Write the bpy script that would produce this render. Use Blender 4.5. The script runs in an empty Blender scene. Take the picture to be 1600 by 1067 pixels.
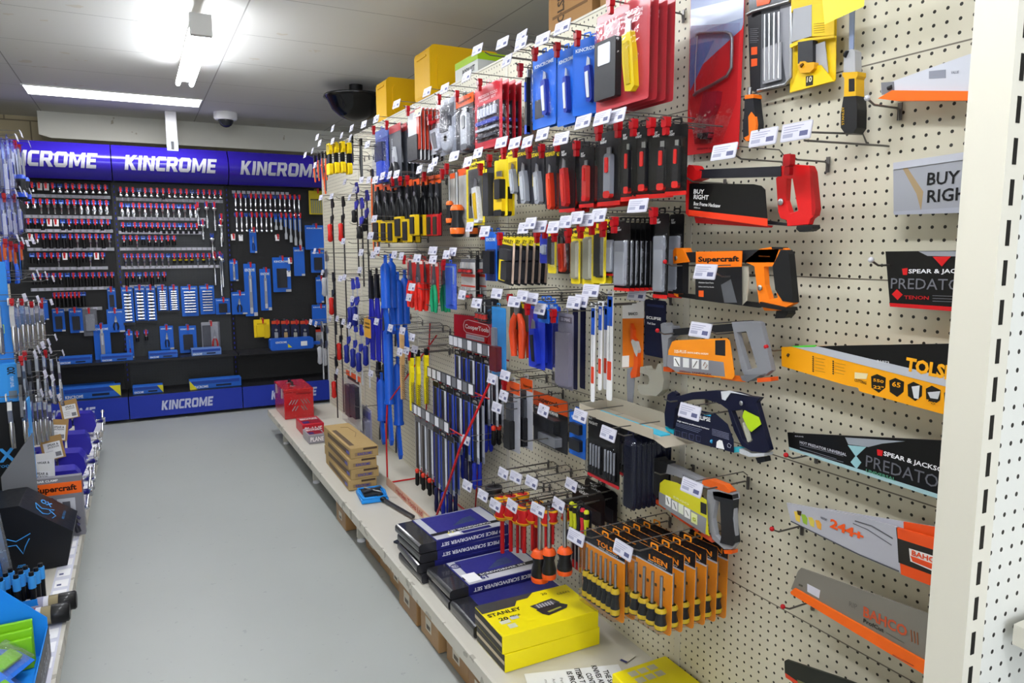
import bpy, math, random
from mathutils import Vector, Matrix
random.seed(7)
R_ = math.radians
# ------------------------------------------------------------------ camera
F = 1120.0
YAW, PITCH, ROLL = (0.47961353774650345, -0.13024608507307406, -0.003466443256368503)
cy, sy, cp, sp = math.cos(YAW), math.sin(YAW), math.cos(PITCH), math.sin(PITCH)
_f = Vector((sy*cp, cy*cp, sp)); _r = Vector((cy, -sy, 0)); _u = _r.cross(_f)
_c, _s = math.cos(ROLL), math.sin(ROLL)
CR, CU, CF = _c*_r+_s*_u, -_s*_r+_c*_u, _f
EYE = Vector((0, 0, 1.5))
scene = bpy.context.scene
cam = bpy.data.cameras.new('camera'); cam.lens = F*36/1600; cam.sensor_width = 36; cam.clip_start = .02
co = bpy.data.objects.new('camera', cam); scene.collection.objects.link(co)
mw = Matrix((CR, CU, -CF)).transposed().to_4x4(); mw.translation = EYE
co.matrix_world = mw; scene.camera = co
# ------------------------------------------------------------------ world, exposure
wd = bpy.data.worlds.new('world'); scene.world = wd; wd.use_nodes = True
wd.node_tree.nodes['Background'].inputs[0].default_value = (.9, .93, 1, 1)
wd.node_tree.nodes['Background'].inputs[1].default_value = 1.3
scene.view_settings.view_transform = 'Standard'; scene.view_settings.look = 'None'
scene.view_settings.gamma = 1; scene.view_settings.use_curve_mapping = False
scene.view_settings.exposure = 0.27
LAMP = 1.0
def area(name, loc, sx, sy_, power, col=(1, .98, .95), rot=(0, 0, 0)):
    l = bpy.data.lights.new(name, 'AREA'); l.shape = 'RECTANGLE'; l.size = sx; l.size_y = sy_
    l.energy = power*LAMP; l.color = col
    o = bpy.data.objects.new(name, l); scene.collection.objects.link(o); o.location = loc; o.rotation_euler = rot
    return o
# added fill light from behind the camera, ceiling lamps of the rest of the aisle
area('ceiling_lamp_light', (-.05, 6.66, 2.67), 1.15, .26, 16)
for yy in (-1.9, .4, 2.5, 4.6):
    area('ceiling_lamp_light', (.35, yy, 2.53), .12, 1.3, 9, (.96, .98, 1))
area('rear_fill_light', (-.6, -3.2, 1.7), 3.5, 1.8, 70, (.86, .92, 1), (R_(90), 0, 0))
# ------------------------------------------------------------------ pixel rays (1600 x 1067 frame)
def ray(px, py): return CR*((px-800)/F) + CU*((533.5-py)/F) + CF
def onx(px, py, X): d = ray(px, py); return EYE + d*(X/d.x)
def ony(px, py, Y): d = ray(px, py); return EYE + d*(Y/d.y)
def onz(px, py, Z): d = ray(px, py); return EYE + d*((Z-1.5)/d.z)
WX = 1.38           # face of the right-hand peg wall
BY = 7.38           # face of the back peg wall
DZ = .2             # deck height
# ------------------------------------------------------------------ materials
def lin(h):
    h = h.lstrip('#'); h = h if len(h) == 6 else ''.join(q*2 for q in h); c = [int(h[i:i+2], 16)/255 for i in (0, 2, 4)]
    return tuple(x/12.92 if x <= .04045 else ((x+.055)/1.055)**2.4 for x in c)+(1,)
_m = {}
def mat(h, rough=.5, metal=0, coat=0, emit=0):
    k = (h, rough, metal, coat, emit)
    if k in _m: return _m[k]
    m = bpy.data.materials.new('m_%s' % h.lstrip('#')); m.use_nodes = True
    b = m.node_tree.nodes['Principled BSDF']
    b.inputs['Base Color'].default_value = lin(h); b.inputs['Roughness'].default_value = rough
    b.inputs['Metallic'].default_value = metal; b.inputs['Coat Weight'].default_value = coat
    b.inputs['Coat Roughness'].default_value = .08
    if not metal: b.inputs['Specular IOR Level'].default_value = .22
    if emit: b.inputs['Emission Color'].default_value = lin(h); b.inputs['Emission Strength'].default_value = emit
    nt = m.node_tree; n = nt.nodes.new('ShaderNodeTexNoise'); n.inputs['Scale'].default_value = 60
    t = nt.nodes.new('ShaderNodeTexCoord'); nt.links.new(t.outputs['Object'], n.inputs['Vector'])
    r = nt.nodes.new('ShaderNodeMapRange'); r.inputs[3].default_value = max(rough-.08, .03); r.inputs[4].default_value = min(rough+.08, 1)
    nt.links.new(n.outputs[0], r.inputs[0]); nt.links.new(r.outputs[0], b.inputs['Roughness'])
    _m[k] = m; return m
def C(h): return mat(h, .5)
def G(h): return mat(h, .42, 0, .12)          # glossy printed card / plastic
CHROME = mat('#c9ccd2', .22, 1); STEEL = mat('#a9abae', .35, 1); DSTEEL = mat('#5b5c60', .38, 1); WIRE = mat('#6d6a68', .4, .7)
BLACK = G('#0b0b0d'); WHITE = C('#e9e9ec'); REDL = G('#c4141e'); TICK = mat('#c6c5d2', .45)
KBLUE = G('#1c63c8'); CARDB = C('#a98a5c')
def clear_mat(name, tint=(.96, .97, 1, 1), rough=.08, wt=.16):
    m = bpy.data.materials.new(name); m.use_nodes = True; nt = m.node_tree; nt.nodes.clear()
    o = nt.nodes.new('ShaderNodeOutputMaterial'); mx = nt.nodes.new('ShaderNodeMixShader')
    tr = nt.nodes.new('ShaderNodeBsdfTransparent'); tr.inputs[0].default_value = tint
    gl = nt.nodes.new('ShaderNodeBsdfGlossy'); gl.inputs['Roughness'].default_value = rough
    lw = nt.nodes.new('ShaderNodeLayerWeight'); lw.inputs[0].default_value = .25
    ma = nt.nodes.new('ShaderNodeMath'); ma.operation = 'MULTIPLY_ADD'; ma.inputs[1].default_value = .42; ma.inputs[2].default_value = .015
    nz = nt.nodes.new('ShaderNodeTexNoise'); nz.inputs['Scale'].default_value = 45
    tc = nt.nodes.new('ShaderNodeTexCoord'); nt.links.new(tc.outputs['Object'], nz.inputs['Vector'])
    bp = nt.nodes.new('ShaderNodeBump'); bp.inputs['Strength'].default_value = .5; bp.inputs['Distance'].default_value = .004
    nt.links.new(nz.outputs[0], bp.inputs['Height']); nt.links.new(bp.outputs[0], gl.inputs['Normal'])
    nt.links.new(lw.outputs['Fresnel'], ma.inputs[0]); nt.links.new(ma.outputs[0], mx.inputs[0])
    nt.links.new(tr.outputs[0], mx.inputs[1]); nt.links.new(gl.outputs[0], mx.inputs[2]); nt.links.new(mx.outputs[0], o.inputs[0])
    return m
CLEAR = clear_mat('clear_plastic'); 
# ------------------------------------------------------------------ mesh builder
_tc = {}
def text_geo(s, bold, shear):
    k = (s, bold, shear)
    if k in _tc: return _tc[k]
    cu = bpy.data.curves.new('t', 'FONT'); cu.body = s; cu.size = 1; cu.offset = bold; cu.shear = shear; cu.resolution_u = 2
    cu.align_x = 'CENTER'; cu.align_y = 'CENTER'; cu.fill_mode = 'FRONT'; cu.space_line = .8
    o = bpy.data.objects.new('t', cu); scene.collection.objects.link(o)
    bpy.context.view_layer.update()
    me = bpy.data.meshes.new_from_object(o)
    v = [tuple(x.co) for x in me.vertices]; f = [tuple(p.vertices) for p in me.polygons]
    bpy.data.objects.remove(o); bpy.data.curves.remove(cu); bpy.data.meshes.remove(me)
    if v:
        x0 = min(a[0] for a in v); x1 = max(a[0] for a in v); y0 = min(a[1] for a in v); y1 = max(a[1] for a in v)
        v = [((a[0]-(x0+x1)/2)/(x1-x0), (a[1]-(y0+y1)/2)/(y1-y0)) for a in v]
    _tc[k] = (v, f); return _tc[k]
def rr(x0, x1, z0, z1, r, n=3):
    r = min(r, (x1-x0)/2-1e-5, (z1-z0)/2-1e-5); p = []
    for cx, cz, a in ((x1-r, z1-r, 0), (x0+r, z1-r, 90), (x0+r, z0+r, 180), (x1-r, z0+r, 270)):
        for i in range(n+1):
            t = R_(a+90*i/n); p.append((cx+r*math.cos(t), cz+r*math.sin(t)))
    return p
class MB:
    def __init__(s): s.v = []; s.f = []; s.m = []; s.s = []; s.mats = []; s.X = Matrix.Identity(4)
    def mi(s, m):
        if m not in s.mats: s.mats.append(m)
        return s.mats.index(m)
    def add(s, vs, fs, m, smooth=False):
        b = len(s.v); s.v += [tuple(s.X @ Vector(p)) for p in vs]; i = s.mi(m)
        for f in fs: s.f.append(tuple(b+k for k in f)); s.m.append(i); s.s.append(smooth)
        return s
    def box(s, x0, x1, y0, y1, z0, z1, m):
        vs = [(x, y, z) for x in (x0, x1) for y in (y0, y1) for z in (z0, z1)]
        return s.add(vs, [(0, 1, 3, 2), (4, 6, 7, 5), (0, 4, 5, 1), (2, 3, 7, 6), (0, 2, 6, 4), (1, 5, 7, 3)], m)
    def prism(s, pts, y0, y1, m, m2=None):
        a = sum(pts[i][0]*pts[(i+1) % len(pts)][1]-pts[(i+1) % len(pts)][0]*pts[i][1] for i in range(len(pts)))
        if a < 0: pts = pts[::-1]
        n = len(pts); vs = [(p[0], y0, p[1]) for p in pts]+[(p[0], y1, p[1]) for p in pts]
        s.add(vs, [tuple(range(n)), tuple(range(2*n-1, n-1, -1))], m)
        return s.add(vs, [(i, n+i, n+(i+1) % n, (i+1) % n) for i in range(n)], m2 or m)
    def rbox(s, x0, x1, y0, y1, z0, z1, r, m): return s.prism(rr(x0, x1, z0, z1, r), y0, y1, m)
    def poly(s, pts, y, m): 
        a = sum(pts[i][0]*pts[(i+1) % len(pts)][1]-pts[(i+1) % len(pts)][0]*pts[i][1] for i in range(len(pts)))
        if a < 0: pts = pts[::-1]
        return s.add([(p[0], y, p[1]) for p in pts], [tuple(range(len(pts)))], m)
    def rect(s, x0, x1, z0, z1, y, m): return s.poly([(x0, z0), (x1, z0), (x1, z1), (x0, z1)], y, m)
    def text(s, t, x, z, w, h, y, m, bold=.02, shear=0, rot=0):
        v, f = text_geo(t, bold, shear); c, q = math.cos(R_(rot)), math.sin(R_(rot))
        return s.add([(x+a*w*c-b*h*q, y, z+a*w*q+b*h*c) for a, b in v], f, m)
    def tube(s, pts, r, m, n=6, closed=False):
        P = [Vector(p) for p in pts]; k = len(P)
        rs = r if isinstance(r, (list, tuple)) else [r]*k
        vs = []; up = None
        for i, p in enumerate(P):
            if closed: t = (P[(i+1) % k]-P[i-1])
            else: t = (P[min(i+1, k-1)]-P[max(i-1, 0)])
            t = t.normalized()
            if up is None:
                up = Vector((0, 0, 1)) if abs(t.z) < .9 else Vector((1, 0, 0))
            a = up-t*up.dot(t); a.normalize(); up = a; b = t.cross(a)
            for j in range(n):
                q = 2*math.pi*j/n; vs.append(p+(a*math.cos(q)+b*math.sin(q))*rs[i])
        fs = []
        for i in range(k if closed else k-1):
            i2 = (i+1) % k
            for j in range(n): fs.append((i*n+j, i*n+(j+1) % n, i2*n+(j+1) % n, i2*n+j))
        s.add(vs, fs, m, True)
        if not closed: 
            s.add(vs[:n], [tuple(range(n-1, -1, -1))], m); s.add(vs[-n:], [tuple(range(n))], m)
        return s
    def lathe(s, prof, p0, d, m, n=12):
        """prof: (t along d, radius)"""
        d = Vector(d).normalized(); p0 = Vector(p0)
        return s.tube([p0+d*t for t, r in prof], [r for t, r in prof], m, n)
    def sphere(s, c, r, m, n=10, sc=(1, 1, 1)):
        c = Vector(c); vs = []; k = max(4, n//2)
        for i in range(k+1):
            a = math.pi*i/k
            for j in range(n):
                b = 2*math.pi*j/n
                vs.append((c.x+r*sc[0]*math.sin(a)*math.cos(b), c.y+r*sc[1]*math.sin(a)*math.sin(b), c.z+r*sc[2]*math.cos(a)))
        return s.add(vs, [(i*n+j, (i+1)*n+j, (i+1)*n+(j+1) % n, i*n+(j+1) % n) for i in range(k) for j in range(n)], m, True)
    def build(s, name, parent=None, label=None, bevel=0, loc=None, rot=None):
        me = bpy.data.meshes.new(name); me.from_pydata(s.v, [], s.f)
        for m in s.mats: me.materials.append(m)
        me.polygons.foreach_set('material_index', s.m); me.polygons.foreach_set('use_smooth', s.s); me.update()
        o = bpy.data.objects.new(name, me); scene.collection.objects.link(o)
        if parent: o.parent = parent
        if label: o['label'] = label
        if loc is not None: o.location = loc
        if rot is not None: o.rotation_euler = rot
        if bevel:
            b = o.modifiers.new('bevel', 'BEVEL'); b.width = bevel; b.segments = 2; b.limit_method = 'ANGLE'
        return o
def tag(o, label, cat, group=None, kind=None):
    o['label'] = label; o['category'] = cat
    if group: o['group'] = group
    if kind: o['kind'] = kind
    return o
def thing(name, label, cat, loc=(0, 0, 0), rotz=0, group=None):
    o = bpy.data.objects.new(name, None); scene.collection.objects.link(o); o.empty_display_size = .02
    o.location = loc; o.rotation_euler = (0, 0, rotz); return tag(o, label, cat, group)
def struct(name, mb, **k):
    o = mb.build(name, **k); o['kind'] = 'structure'; return o
KIDS = {}
def dup(root, loc=None, rotz=None, label=None, group=None):
    def cp(o, par):
        c = o.copy(); scene.collection.objects.link(c); c.parent = par
        for ch in [x for x in o.children]: cp(ch, c)
        return c
    r = cp(root, None)
    if loc is not None: r.location = loc
    if rotz is not None: r.rotation_euler = (0, 0, rotz)
    if label: r['label'] = label
    if group: r['group'] = group
    return r
ORD = ['first', 'second', 'third', 'fourth', 'fifth', 'sixth', 'seventh', 'eighth', 'ninth', 'tenth', 'eleventh', 'twelfth', 'thirteenth', 'fourteenth', 'fifteenth', 'sixteenth', 'seventeenth', 'eighteenth', 'nineteenth', 'twentieth']
def sliced(v, f, n=9, z0=-.5, hh=1.0):
    import bmesh
    bm = bmesh.new(); vs = [bm.verts.new((a, b, 0)) for a, b in v]
    for q in f: bm.faces.new([vs[i] for i in q])
    for k in range(1, n):
        bmesh.ops.bisect_plane(bm, geom=bm.verts[:]+bm.edges[:]+bm.faces[:], plane_co=(0, z0+hh*k/n, 0), plane_no=(0, 1, 0))
    bm.verts.index_update(); r = [(q.co.x, q.co.y) for q in bm.verts], [tuple(w.index for w in q.verts) for q in bm.faces]
    bm.free(); return r
def kincrome_letters(b, x, z, w, h, y, m, n=1):
    """heavy slanted block lettering, drawn as polygons; y may be a function of z"""
    S = .27; P = []
    def q(x0, x1, z0, z1): return [(x0, z0), (x1, z0), (x1, z1), (x0, z1)]
    def add(x0, *ps):
        for p in ps: P.append([(x0+a, c) for a, c in p])
    add(0, q(0, S, 0, 1), [(S, .42), (S+.28, 0), (S+.62, 0), (S+.22, .52), (S+.6, 1), (S+.27, 1), (S, .62)])
    add(1.0, q(0, S, 0, 1))
    add(1.38, q(0, S, 0, 1), q(.62, .62+S, 0, 1), [(S, 1), (S, .66), (.62, 0), (.62, .34)])
    add(2.38, q(0, S, .16, .84), [(0, .84), (.14, 1), (.75, 1), (.75, .78), (0, .78)], [(0, .16), (0, .22), (.75, .22), (.75, 0), (.14, 0)])
    add(3.22, q(0, S, 0, 1), [(S, 1), (.72, 1), (.86, .86), (.86, .5), (.74, .36), (S, .36), (S, .56), (.58, .56), (.58, .8), (S, .8)], [(.36, .38), (.62, 0), (.94, 0), (.66, .40)])
    add(4.22, [(0, .16), (.14, 0), (.8, 0), (.94, .16), (.94, .24), (0, .24)], [(0, .84), (.14, 1), (.8, 1), (.94, .84), (.94, .76), (0, .76)], q(0, S, .24, .76), q(.67, .94, .24, .76))
    add(5.28, q(0, S, 0, 1), q(.86, .86+S, 0, 1), [(S, 1), (S, .62), (.47, .1), (.66, .1), (.86, .62), (.86, 1), (.565, .42)])
    add(6.53, q(0, .72, 0, .22), q(0, .66, .39, .61), q(0, .74, .78, 1), q(0, S, .22, .39), q(0, S, .61, .78))
    for p in P:
        p = [(x-w/2+(a+.18*c)/7.45*w, c) for a, c in p]; p = [(a, z-h/2+c*h) for a, c in p]
        if callable(y):
            A = sum(p[i][0]*p[(i+1) % len(p)][1]-p[(i+1) % len(p)][0]*p[i][1] for i in range(len(p)))
            p = p if A > 0 else p[::-1]
            vs, fs = sliced(p, [tuple(range(len(p)))], n, z-h/2, h); b.add([(a, y(c), c) for a, c in vs], fs, m)
        else: b.poly(p, y, m)
    return b
# ------------------------------------------------------------------ surface materials
def nodemat(name):
    m = bpy.data.materials.new(name); m.use_nodes = True; nt = m.node_tree; b = nt.nodes['Principled BSDF']
    def N(t, **k):
        n = nt.nodes.new(t)
        for a, v in k.items(): setattr(n, a, v)
        return n
    def M_(op, a, b_=None, c=None):
        n = N('ShaderNodeMath', operation=op)
        for i, v in enumerate((a, b_, c)):
            if v is None: continue
            if isinstance(v, (int, float)): n.inputs[i].default_value = v
            else: nt.links.new(v, n.inputs[i])
        return n.outputs[0]
    def mix(fac, c1, c2):
        n = N('ShaderNodeMix', data_type='RGBA')
        for i, v in ((0, fac), (6, c1), (7, c2)):
            if isinstance(v, (int, float, tuple)): n.inputs[i].default_value = v
            else: nt.links.new(v, n.inputs[i])
        return n.outputs[2]
    tc = N('ShaderNodeTexCoord'); sx = N('ShaderNodeSeparateXYZ'); nt.links.new(tc.outputs['Object'], sx.inputs[0])
    def noise(scale, detail=3):
        n = N('ShaderNodeTexNoise'); n.inputs['Scale'].default_value = scale; n.inputs['Detail'].default_value = detail
        nt.links.new(tc.outputs['Object'], n.inputs['Vector']); return n.outputs[0]
    return m, nt, b, N, M_, mix, sx, noise
def pegmat(name, col, axis, hole=.0034, pitch=.0254, seams=(), holecol='#1a1712', rough=.5, ofs=0):
    m, nt, b, N, M_, mix, sx, noise = nodemat(name)
    a = M_('SUBTRACT', M_('FRACT', M_('MULTIPLY', M_('ADD', sx.outputs[axis], ofs), 1/pitch)), .5)
    z = M_('SUBTRACT', M_('FRACT', M_('MULTIPLY', sx.outputs[2], 1/pitch)), .5)
    d = M_('SQRT', M_('ADD', M_('MULTIPLY', a, a), M_('MULTIPLY', z, z)))
    h = M_('LESS_THAN', d, hole/pitch)
    c1 = lin(col); c2 = tuple(x*.9 for x in c1[:3])+(1,)
    base = mix(noise(2.2), c1, c2)
    for zs in seams:
        ln = M_('LESS_THAN', M_('ABSOLUTE', M_('SUBTRACT', sx.outputs[2], zs)), .0016)
        base = mix(ln, base, lin('#6b6459')); h = M_('MULTIPLY', h, M_('SUBTRACT', 1, ln))
    nt.links.new(mix(h, base, lin(holecol)), b.inputs['Base Color']); b.inputs['Roughness'].default_value = rough
    bp = N('ShaderNodeBump'); bp.inputs['Strength'].default_value = .6; bp.inputs['Distance'].default_value = .002; bp.invert = True
    nt.links.new(h, bp.inputs['Height']); nt.links.new(bp.outputs[0], b.inputs['Normal'])
    return m
def floor_mat():
    m, nt, b, N, M_, mix, sx, noise = nodemat('floor_paint')
    base = mix(noise(1.3, 5), lin('#969a97'), lin('#a3a7a4'))
    sp_ = M_('GREATER_THAN', noise(30, 4), .69); base = mix(M_('MULTIPLY', sp_, .35), base, lin('#74797a'))
    nt.links.new(base, b.inputs['Base Color']); b.inputs['Roughness'].default_value = .42
    bp = N('ShaderNodeBump'); bp.inputs['Strength'].default_value = .12; nt.links.new(noise(12, 4), bp.inputs['Height']); nt.links.new(bp.outputs[0], b.inputs['Normal'])
    return m
def ceil_mat():
    m, nt, b, N, M_, mix, sx, noise = nodemat('ceiling_panel')
    fx = M_('ABSOLUTE', M_('SUBTRACT', M_('FRACT', M_('MULTIPLY', M_('SUBTRACT', sx.outputs[0], .57), 1/1.23)), .5))
    ln = M_('GREATER_THAN', fx, .5-.003)
    strip = M_('GREATER_THAN', fx, .5-.016)
    fy = M_('ABSOLUTE', M_('SUBTRACT', M_('FRACT', M_('MULTIPLY', M_('SUBTRACT', sx.outputs[1], 3.77), 1/.69)), .5))
    l2 = M_('GREATER_THAN', fy, .5-.004)
    base = mix(noise(.9, 4), lin('#d3d2cc'), lin('#dddcd8'))
    st = M_('GREATER_THAN', noise(5, 3), .70); base = mix(M_('MULTIPLY', st, .3), base, lin('#b9a277'))
    base = mix(M_('MULTIPLY', strip, .5), base, lin('#d6d6d4')); base = mix(M_('MULTIPLY', M_('MAXIMUM', ln, l2), .7), base, lin('#77756f'))
    nt.links.new(base, b.inputs['Base Color']); b.inputs['Roughness'].default_value = .7
    return m
def worn_mat(name, col, dirt, rough=.55, sc=9, th=.62):
    m, nt, b, N, M_, mix, sx, noise = nodemat(name)
    base = mix(noise(3, 4), lin(col), tuple(x*.9 for x in lin(col)[:3])+(1,))
    d = M_('MULTIPLY', M_('GREATER_THAN', noise(sc, 6), th), .6)
    nt.links.new(mix(d, base, lin(dirt)), b.inputs['Base Color']); b.inputs['Roughness'].default_value = rough
    return m
def brick_mat():
    m, nt, b, N, M_, mix, sx, noise = nodemat('cream_brick')
    br = N('ShaderNodeTexBrick'); br.inputs['Color1'].default_value = lin('#b9ab8b'); br.inputs['Color2'].default_value = lin('#aea07f'); br.inputs['Mortar'].default_value = lin('#7d725c')
    br.inputs['Scale'].default_value = 1; br.inputs['Brick Width'].default_value = .39; br.inputs['Row Height'].default_value = .19; br.inputs['Mortar Size'].default_value = .006
    cb = N('ShaderNodeCombineXYZ'); nt.links.new(sx.outputs[0], cb.inputs[0]); nt.links.new(sx.outputs[2], cb.inputs[1]); nt.links.new(cb.outputs[0], br.inputs['Vector'])
    nt.links.new(br.outputs[0], b.inputs['Base Color']); b.inputs['Roughness'].default_value = .8
    return m
CREAM = worn_mat('cream_metal', '#cdc9bb', '#b4b0a2', .45, 9, .72)
DECK = worn_mat('deck_metal', '#c4c0b5', '#a39e91', .4, 6, .70)
EDGE = worn_mat('worn_deck_edge', '#c9c5ba', '#7d776b', .5, 14, .6)
# ------------------------------------------------------------------ the room
struct('floor', MB().box(-3.5, 4.5, -3.6, 8.1, -.05, 0, floor_mat()))
struct('ceiling', MB().box(-3.5, 4.5, -3.6, 8.1, 2.7, 2.75, ceil_mat()))
struct('wall_back', MB().box(-3.5, 4.5, 8.0, 8.1, 0, 2.7, brick_mat()))
PAINT = worn_mat('painted_wall', '#c3c2ba', '#a8a69b', .7)
struct('wall_left', MB().box(-3.5, -3.4, -3.6, 8.0, 0, 2.7, PAINT))
struct('wall_right', MB().box(4.4, 4.5, -3.6, 8.0, 0, 2.7, PAINT))
BULK = worn_mat('bulkhead_paint', '#d6d5cb', '#8a7a5c', .6, 7, .72)
b = MB(); b.X = Matrix.Identity(4)
yb = 7.65
b.add([(-.69, yb, 2.7), (-.69, yb, 2.5), (-.60, yb, 2.475), (4.4, yb, 2.475), (4.4, yb, 2.7), (-.69, 8, 2.7), (-.69, 8, 2.5), (-.6, 8, 2.475), (4.4, 8, 2.475), (4.4, 8, 2.7)],
      [(0, 1, 2, 3, 4), (0, 5, 6, 1), (1, 6, 7, 2), (2, 7, 8, 3)], BULK)
struct('trim_1', b)
# ---- lamps: pendant battens (the far one in view), recessed panel lamps
LIT = mat('#f6f8ff', .5, 0, 0, 7.0); TUBE = mat('#f4f8ff', .5, 0, 0, 42.0); OFFW = C('#d9d9d6')
def batten(y0, y1, label, z=2.56):
    t = thing('ceiling_batten_lamp', label, 'ceiling light', (.35, (y0+y1)/2, z))
    h = (y1-y0)/2
    MB().box(-.035, .035, -h, h, .02, .07, OFFW).box(-.05, .05, -h-.02, -h+.02, -.03, .07, OFFW).build('housing', t)
    MB().box(-.02, .02, -.2, .2, .0705, 2.699-z, OFFW).build('ceiling_bracket', t)
    for s in (-1, 1): MB().tube([(s*.04, -h+.03, 0), (s*.04, h-.03, 0)], .014, TUBE, 10).build('tube', t)
batten(3.95, 5.3, 'bright fluorescent batten hanging under the ceiling over the aisle')
batten(-.3, 1.1, 'fluorescent batten over the near end of the aisle'); batten(1.8, 3.1, 'fluorescent batten above the hacksaws, over the aisle'); batten(-2.6, -1.2, 'fluorescent batten behind the camera')
def panel_lamp(x0, x1, y0, y1, label):
    t = thing('recessed_ceiling_lamp', label, 'ceiling light', ((x0+x1)/2, (y0+y1)/2, 2.699)); w, h = (x1-x0)/2, (y1-y0)/2
    MB().box(-w, w, -h, h, -.006, -.0015, LIT).build('diffuser', t)
    MB().box(-w-.012, -w, -h-.012, h+.012, -.008, 0, OFFW).box(w, w+.012, -h-.012, h+.012, -.008, 0, OFFW).box(-w, w, -h-.012, -h, -.008, 0, OFFW).box(-w, w, h, h+.012, -.008, 0, OFFW).build('frame', t)
panel_lamp(-.66, .55, 6.48, 6.82, 'long bright recessed ceiling panel lamp in front of the bulkhead')
panel_lamp(1.80, 2.9, 6.30, 6.62, 'partly hidden ceiling panel lamp beside the black dome mirror')
p = onz(266, 174, 2.7); t = thing('exit_light_box', 'white box lamp hanging from the ceiling near the bulkhead', 'light fitting', (p.x, p.y, 2.699))
MB().box(-.045, .045, -.03, .03, -.24, 0, WHITE).build('housing', t, bevel=.006)
MB().box(-.045, .045, -.03, .03, -.34, -.242, mat('#cfe0ee', .2)).box(-.012, .012, -.032, -.03, -.33, -.26, mat('#56585c', .5)).build('lens', t)
p = onz(352, 176, 2.7); t = thing('dome_camera', 'white dome security camera with dark lens on the ceiling', 'security camera', (p.x, p.y, 2.699))
MB().lathe([(0, .1), (.05, .1), (.065, .085)], (0, 0, 0), (0, 0, -1), WHITE, 20).build('base', t)
MB().sphere((0, 0, -.06), .068, mat('#25272c', .08, 0, .5), 16).build('lens_dome', t)
p = onz(556, 133, 2.7); t = thing('dome_mirror', 'black half dome hanging on the ceiling above the far end of the shelving', 'dome', (p.x, p.y, 2.62))
MB().lathe([(0, .235), (.015, .24), (.03, .215), (.10, .18), (.15, .12), (.175, .05), (.178, .001)], (0, 0, 0), (0, 0, -1), mat('#0b0b0d', .12, 0, .4), 28).build('dome', t)
MB().lathe([(0, .05), (.09, .05)], (0, 0, -.005), (0, 0, 1), BLACK, 12).build('ceiling_mount', t)
# ---- right gondola (peg wall, uprights, deck)
YA, YE = .62, 5.98
seams = (2.25-.29, 1.47, 1.03, .64)
PEG = pegmat('peg_panel_cream', '#cfcab6', 1, seams=(1.875, 1.43, .985, .6))
posts = [1.574, 2.689, 3.80, 4.92]
rg = thing('gondola_shelving', 'cream pegboard shelving bay wall along the right of the aisle with low deck', 'shelving', (WX, 0, 0))
MB().box(0, .03, YA, YE, .2, 2.26, PEG).build('peg_panel', rg)
for y in posts: MB().box(-.003, .03, y-.012, y+.012, .2, 2.27, CREAM).build('upright', rg)
MB().box(-.004, .04, YE-.012, YE+.012, 0, 2.27, CREAM).build('upright', rg)
b = MB().box(-.5, .0, .62, YE, DZ-.025, DZ, DECK)
b.build('deck', rg)
b = MB().box(-.512, -.5, .62, YE, DZ-.045, DZ+.004, EDGE); b.build('deck_edge', rg)
for y in (5.6, 4.55, 3.5, 2.45): 
    b = MB().box(-.46, -.42, y-.015, y+.015, .02, DZ-.025, CREAM); b.lathe([(0, .022), (.012, .022), (.02, .008), (.03, .008)], (-.44, y, 0), (0, 0, 1), WHITE, 10); b.build('foot', rg)
MB().box(.03, .08, YA, YE, 0, 2.2, mat('#8c877b', .7)).build('back_panel', rg)
# ---- back gondola
BPEG = pegmat('peg_panel_black', '#0e0e10', 0, hole=.003, holecol='#040405', rough=.6)
GPEG = pegmat('peg_panel_grey', '#24282c', 0, hole=.003, holecol='#08090a', rough=.5)
KB = mat('#2b1d96', .22, 0, .5); KB2 = mat('#2336a0', .4)
bg = thing('wall_display', 'black and blue branded tool wall display across the end of the aisle', 'display', (0, BY, 0))
xs = [-1.07, -.138, .795, 1.73]
for i in range(3):
    MB().box(xs[i]+.02, xs[i+1]-.02, 0, .02, .22, 2.12, (GPEG if i == 1 else BPEG)).build('peg_panel', bg)
for i, x in enumerate(xs):
    b = MB().box(x-.02, x+.02, -.01, .02, .0, 2.12, BLACK)
    for k in range(38): b.box(x-.004, x+.004, -.0112, -.01, .3+k*.047, .32+k*.047, mat('#2630a8', .5))
    b.build('upright', bg)
for i in range(3):
    a, c = xs[i]+.004, xs[i+1]-.004; b = MB(); n = 8
    prof = [(-.30+.10*(1-math.sin(math.pi*k/n)), 2.085+.30*k/n) for k in range(n+1)]
    vs = [(x, y, z) for x in (a, c) for y, z in prof]
    b.add(vs, [(k, n+1+k, n+2+k, k+1) for k in range(n)], KB, True)
    b.add([(a, -.2, 2.085), (c, -.2, 2.085), (c, 0, 2.085), (a, 0, 2.085), (a, -.2, 2.385), (c, -.2, 2.385), (c, 0, 2.385), (a, 0, 2.385)], [(0, 3, 2, 1), (4, 5, 6, 7)], BLACK)
    for x in (a, c): b.add([(x, y, z) for y, z in prof]+[(x, 0, 2.385), (x, 0, 2.085)], [tuple(range(n+3))], BLACK)
    hd = b.build('header_sign', bg)
    # lettering follows the curve of the sign
    tb = MB(); cx = (a+c)/2
    def cv(z): return -.30+.10*(1-math.sin(math.pi*(z-2.085)/.30))-.003
    kincrome_letters(tb, cx, 2.235, .74, .125, cv, mat('#b2b3bb', .5), 9); tb.build('lettering', hd)
    # kick board and plinth shelf
    MB().box(a, c, -.43, -.415, .03, .225, KB2).build('kick_board', bg)
    kincrome_letters(MB(), (a+c)/2, .125, .43, .085, -.4312, mat('#bcc1da', .5)).build('lettering', bg)
    MB().box(a, c, -.415, 0, .205, .225, mat('#1d1d20', .4)).build('base_shelf', bg)
    MB().box(a, c, -.27, -.01, .50, .52, mat('#222226', .35)).build('shelf', bg)
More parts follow.
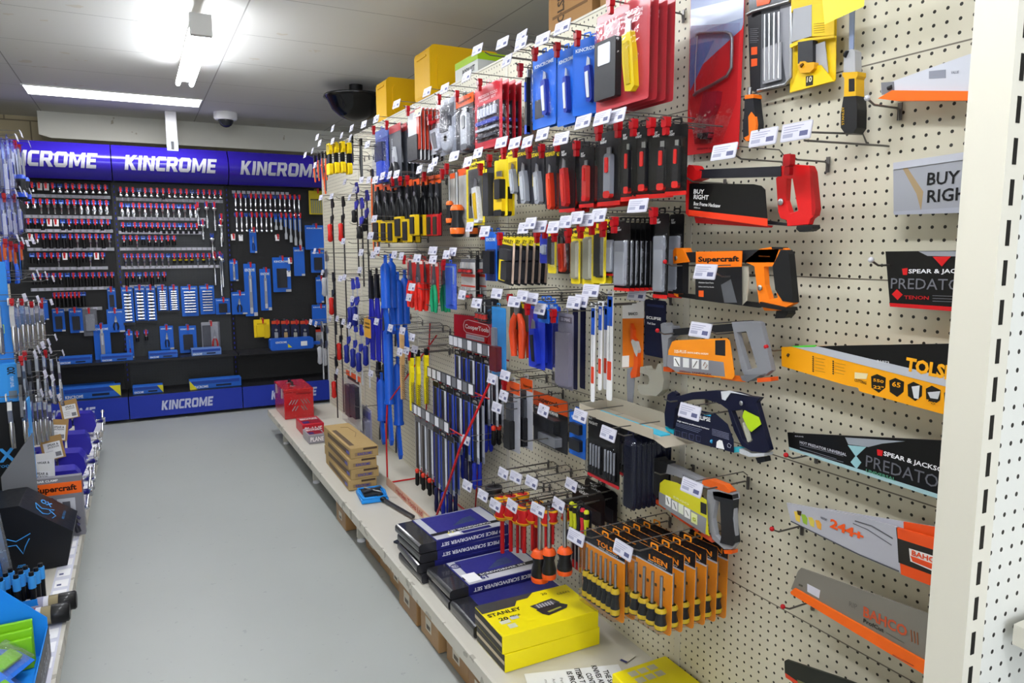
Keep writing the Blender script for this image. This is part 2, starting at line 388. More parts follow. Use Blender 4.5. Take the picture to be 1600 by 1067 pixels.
MB().box(xs[0], xs[3], .02, .06, 0, 2.39, BLACK).build('back_panel', bg)
# ---- left gondola
lg = thing('gondola_shelving', 'cream shelving along the left of the aisle with ticket edged low deck', 'shelving', (-.8, 0, 0))
LPEG = pegmat('peg_panel_left', '#cfcab6', 1)
MB().box(-.03, 0, .3, 6.1, .2, 2.26, LPEG).build('peg_panel', lg)
MB().box(0, .49, .3, 6.1, DZ-.025, DZ, DECK).build('deck', lg)
b = MB().box(.49, .502, .3, 6.1, DZ-.05, DZ+.004, EDGE); b.build('deck_edge', lg)
TS = mat('#c9cad8', .3)
b = MB().box(.43, .4895, .3, 6.1, DZ, DZ+.002, TS)
for k in range(36):
    y = 2.1+k*.105+random.uniform(-.01, .01)
    if 2.25 < y < 2.5: continue
    b.box(.437, .483, y, y+.07, DZ+.002, DZ+.003, WHITE); b.box(.445, .46, y+.015, y+.03, DZ+.003, DZ+.0034, mat('#4a5078', .5))
b.build('ticket_strip', lg)
MB().box(.02, .44, .3, 6.1, 0, DZ-.025, mat('#8c877b', .7)).build('plinth', lg)
# ---- near right end-of-row shelving with slotted upright
eg = thing('gondola_shelving', 'cream slotted upright and pegboard end of the nearest bay at right edge', 'shelving', (.957, .52, 0))
EPEG = pegmat('peg_panel_end', '#cfcfc8', 0)
MB().box(.04, 1.2, .012, .03, 0, 2.5, EPEG).build('peg_panel', eg)
b = MB().box(.002, .04, 0, .05, 0, 2.6, CREAM)
b.box(-.002, .002, 0, .052, 0, 2.6, CREAM)
for k in range(50): b.box(.012, .02, -.0008, 0, .1+k*.05, .132+k*.05, mat('#15130f', .6))
b.build('upright', eg)
q_ = ony(1584, 975, .518); MB().box(q_.x-.957, 1.1, -.30, -.002, q_.z-.03, q_.z, CREAM).build('shelf', eg)
# ------------------------------------------------------------------ shared builders for hung goods
def prism_hole(b, outer, hole, y0, y1, m):
    def area_(p): return sum(p[i][0]*p[(i+1) % len(p)][1]-p[(i+1) % len(p)][0]*p[i][1] for i in range(len(p)))
    if area_(outer) < 0: outer = outer[::-1]
    if area_(hole) > 0: hole = hole[::-1]
    bi, bj = min(((i, j) for i in range(len(outer)) for j in range(len(hole))), key=lambda t: (outer[t[0]][0]-hole[t[1]][0])**2+(outer[t[0]][1]-hole[t[1]][1])**2)
    no, nh = len(outer), len(hole); n = no+nh
    ring = [(bi+k) % no for k in range(no+1)]+[no+(bj+k) % nh for k in range(nh+1)]
    P = outer+hole; vs = [(p[0], y0, p[1]) for p in P]+[(p[0], y1, p[1]) for p in P]
    # split the ring in two simple polygons by a second bridge
    bi2, bj2 = min(((i, j) for i in range(no) for j in range(nh) if i != bi and j != bj and min((i-bi) % no, (bi-i) % no) > no//4), key=lambda t: (outer[t[0]][0]-hole[t[1]][0])**2+(outer[t[0]][1]-hole[t[1]][1])**2)
    A = [(bi+k) % no for k in range(((bi2-bi) % no)+1)]+[no+(bj2+k) % nh for k in range(((bj-bj2) % nh)+1)]
    Bp = [(bi2+k) % no for k in range(((bi-bi2) % no)+1)]+[no+(bj+k) % nh for k in range(((bj2-bj) % nh)+1)]
    fs = [tuple(A), tuple(Bp), tuple(n+i for i in A[::-1]), tuple(n+i for i in Bp[::-1])]
    fs += [(i, n+i, n+(i+1) % no, (i+1) % no) for i in range(no)]
    fs += [(no+i, n+no+i, n+no+(i+1) % nh, no+(i+1) % nh) for i in range(nh)]
    b.add(vs, fs, m)
def M(x): return G(x) if isinstance(x, str) else x
def traced(name, label, cat, w, zm, org, parts, group=None, plane='r', bevel=.0015):
    """a thing standing w metres off its wall; outlines given in a zoomed frame (x0, y0, scale)"""
    zx, zy, s = zm
    def W3(p, d):
        px, py = zx+p[0]/s, zy+p[1]/s
        return onx(px, py, WX-w-d) if plane == 'r' else ony(px, py, BY-w-d)
    o3 = W3(org, 0); rz = R_(-90) if plane == 'r' else 0
    root = thing(name, label, cat, o3, rz, group)
    def L(p, d):
        v = W3(p, d)-o3
        return (-v.y, v.z) if plane == 'r' else (v.x, v.z)
    for pn, items, *lab in parts:
        b = MB(); bv = bevel
        for it in items:
            k = it[0]
            if k == 'p':
                pts = [L(p, it[2]) for p in it[1]]
                if len(it) > 5: prism_hole(b, pts, [L(p, it[2]) for p in it[5]], -it[2], -it[2]+it[3], M(it[4]))
                else: b.prism(pts, -it[2], -it[2]+it[3], M(it[4]))
            elif k == 't':
                a, c = L(it[2], it[6]), L(it[3], it[6]); m = L((it[2][0], it[2][1]+it[4]), it[6])
                ht = abs(m[1]-a[1]); b.text(it[1], (a[0]+c[0])/2, (a[1]+c[1])/2, math.dist(a, c), ht, -it[6]-.0004, M(it[5]), .02 if len(it) < 8 else it[7], 0, math.degrees(math.atan2(c[1]-a[1], c[0]-a[0]))); bv = 0
            elif k == 'u':
                pts = [L(p, it[2])+(-(it[2] if len(p) < 3 else it[2]+p[2]),) for p in it[1]]
                b.tube([(x, y, z) for x, z, y in pts], it[3], M(it[4]), 8)
            elif k == 's':
                x, z = L(it[1], it[2]); b.sphere((x, -it[2], z), it[3], M(it[4]), 10, (1, .5, 1))
        b.build(pn, root, lab[0] if lab else None, bv)
    return root
LOCKC = G('#a30f18')
def price(b, m=TICK):
    """price ticket, 74 x 36 mm, local origin at its centre, facing -y"""
    b.rbox(-.037, .037, -.001, .001, -.018, .018, .003, mat('#b9b8c4', .3)); b.rect(-.035, .035, -.015, .016, -.0014, m)
    for k in range(3): b.rect(-.031, .018-.006*k, .010-.005*k, .0115-.005*k, -.0018, mat('#8e8fa6', .5))
    b.rect(-.031, -.006, -.011, -.003, -.0018, mat('#9a9bb0', .5)); b.rect(.010, .030, -.011, -.001, -.0018, mat('#55587a', .5))
    return b
_hp = {}
def hook(label, loc, rotz, L, lockd=None, ticket=True, tw=0, group=None, ball=None, tcol=None, wire=WIRE, tz=.022):
    root = thing('display_hook', label, 'hook', loc, rotz, group)
    k = (round(L, 2), round(lockd or 0, 2), ball, wire.name)
    if k not in _hp:
        b = MB().tube([(0, -.003, -.02), (0, -.006, 0), (0, -.012, .003), (0, -L+.02, .003), (0, -L, .012)], .0022, wire, 6)
        b.box(-.0045, .0045, -.003, 0, -.020, .014, wire)
        if ball: b.sphere((0, -L-.002, .014), .006, M(ball), 8)
        c = MB().tube([(0, -.004, .018), (0, -.02, .03), (0, -L-.018, .03), (0, -L-.03, .024)], .0016, wire, 5)
        d = MB()
        if lockd:
            d.rbox(-.0095, .0095, -lockd-.016, -lockd, -.012, .013, .004, LOCKC); d.rbox(-.007, .007, -lockd-.014, -lockd-.002, -.031, -.012, .003, LOCKC)
        _hp[k] = (b, c, d, {})
    b, c, d, ms = _hp[k]
    def pt(nm, mb):
        if nm in ms: o = bpy.data.objects.new(nm, ms[nm]); scene.collection.objects.link(o); o.parent = root
        else: o = mb.build(nm, root); ms[nm] = o.data
        return o
    pt('prong', b)
    if lockd: pt('stop_lock', d)
    if ticket:
        pt('ticket_arm', c); kk = 'price_ticket'+(tcol or '')
        if kk not in TM: 
            o = price(MB(), M(tcol) if tcol else TICK).build('price_ticket', root); TM[kk] = o.data
        else: o = bpy.data.objects.new('price_ticket', TM[kk]); scene.collection.objects.link(o); o.parent = root
        o.location = (0, -L-.032, tz-.006); o.rotation_euler = (R_(-14), 0, R_(tw+random.uniform(-5, 5)))
    return root
TM = {}
# ---- tools inside packs, drawn in local x/z with (x, ztop, zbottom, half width)
def t_knife(b, x, z1, z0, hw, c1, c2, y=-.004, d=.016):
    h = z1-z0
    b.prism([(x-hw*.3, z1), (x+hw*.2, z1-h*.05), (x+hw*.3, z1-h*.32), (x-hw*.6, z1-h*.30)], y-d*.6, y-d*.4, STEEL)
    b.prism([(x-hw*.6, z1-h*.22), (x+hw*.4, z1-h*.2), (x+hw*.75, z1-h*.5), (x+hw, z0+h*.06), (x+hw*.6, z0), (x-hw*.1, z0+h*.02), (x-hw*.5, z1-h*.6)], y-d, y, M(c1))
    b.prism([(x-hw*.35, z1-h*.35), (x+hw*.25, z1-h*.33), (x+hw*.6, z0+h*.1), (x+hw*.1, z0+h*.1), (x-hw*.2, z1-h*.6)], y-d-.003, y-d, M(c2))
def t_snap(b, x, z1, z0, hw, c1, c2, y=-.004, d=.014):
    h = z1-z0
    b.box(x-hw*.35, x+hw*.35, y-d*.6, y-d*.3, z1-h*.2, z1, STEEL)
    b.rbox(x-hw*.6, x+hw*.6, y-d, y, z0, z1-h*.12, hw*.4, M(c1)); b.rbox(x-hw*.25, x+hw*.3, y-d-.004, y-d, z1-h*.5, z1-h*.2, hw*.15, M(c2))
    b.rbox(x-hw*.6, x+hw*.6, y-d-.001, y-.001, z0, z0+h*.14, hw*.3, M(c2))
def t_bars(b, n, x0, x1, z1, z0, c, hwf=.32, y=-.003, d=.006):
    for i in range(n):
        x = x0+(x1-x0)*(i+.5)/n; q = (x1-x0)/n*hwf
        b.tube([(x, y-d/2, z1), (x, y-d/2, z0)], q, M(c), 6)
def t_driver(b, x, z1, z0, hw, c1, c2, y=-.012, up=False, hf=.45, sh=None):
    """screwdriver; handle at the bottom, or at the top when up"""
    a, c = (z0, z1) if not up else (z1, z0); s = 1 if c > a else -1; h = abs(c-a)
    sh = sh or STEEL
    b.lathe([(0, hw*.6), (h*.02, hw*.9), (h*hf*.3, hw), (h*hf*.62, hw*.72), (h*hf*.85, hw*.95), (h*hf, hw*.6)], (x, y, a), (0, 0, s), M(c1), 10)
    b.lathe([(h*hf*.10, hw*1.03), (h*hf*.28, hw*1.08), (h*hf*.30, hw*.9)], (x, y, a), (0, 0, s), M(c2), 10)
    b.lathe([(h*hf*.83, hw*1.0), (h*hf*.93, hw*.92), (h*hf*1.0, hw*.66)], (x, y, a), (0, 0, s), M(c2), 10)
    b.tube([(x, y, a+s*h*hf), (x, y, c)], hw*.28, M(sh), 8)
def t_pliers(b, x, z1, z0, hw, c, y=-.006, head='#3a3b40', hf=.55, c2=None):
    h = z1-z0; zp = z1-h*(1-hf)
    b.prism([(x-hw*.08, z1), (x+hw*.12, z1), (x+hw*.42, zp+h*.12), (x+hw*.35, zp-h*.02), (x-hw*.35, zp-h*.02), (x-hw*.42, zp+h*.12)], y-.010, y, M(head))
    b.lathe([(0, hw*.3), (.014, hw*.3)], (x, y+.001, zp+h*.08), (0, -1, 0), STEEL, 10)
    for s in (-1, 1):
        pts = [(x+s*hw*.2, y-.006, zp+h*.02), (x+s*hw*.55, y-.006, zp-h*.12), (x+s*hw*.66, y-.006, zp-h*.3), (x+s*hw*.5, y-.006, z0)]
        b.tube(pts, [hw*.18, hw*.26, hw*.28, hw*.2], M(c), 8)
        if c2: b.tube([(p[0], p[1]-.004, p[2]) for p in pts[1:]], [hw*.14, hw*.2, hw*.1], M(c2), 6)
def pack(name, cat, card='#141417', bands=(), texts=(), tools=(), clear=None, depth=.018, toolname='knife', corner=.006, thick=.0015, hole=True):
    """returns f(w, h) -> root; fractions: u in -.5...5 across, v in 0..1 down"""
    def f(w, h, label):
        root = thing(name, label, cat); U = lambda u: u*w; V = lambda v: -.006-v*h
        b = MB(); b.rbox(U(-.5), U(.5), -thick, 0, V(1), V(0), corner, M(card))
        if hole: prism_hole(b, rr(-.014, .014, -.0058, .010, .004), rr(-.009, .009, -.0045, .006, .003), -thick, 0, M(card))
        for u0, u1, v0, v1, c in bands: b.rbox(U(u0), U(u1), -thick-.0007, -thick, V(v1), V(v0), .002, M(c))
        for t, u, v, tw, th, c, *r in texts: b.text(t, U(u), V(v), tw*w, th*h, -thick-.0012, M(c), .03, 0, r[0] if r else 0)
        b.build('card', root)
        if tools:
            for tl in tools:
                b = MB(); k = tl[0]; nm = toolname
                if k == 'knife': t_knife(b, U(tl[1]), V(tl[2]), V(tl[3]), tl[4]*w, tl[5], tl[6], -thick)
                elif k == 'snap': t_snap(b, U(tl[1]), V(tl[2]), V(tl[3]), tl[4]*w, tl[5], tl[6], -thick)
                elif k == 'bars': t_bars(b, tl[1], U(tl[2]), U(tl[3]), V(tl[4]), V(tl[5]), tl[6], *(tl[7:]))
                elif k == 'driver':
                    t_driver(b, U(tl[1]), V(tl[2]), V(tl[3]), tl[4]*w, tl[5], tl[6], y=-thick-tl[4]*w, **(tl[7] if len(tl) > 7 else {}))
                elif k == 'pliers': t_pliers(b, U(tl[1]), V(tl[2]), V(tl[3]), tl[4]*w, tl[5], -thick, *(tl[6:]))
                elif k == 'block': b.rbox(U(tl[1]), U(tl[2]), -thick-tl[6], -thick, V(tl[4]), V(tl[3]), .004, M(tl[5])); nm = tl[7] if len(tl) > 7 else nm
                elif k == 'disc': b.lathe([(0, tl[3]*w), (.012, tl[3]*w), (.016, tl[3]*w*.8)], (U(tl[1]), -thick, V(tl[2])), (0, -1, 0), M(tl[4]), 18)
                b.build(nm, root, None, .0012 if k in ('block',) else 0)
        if clear:
            u0, u1, v0, v1 = clear; b = MB(); x0, x1, z1, z0 = U(u0), U(u1), V(v0), V(v1); e = min(.006, (x1-x0)*.15)
            o = rr(x0, x1, z0, z1, .008, 2); i = rr(x0+e, x1-e, z0+e, z1-e, .008, 2); n = len(o)
            b.add([(p[0], -thick-.0008, p[1]) for p in o]+[(p[0], -depth, p[1]) for p in i], [tuple(range(n, 2*n))]+[(k, (k+1) % n, n+(k+1) % n, n+k) for k in range(n)], CLEAR)
            b.build('blister', root)
        return root
    return f
def depth_of(o):
    d = 0
    for c in o.children:
        if c.type == 'MESH': d = max(d, max(-(c.matrix_basis @ v.co).y for v in c.data.vertices))
    return d
def hang(fn, xl, xr, yt, yb, w, desc, n=1, dn=.02, lock=True, ticket=True, tilt=0, hk=True, grp=None, tcol=None, extra=.03, wall='r', hdesc=None, swing=0):
    """hang n copies of a pack; pixel box of the front one on the plane w metres off the wall"""
    xm, ym = (xl+xr)/2, (yt+yb)/2
    if wall == 'r':
        X = WX-w; wd = abs(onx(xl, ym, X).y-onx(xr, ym, X).y); t = onx(xm, yt, X); bt = onx(xm, yb, X); rz = R_(-90)
    else:
        Y = BY-w; wd = abs(ony(xl, ym, Y).x-ony(xr, ym, Y).x); t = ony(xm, yt, Y); bt = ony(xm, yb, Y); rz = 0
    h = t.z-bt.z; o = fn(wd, h, ('foremost ' if n > 1 else '')+desc)
    z = t.z+.006; o.location = (t.x, t.y, z); o.rotation_euler = (0, R_(tilt), rz+R_(swing))
    o.rotation_mode = 'XYZ'
    if tilt: o.rotation_euler = (Matrix.Rotation(rz+R_(swing), 3, 'Z') @ Matrix.Rotation(R_(tilt), 3, 'Y')).to_euler()
    dp = depth_of(o); dn = max(dn, dp+.0025); n = max(1, min(n, int((w-.008)/dn)+1))
    if n > 1: o['group'] = grp or desc
    else: o['label'] = desc
    for k in range(1, n):
        d = dn*k; loc = (t.x+d, t.y, z) if wall == 'r' else (t.x, t.y+d, z)
        c = dup(o, loc, None, ORD[k]+' from front, '+desc)
        e = o.rotation_euler.copy(); e.rotate_axis('Z', R_(random.uniform(-.7, .7))); c.rotation_euler = e
    if hk:
        L = max(w+dp+extra, .06); hl = (WX-.0045, t.y, z-.003) if wall == 'r' else (t.x, BY-.012, z-.003)
        hook('hook carrying the '+(hdesc or desc), hl, rz, L, (w+dp+.003) if lock else None, ticket, tcol=tcol)
    return o
# ------------------------------------------------------------------ hacksaws on the near bay
ZA = (1000, 230, 3.953); ZB = (1000, 480, 4.103); ZC = (1000, 600, 3.81); ZD = (1200, 360, 2.8075); ZE = (1180, 720, 3.074); ZT = (1040, 0, 2.807); ZP = (860, 0, 3.9525)
RED = '#cf1a1c'; ORA = '#ee7a14'; NAV = '#10132b'; GRY = '#7d7e84'
traced('hacksaw', 'red box frame hacksaw with black sleeve card, topmost hacksaw on the pegboard', 'hacksaw', .10, ZA, (880, 250), [
    ('frame', [('p', [(368, 138), (870, 117), (870, 180), (368, 192)], .012, .024, '#23242c'), ('p', [(278, 150), (300, 108), (326, 114), (345, 142), (374, 145), (370, 192), (308, 214), (300, 385), (303, 430), (283, 410)], .016, .032, RED)], 'black top tube with red front bracket'),
    ('handle', [('p', [(868, 118), (905, 103), (1045, 112), (1062, 150), (1085, 380), (1075, 425), (1050, 445), (1040, 478), (908, 488), (905, 452), (866, 440), (852, 400), (838, 190), (856, 175)], .010, .015, RED, [(908, 195), (940, 192), (975, 392), (925, 408), (900, 330)]),
                ('p', [(1045, 112), (1062, 150), (1085, 380), (1075, 425), (1062, 420), (1050, 150)], .011, .017, '#a81216')], 'red handle'),
    ('blade', [('p', [(785, 452), (906, 470), (906, 486), (785, 476)], .006, .01, '#1c1c20'), ('p', [(335, 430), (800, 484), (790, 497), (345, 468)], .008, .012, '#b3161a')]),
    ('tension_knob', [('p', [(968, 486), (1062, 478), (1066, 500), (1040, 518), (985, 524), (964, 505)], .012, .024, '#17181b')]),
    ('sleeve_card', [('p', [(305, 225), (330, 222), (700, 228), (748, 238), (772, 262), (785, 440), (300, 388)], .022, .0015, '#09090b'), ('p', [(300, 386), (785, 440), (786, 488), (300, 420)], .0224, .0015, '#e2391a'),
                     ('t', 'BUY', (333, 273), (397, 275), 27, '#f0f0f0', .0235), ('t', 'RIGHT', (333, 306), (424, 311), 28, '#f0f0f0', .0235), ('t', 'Box Frame Hacksaw', (333, 347), (497, 362), 22, '#e6e6e6', .0235), ('t', '300mm', (334, 372), (372, 375), 9, '#c8c8c8', .0235)], 'black and red sleeve card lettered BUY RIGHT'),
    ('wing_screw', [('s', (868, 338), .014, .008, STEEL)])])
traced('hacksaw', 'orange and black hacksaw with price ticket on its sleeve, second hacksaw down', 'hacksaw', .10, ZA, (840, 650), [
    ('frame', [('p', [(262, 650), (860, 628), (830, 712), (262, 712)], .01, .02, '#1c1d22'), ('p', [(203, 640), (215, 622), (262, 622), (302, 708), (205, 720)], .014, .028, ORA), ('p', [(203, 712), (265, 708), (262, 905), (228, 905), (202, 900)], .01, .02, '#1a1a1e'), ('s', (221, 684), .016, .006, STEEL)]),
    ('handle', [('p', [(645, 706), (740, 628), (812, 616), (895, 624), (918, 660), (948, 965), (905, 985), (900, 1010), (770, 1010), (735, 960), (706, 735)], .010, .015, ORA, [(765, 738), (820, 735), (850, 930), (800, 938), (772, 850)]),
                ('p', [(868, 634), (905, 634), (920, 660), (948, 960), (880, 950), (835, 880), (818, 735)], .012, .018, '#17181b'), ('p', [(812, 616), (880, 618), (880, 630), (815, 628)], .012, .018, '#17181b'),
                ('p', [(740, 955), (900, 990), (905, 1012), (735, 985)], .018, .036, '#17181b'), ('s', (740, 868), .014, .007, STEEL), ('t', 'Supercraft', (735, 672), (803, 676), 9, '#7a3c08', .0125)], 'orange handle with black rubber grip'),
    ('blade', [('p', [(215, 895), (740, 960), (735, 992), (215, 922)], .004, .008, '#141416'), ('p', [(205, 893), (262, 898), (262, 906), (228, 906), (232, 925), (212, 915)], .008, .012, ORA)]),
    ('tension_knob', [('p', [(842, 1010), (912, 1005), (914, 1030), (890, 1056), (832, 1058)], .012, .024, '#141416')]),
    ('sleeve_card', [('p', [(345, 645), (630, 640), (626, 738), (345, 745)], .018, .002, '#f0740f'), ('p', [(342, 745), (626, 738), (628, 975), (500, 962), (342, 940)], .018, .002, '#17171b'),
                     ('p', [(500, 850), (560, 815), (598, 960), (520, 960)], .0185, .001, '#55575c'), ('p', [(362, 885), (392, 885), (392, 925), (362, 922)], .0185, .001, '#e0561a'), ('p', [(628, 740), (662, 738), (668, 820), (655, 950), (630, 975)], .006, .004, '#b9b3a2'),
                     ('t', 'Supercraft', (360, 697), (612, 693), 42, '#1b1210', .0186, .035), ('t', 'HACKSAW', (360, 797), (470, 800), 24, '#eeeeee', .0186), ('t', 'Aluminium Guard Frame', (362, 835), (455, 838), 9, '#c9c9c9', .0186), ('t', '300mm Soft Grip Handle', (362, 862), (457, 865), 9, '#c9c9c9', .0186)], 'orange and black sleeve card')])
traced('hacksaw', 'grey framed hacksaw with orange blade guard card, third hacksaw down', 'hacksaw', .10, ZB, (640, 100), [
    ('frame', [('p', [(204, 140), (590, 104), (590, 155), (204, 182)], .010, .02, '#1b1c20'), ('p', [(132, 108), (150, 98), (170, 120), (204, 122), (204, 185), (180, 200), (170, 380), (150, 378)], .014, .028, GRY)]),
    ('handle', [('p', [(584, 96), (700, 88), (750, 90), (772, 100), (845, 405), (820, 422), (800, 440), (665, 436), (648, 400), (600, 170)], .010, .015, GRY, [(622, 162), (680, 156), (750, 385), (690, 402), (640, 240)]),
                ('p', [(640, 440), (800, 425), (760, 440), (690, 478), (655, 470)], .014, .028, '#6d6e73')], 'grey plastic handle'),
    ('tension_knob', [('p', [(750, 455), (838, 448), (840, 475), (752, 482)], .012, .024, '#d9541d')], 'orange knob'),
    ('blade', [('p', [(150, 382), (205, 388), (205, 416), (150, 410)], .006, .01, '#d9541d'), ('p', [(238, 395), (470, 412), (470, 452), (238, 425)], .008, .01, '#d9541d'), ('p', [(515, 430), (670, 445), (682, 465), (670, 480), (520, 462)], .008, .01, '#e06a1c')]),
    ('sleeve_card', [('p', [(205, 222), (225, 212), (555, 198), (575, 215), (592, 330), (606, 440), (590, 462), (540, 455), (235, 418), (175, 372), (182, 280)], .019, .0015, '#e88a1e'), ('p', [(177, 305), (535, 352), (545, 445), (235, 415), (172, 375)], .0194, .0015, '#807f86'),
                     ('p', [(482, 212), (546, 210), (546, 312), (482, 305)], .0196, .001, '#222226'), ('p', [(216, 318), (256, 322), (256, 382), (216, 378)], .020, .001, '#e8e8e8'), ('p', [(275, 325), (314, 329), (314, 388), (275, 384)], .020, .001, '#d9d9d9'), ('p', [(333, 332), (376, 336), (376, 395), (333, 391)], .020, .001, '#e8e8e8'), ('p', [(394, 338), (438, 342), (438, 402), (394, 398)], .020, .001, '#dedede'),
                     ('u', [(405, 375), (416, 352), (430, 372), (416, 392)], .021, .0008, '#8a4a26'), ('u', [(340, 385), (365, 345)], .021, .0008, '#444'), ('u', [(225, 330), (250, 375)], .021, .0012, '#333'),
                     ('t', '325-PLUS', (220, 282), (298, 286), 20, '#f2ead8', .0202), ('t', 'SANDVIK BI-METAL HACKSAW', (303, 290), (440, 300), 12, '#f2ead8', .0202), ('t', '300mm SANDFLEX', (252, 408), (460, 432), 12, '#7c2a08', .0200)], 'orange and grey printed blade guard')])
traced('hacksaw', 'navy curved hacksaw with lime tag on its grip, fourth hacksaw down', 'hacksaw', .10, ZB, (640, 560), [
    ('frame', [('p', [(175, 560), (205, 540), (232, 555), (232, 572), (330, 545), (480, 533), (620, 545), (700, 570), (770, 580), (745, 610), (830, 915), (800, 935), (715, 925), (650, 890), (600, 790), (560, 655), (520, 625), (420, 590), (330, 592), (255, 610), (225, 650), (210, 780), (160, 760), (155, 680)], .010, .015, NAV, [(585, 665), (655, 655), (720, 850), (690, 880), (655, 850)])], 'navy one-piece bow and grip'),
    ('frame_insert', [('p', [(518, 540), (575, 534), (700, 568), (615, 552), (580, 548), (545, 598), (525, 590)], .0135, .002, '#c9ccd2'), ('p', [(608, 895), (700, 940), (800, 935), (795, 955), (700, 960), (620, 930)], .014, .028, '#b9bcc0'), ('s', (648, 615), .014, .006, STEEL), ('p', [(655, 740), (690, 730), (715, 850), (690, 870)], .001, .004, '#b9b9a9')]),
    ('blade', [('p', [(158, 765), (212, 785), (215, 815), (170, 790)], .006, .01, '#1f9fb4'), ('p', [(597, 895), (632, 900), (636, 928), (600, 932)], .015, .02, '#39a6b8')], 'teal blade clips'),
    ('tension_knob', [('p', [(740, 965), (795, 958), (802, 990), (755, 1000)], .01, .02, '#17181c')]),
    ('colour_tag', [('p', [(668, 660), (690, 672), (760, 705), (776, 750), (712, 800), (690, 775), (655, 700)], .0145, .0015, '#a9c81e')], 'lime green paper tag'),
    ('sleeve_card', [('p', [(270, 690), (370, 658), (480, 680), (560, 750), (598, 850), (600, 932), (400, 880), (215, 820), (235, 715)], .0195, .0015, '#14172f'), ('t', 'ECLIPSE', (355, 700), (452, 722), 26, '#f2f2f2', .0202), ('t', 'High tension professional hacksaw', (240, 728), (445, 782), 12, '#f0f0f0', .0202), ('p', [(412, 682), (456, 690), (452, 700), (410, 692)], .0202, .0006, '#2aa3d8'),
                     ('u', [(456, 858), (463, 862)], .0204, .0045, '#39a9de'), ('p', [(492, 862), (508, 850), (526, 856), (540, 912), (488, 900)], .0202, .0006, '#e8e8ea'), ('u', [(568, 872), (584, 884), (578, 902), (562, 895), (560, 880), (568, 872)], .0202, .0006, '#9aa0b4'),
                     *[('u', [(232, 742+8*k), (395-10*k, 786+9*k)], .0200, .0004, '#7f86a6') for k in range(3)], *[('u', [(462, 780+9*k), (570, 812+9*k)], .0200, .0004, '#8b90ac') for k in range(5)],
                     *[('u', [(225+45*k, 788+11*k), (255+45*k, 795+11*k), (250+45*k, 830+11*k), (226+45*k, 822+11*k), (225+45*k, 788+11*k)], .0200, .0004, '#555c84') for k in range(4)]], 'navy printed sleeve card')])
traced('hacksaw', 'silver and black hacksaw with yellow guard card and orange thumb pad, lowest hacksaw', 'hacksaw', .10, ZC, (560, 610), [
    ('frame', [('p', [(150, 470), (370, 575), (545, 650), (555, 690), (440, 665), (395, 625), (210, 545), (140, 530)], .012, .024, '#8f9096'), ('p', [(62, 470), (75, 445), (100, 438), (118, 460), (160, 468), (148, 530), (122, 528), (108, 640), (100, 672), (65, 640)], .016, .032, '#2b2b2d'), ('t', 'BAHCO', (255, 545), (325, 576), 16, '#6c6d73', .0126)]),
    ('handle', [('p', [(400, 620), (440, 615), (552, 655), (556, 700), (568, 950), (545, 985), (500, 985), (430, 925), (408, 860), (395, 700)], .009, .014, '#8b8c91', [(450, 695), (475, 690), (490, 870), (482, 935), (450, 900), (432, 800)]),
                ('p', [(432, 640), (470, 640), (550, 660), (556, 700), (548, 800), (565, 945), (550, 965), (475, 945), (485, 900), (475, 700), (440, 685)], .012, .019, '#26272a')], 'silver handle with black grip'),
    ('thumb_pad', [('p', [(370, 580), (378, 562), (420, 570), (500, 600), (540, 640), (530, 650), (470, 630), (370, 600)], .013, .02, '#dc5f1e')], 'orange thumb pad'),
    ('tension_knob', [('p', [(497, 988), (548, 990), (546, 1012), (503, 1010)], .01, .02, '#df5a18')], 'orange knob'),
    ('blade', [('p', [(60, 672), (150, 715), (148, 748), (65, 690)], .008, .01, '#cf4a24'), ('p', [(182, 755), (345, 850), (340, 882), (185, 775)], .008, .01, '#cf4a24'), ('p', [(362, 885), (425, 910), (430, 945), (368, 905)], .008, .01, '#cf5436')]),
    ('sleeve_card', [('p', [(118, 590), (145, 568), (220, 588), (395, 690), (405, 880), (412, 905), (240, 800), (112, 715)], .0175, .0015, '#c9c32a'), ('p', [(112, 640), (395, 800), (388, 895), (240, 800), (150, 740), (112, 712)], .018, .0015, '#84858a'),
                     ('p', [(152, 660), (182, 676), (182, 735), (152, 716)], .0185, .001, '#eee'), ('p', [(190, 690), (222, 706), (222, 760), (190, 742)], .0185, .001, '#ddd'), ('p', [(228, 708), (258, 722), (258, 780), (228, 762)], .0185, .001, '#d6dccb'), ('p', [(264, 730), (298, 748), (298, 805), (264, 788)], .0185, .001, '#e2e2e2'), ('p', [(304, 760), (340, 780), (340, 840), (304, 820)], .0185, .001, '#d9e0a0'), ('p', [(360, 700), (395, 715), (395, 780), (360, 765)], .0182, .001, '#2a2a2c'),
                     ('u', [(160, 675), (172, 715)], .0195, .001, '#222'), ('u', [(315, 795), (328, 800), (330, 815), (318, 812), (315, 795)], .0195, .0012, '#a9b31c'), ('u', [(200, 705), (214, 745)], .0195, .001, '#666'), ('u', [(272, 750), (288, 785)], .0195, .001, '#777'),
                     ('t', 'ERGO', (200, 670), (292, 718), 12, '#d9d9a0', .0186)], 'yellow and grey blade guard card')])
def hk(px, py, w, label, lockd=None, ticket=True, L=None, ball=None, dx=0, tcol=None, tw=0):
    """a hook whose tip is seen at pixel px,py"""
    p = onx(px, py, WX-w); hook(label, (WX-.0045, p.y, p.z-.004), R_(-90), L or w, lockd, ticket, tw, ball=ball, tcol=tcol)
hk(1237, 248, .12, 'display hook with red stop at the handle of the red hacksaw', .115, False); hk(1150, 247, .16, 'long display hook with price ticket above the red hacksaw', None, True)
hk(1075, 283, .13, 'bent hook under the front bracket of the red hacksaw', None, False)
hk(1042, 415, .16, 'display hook with red tip through the front of the orange hacksaw', None, False, ball='#b3121c'); hk(1120, 432, .16, 'display hook with ticket over the orange hacksaw sleeve', None, True)
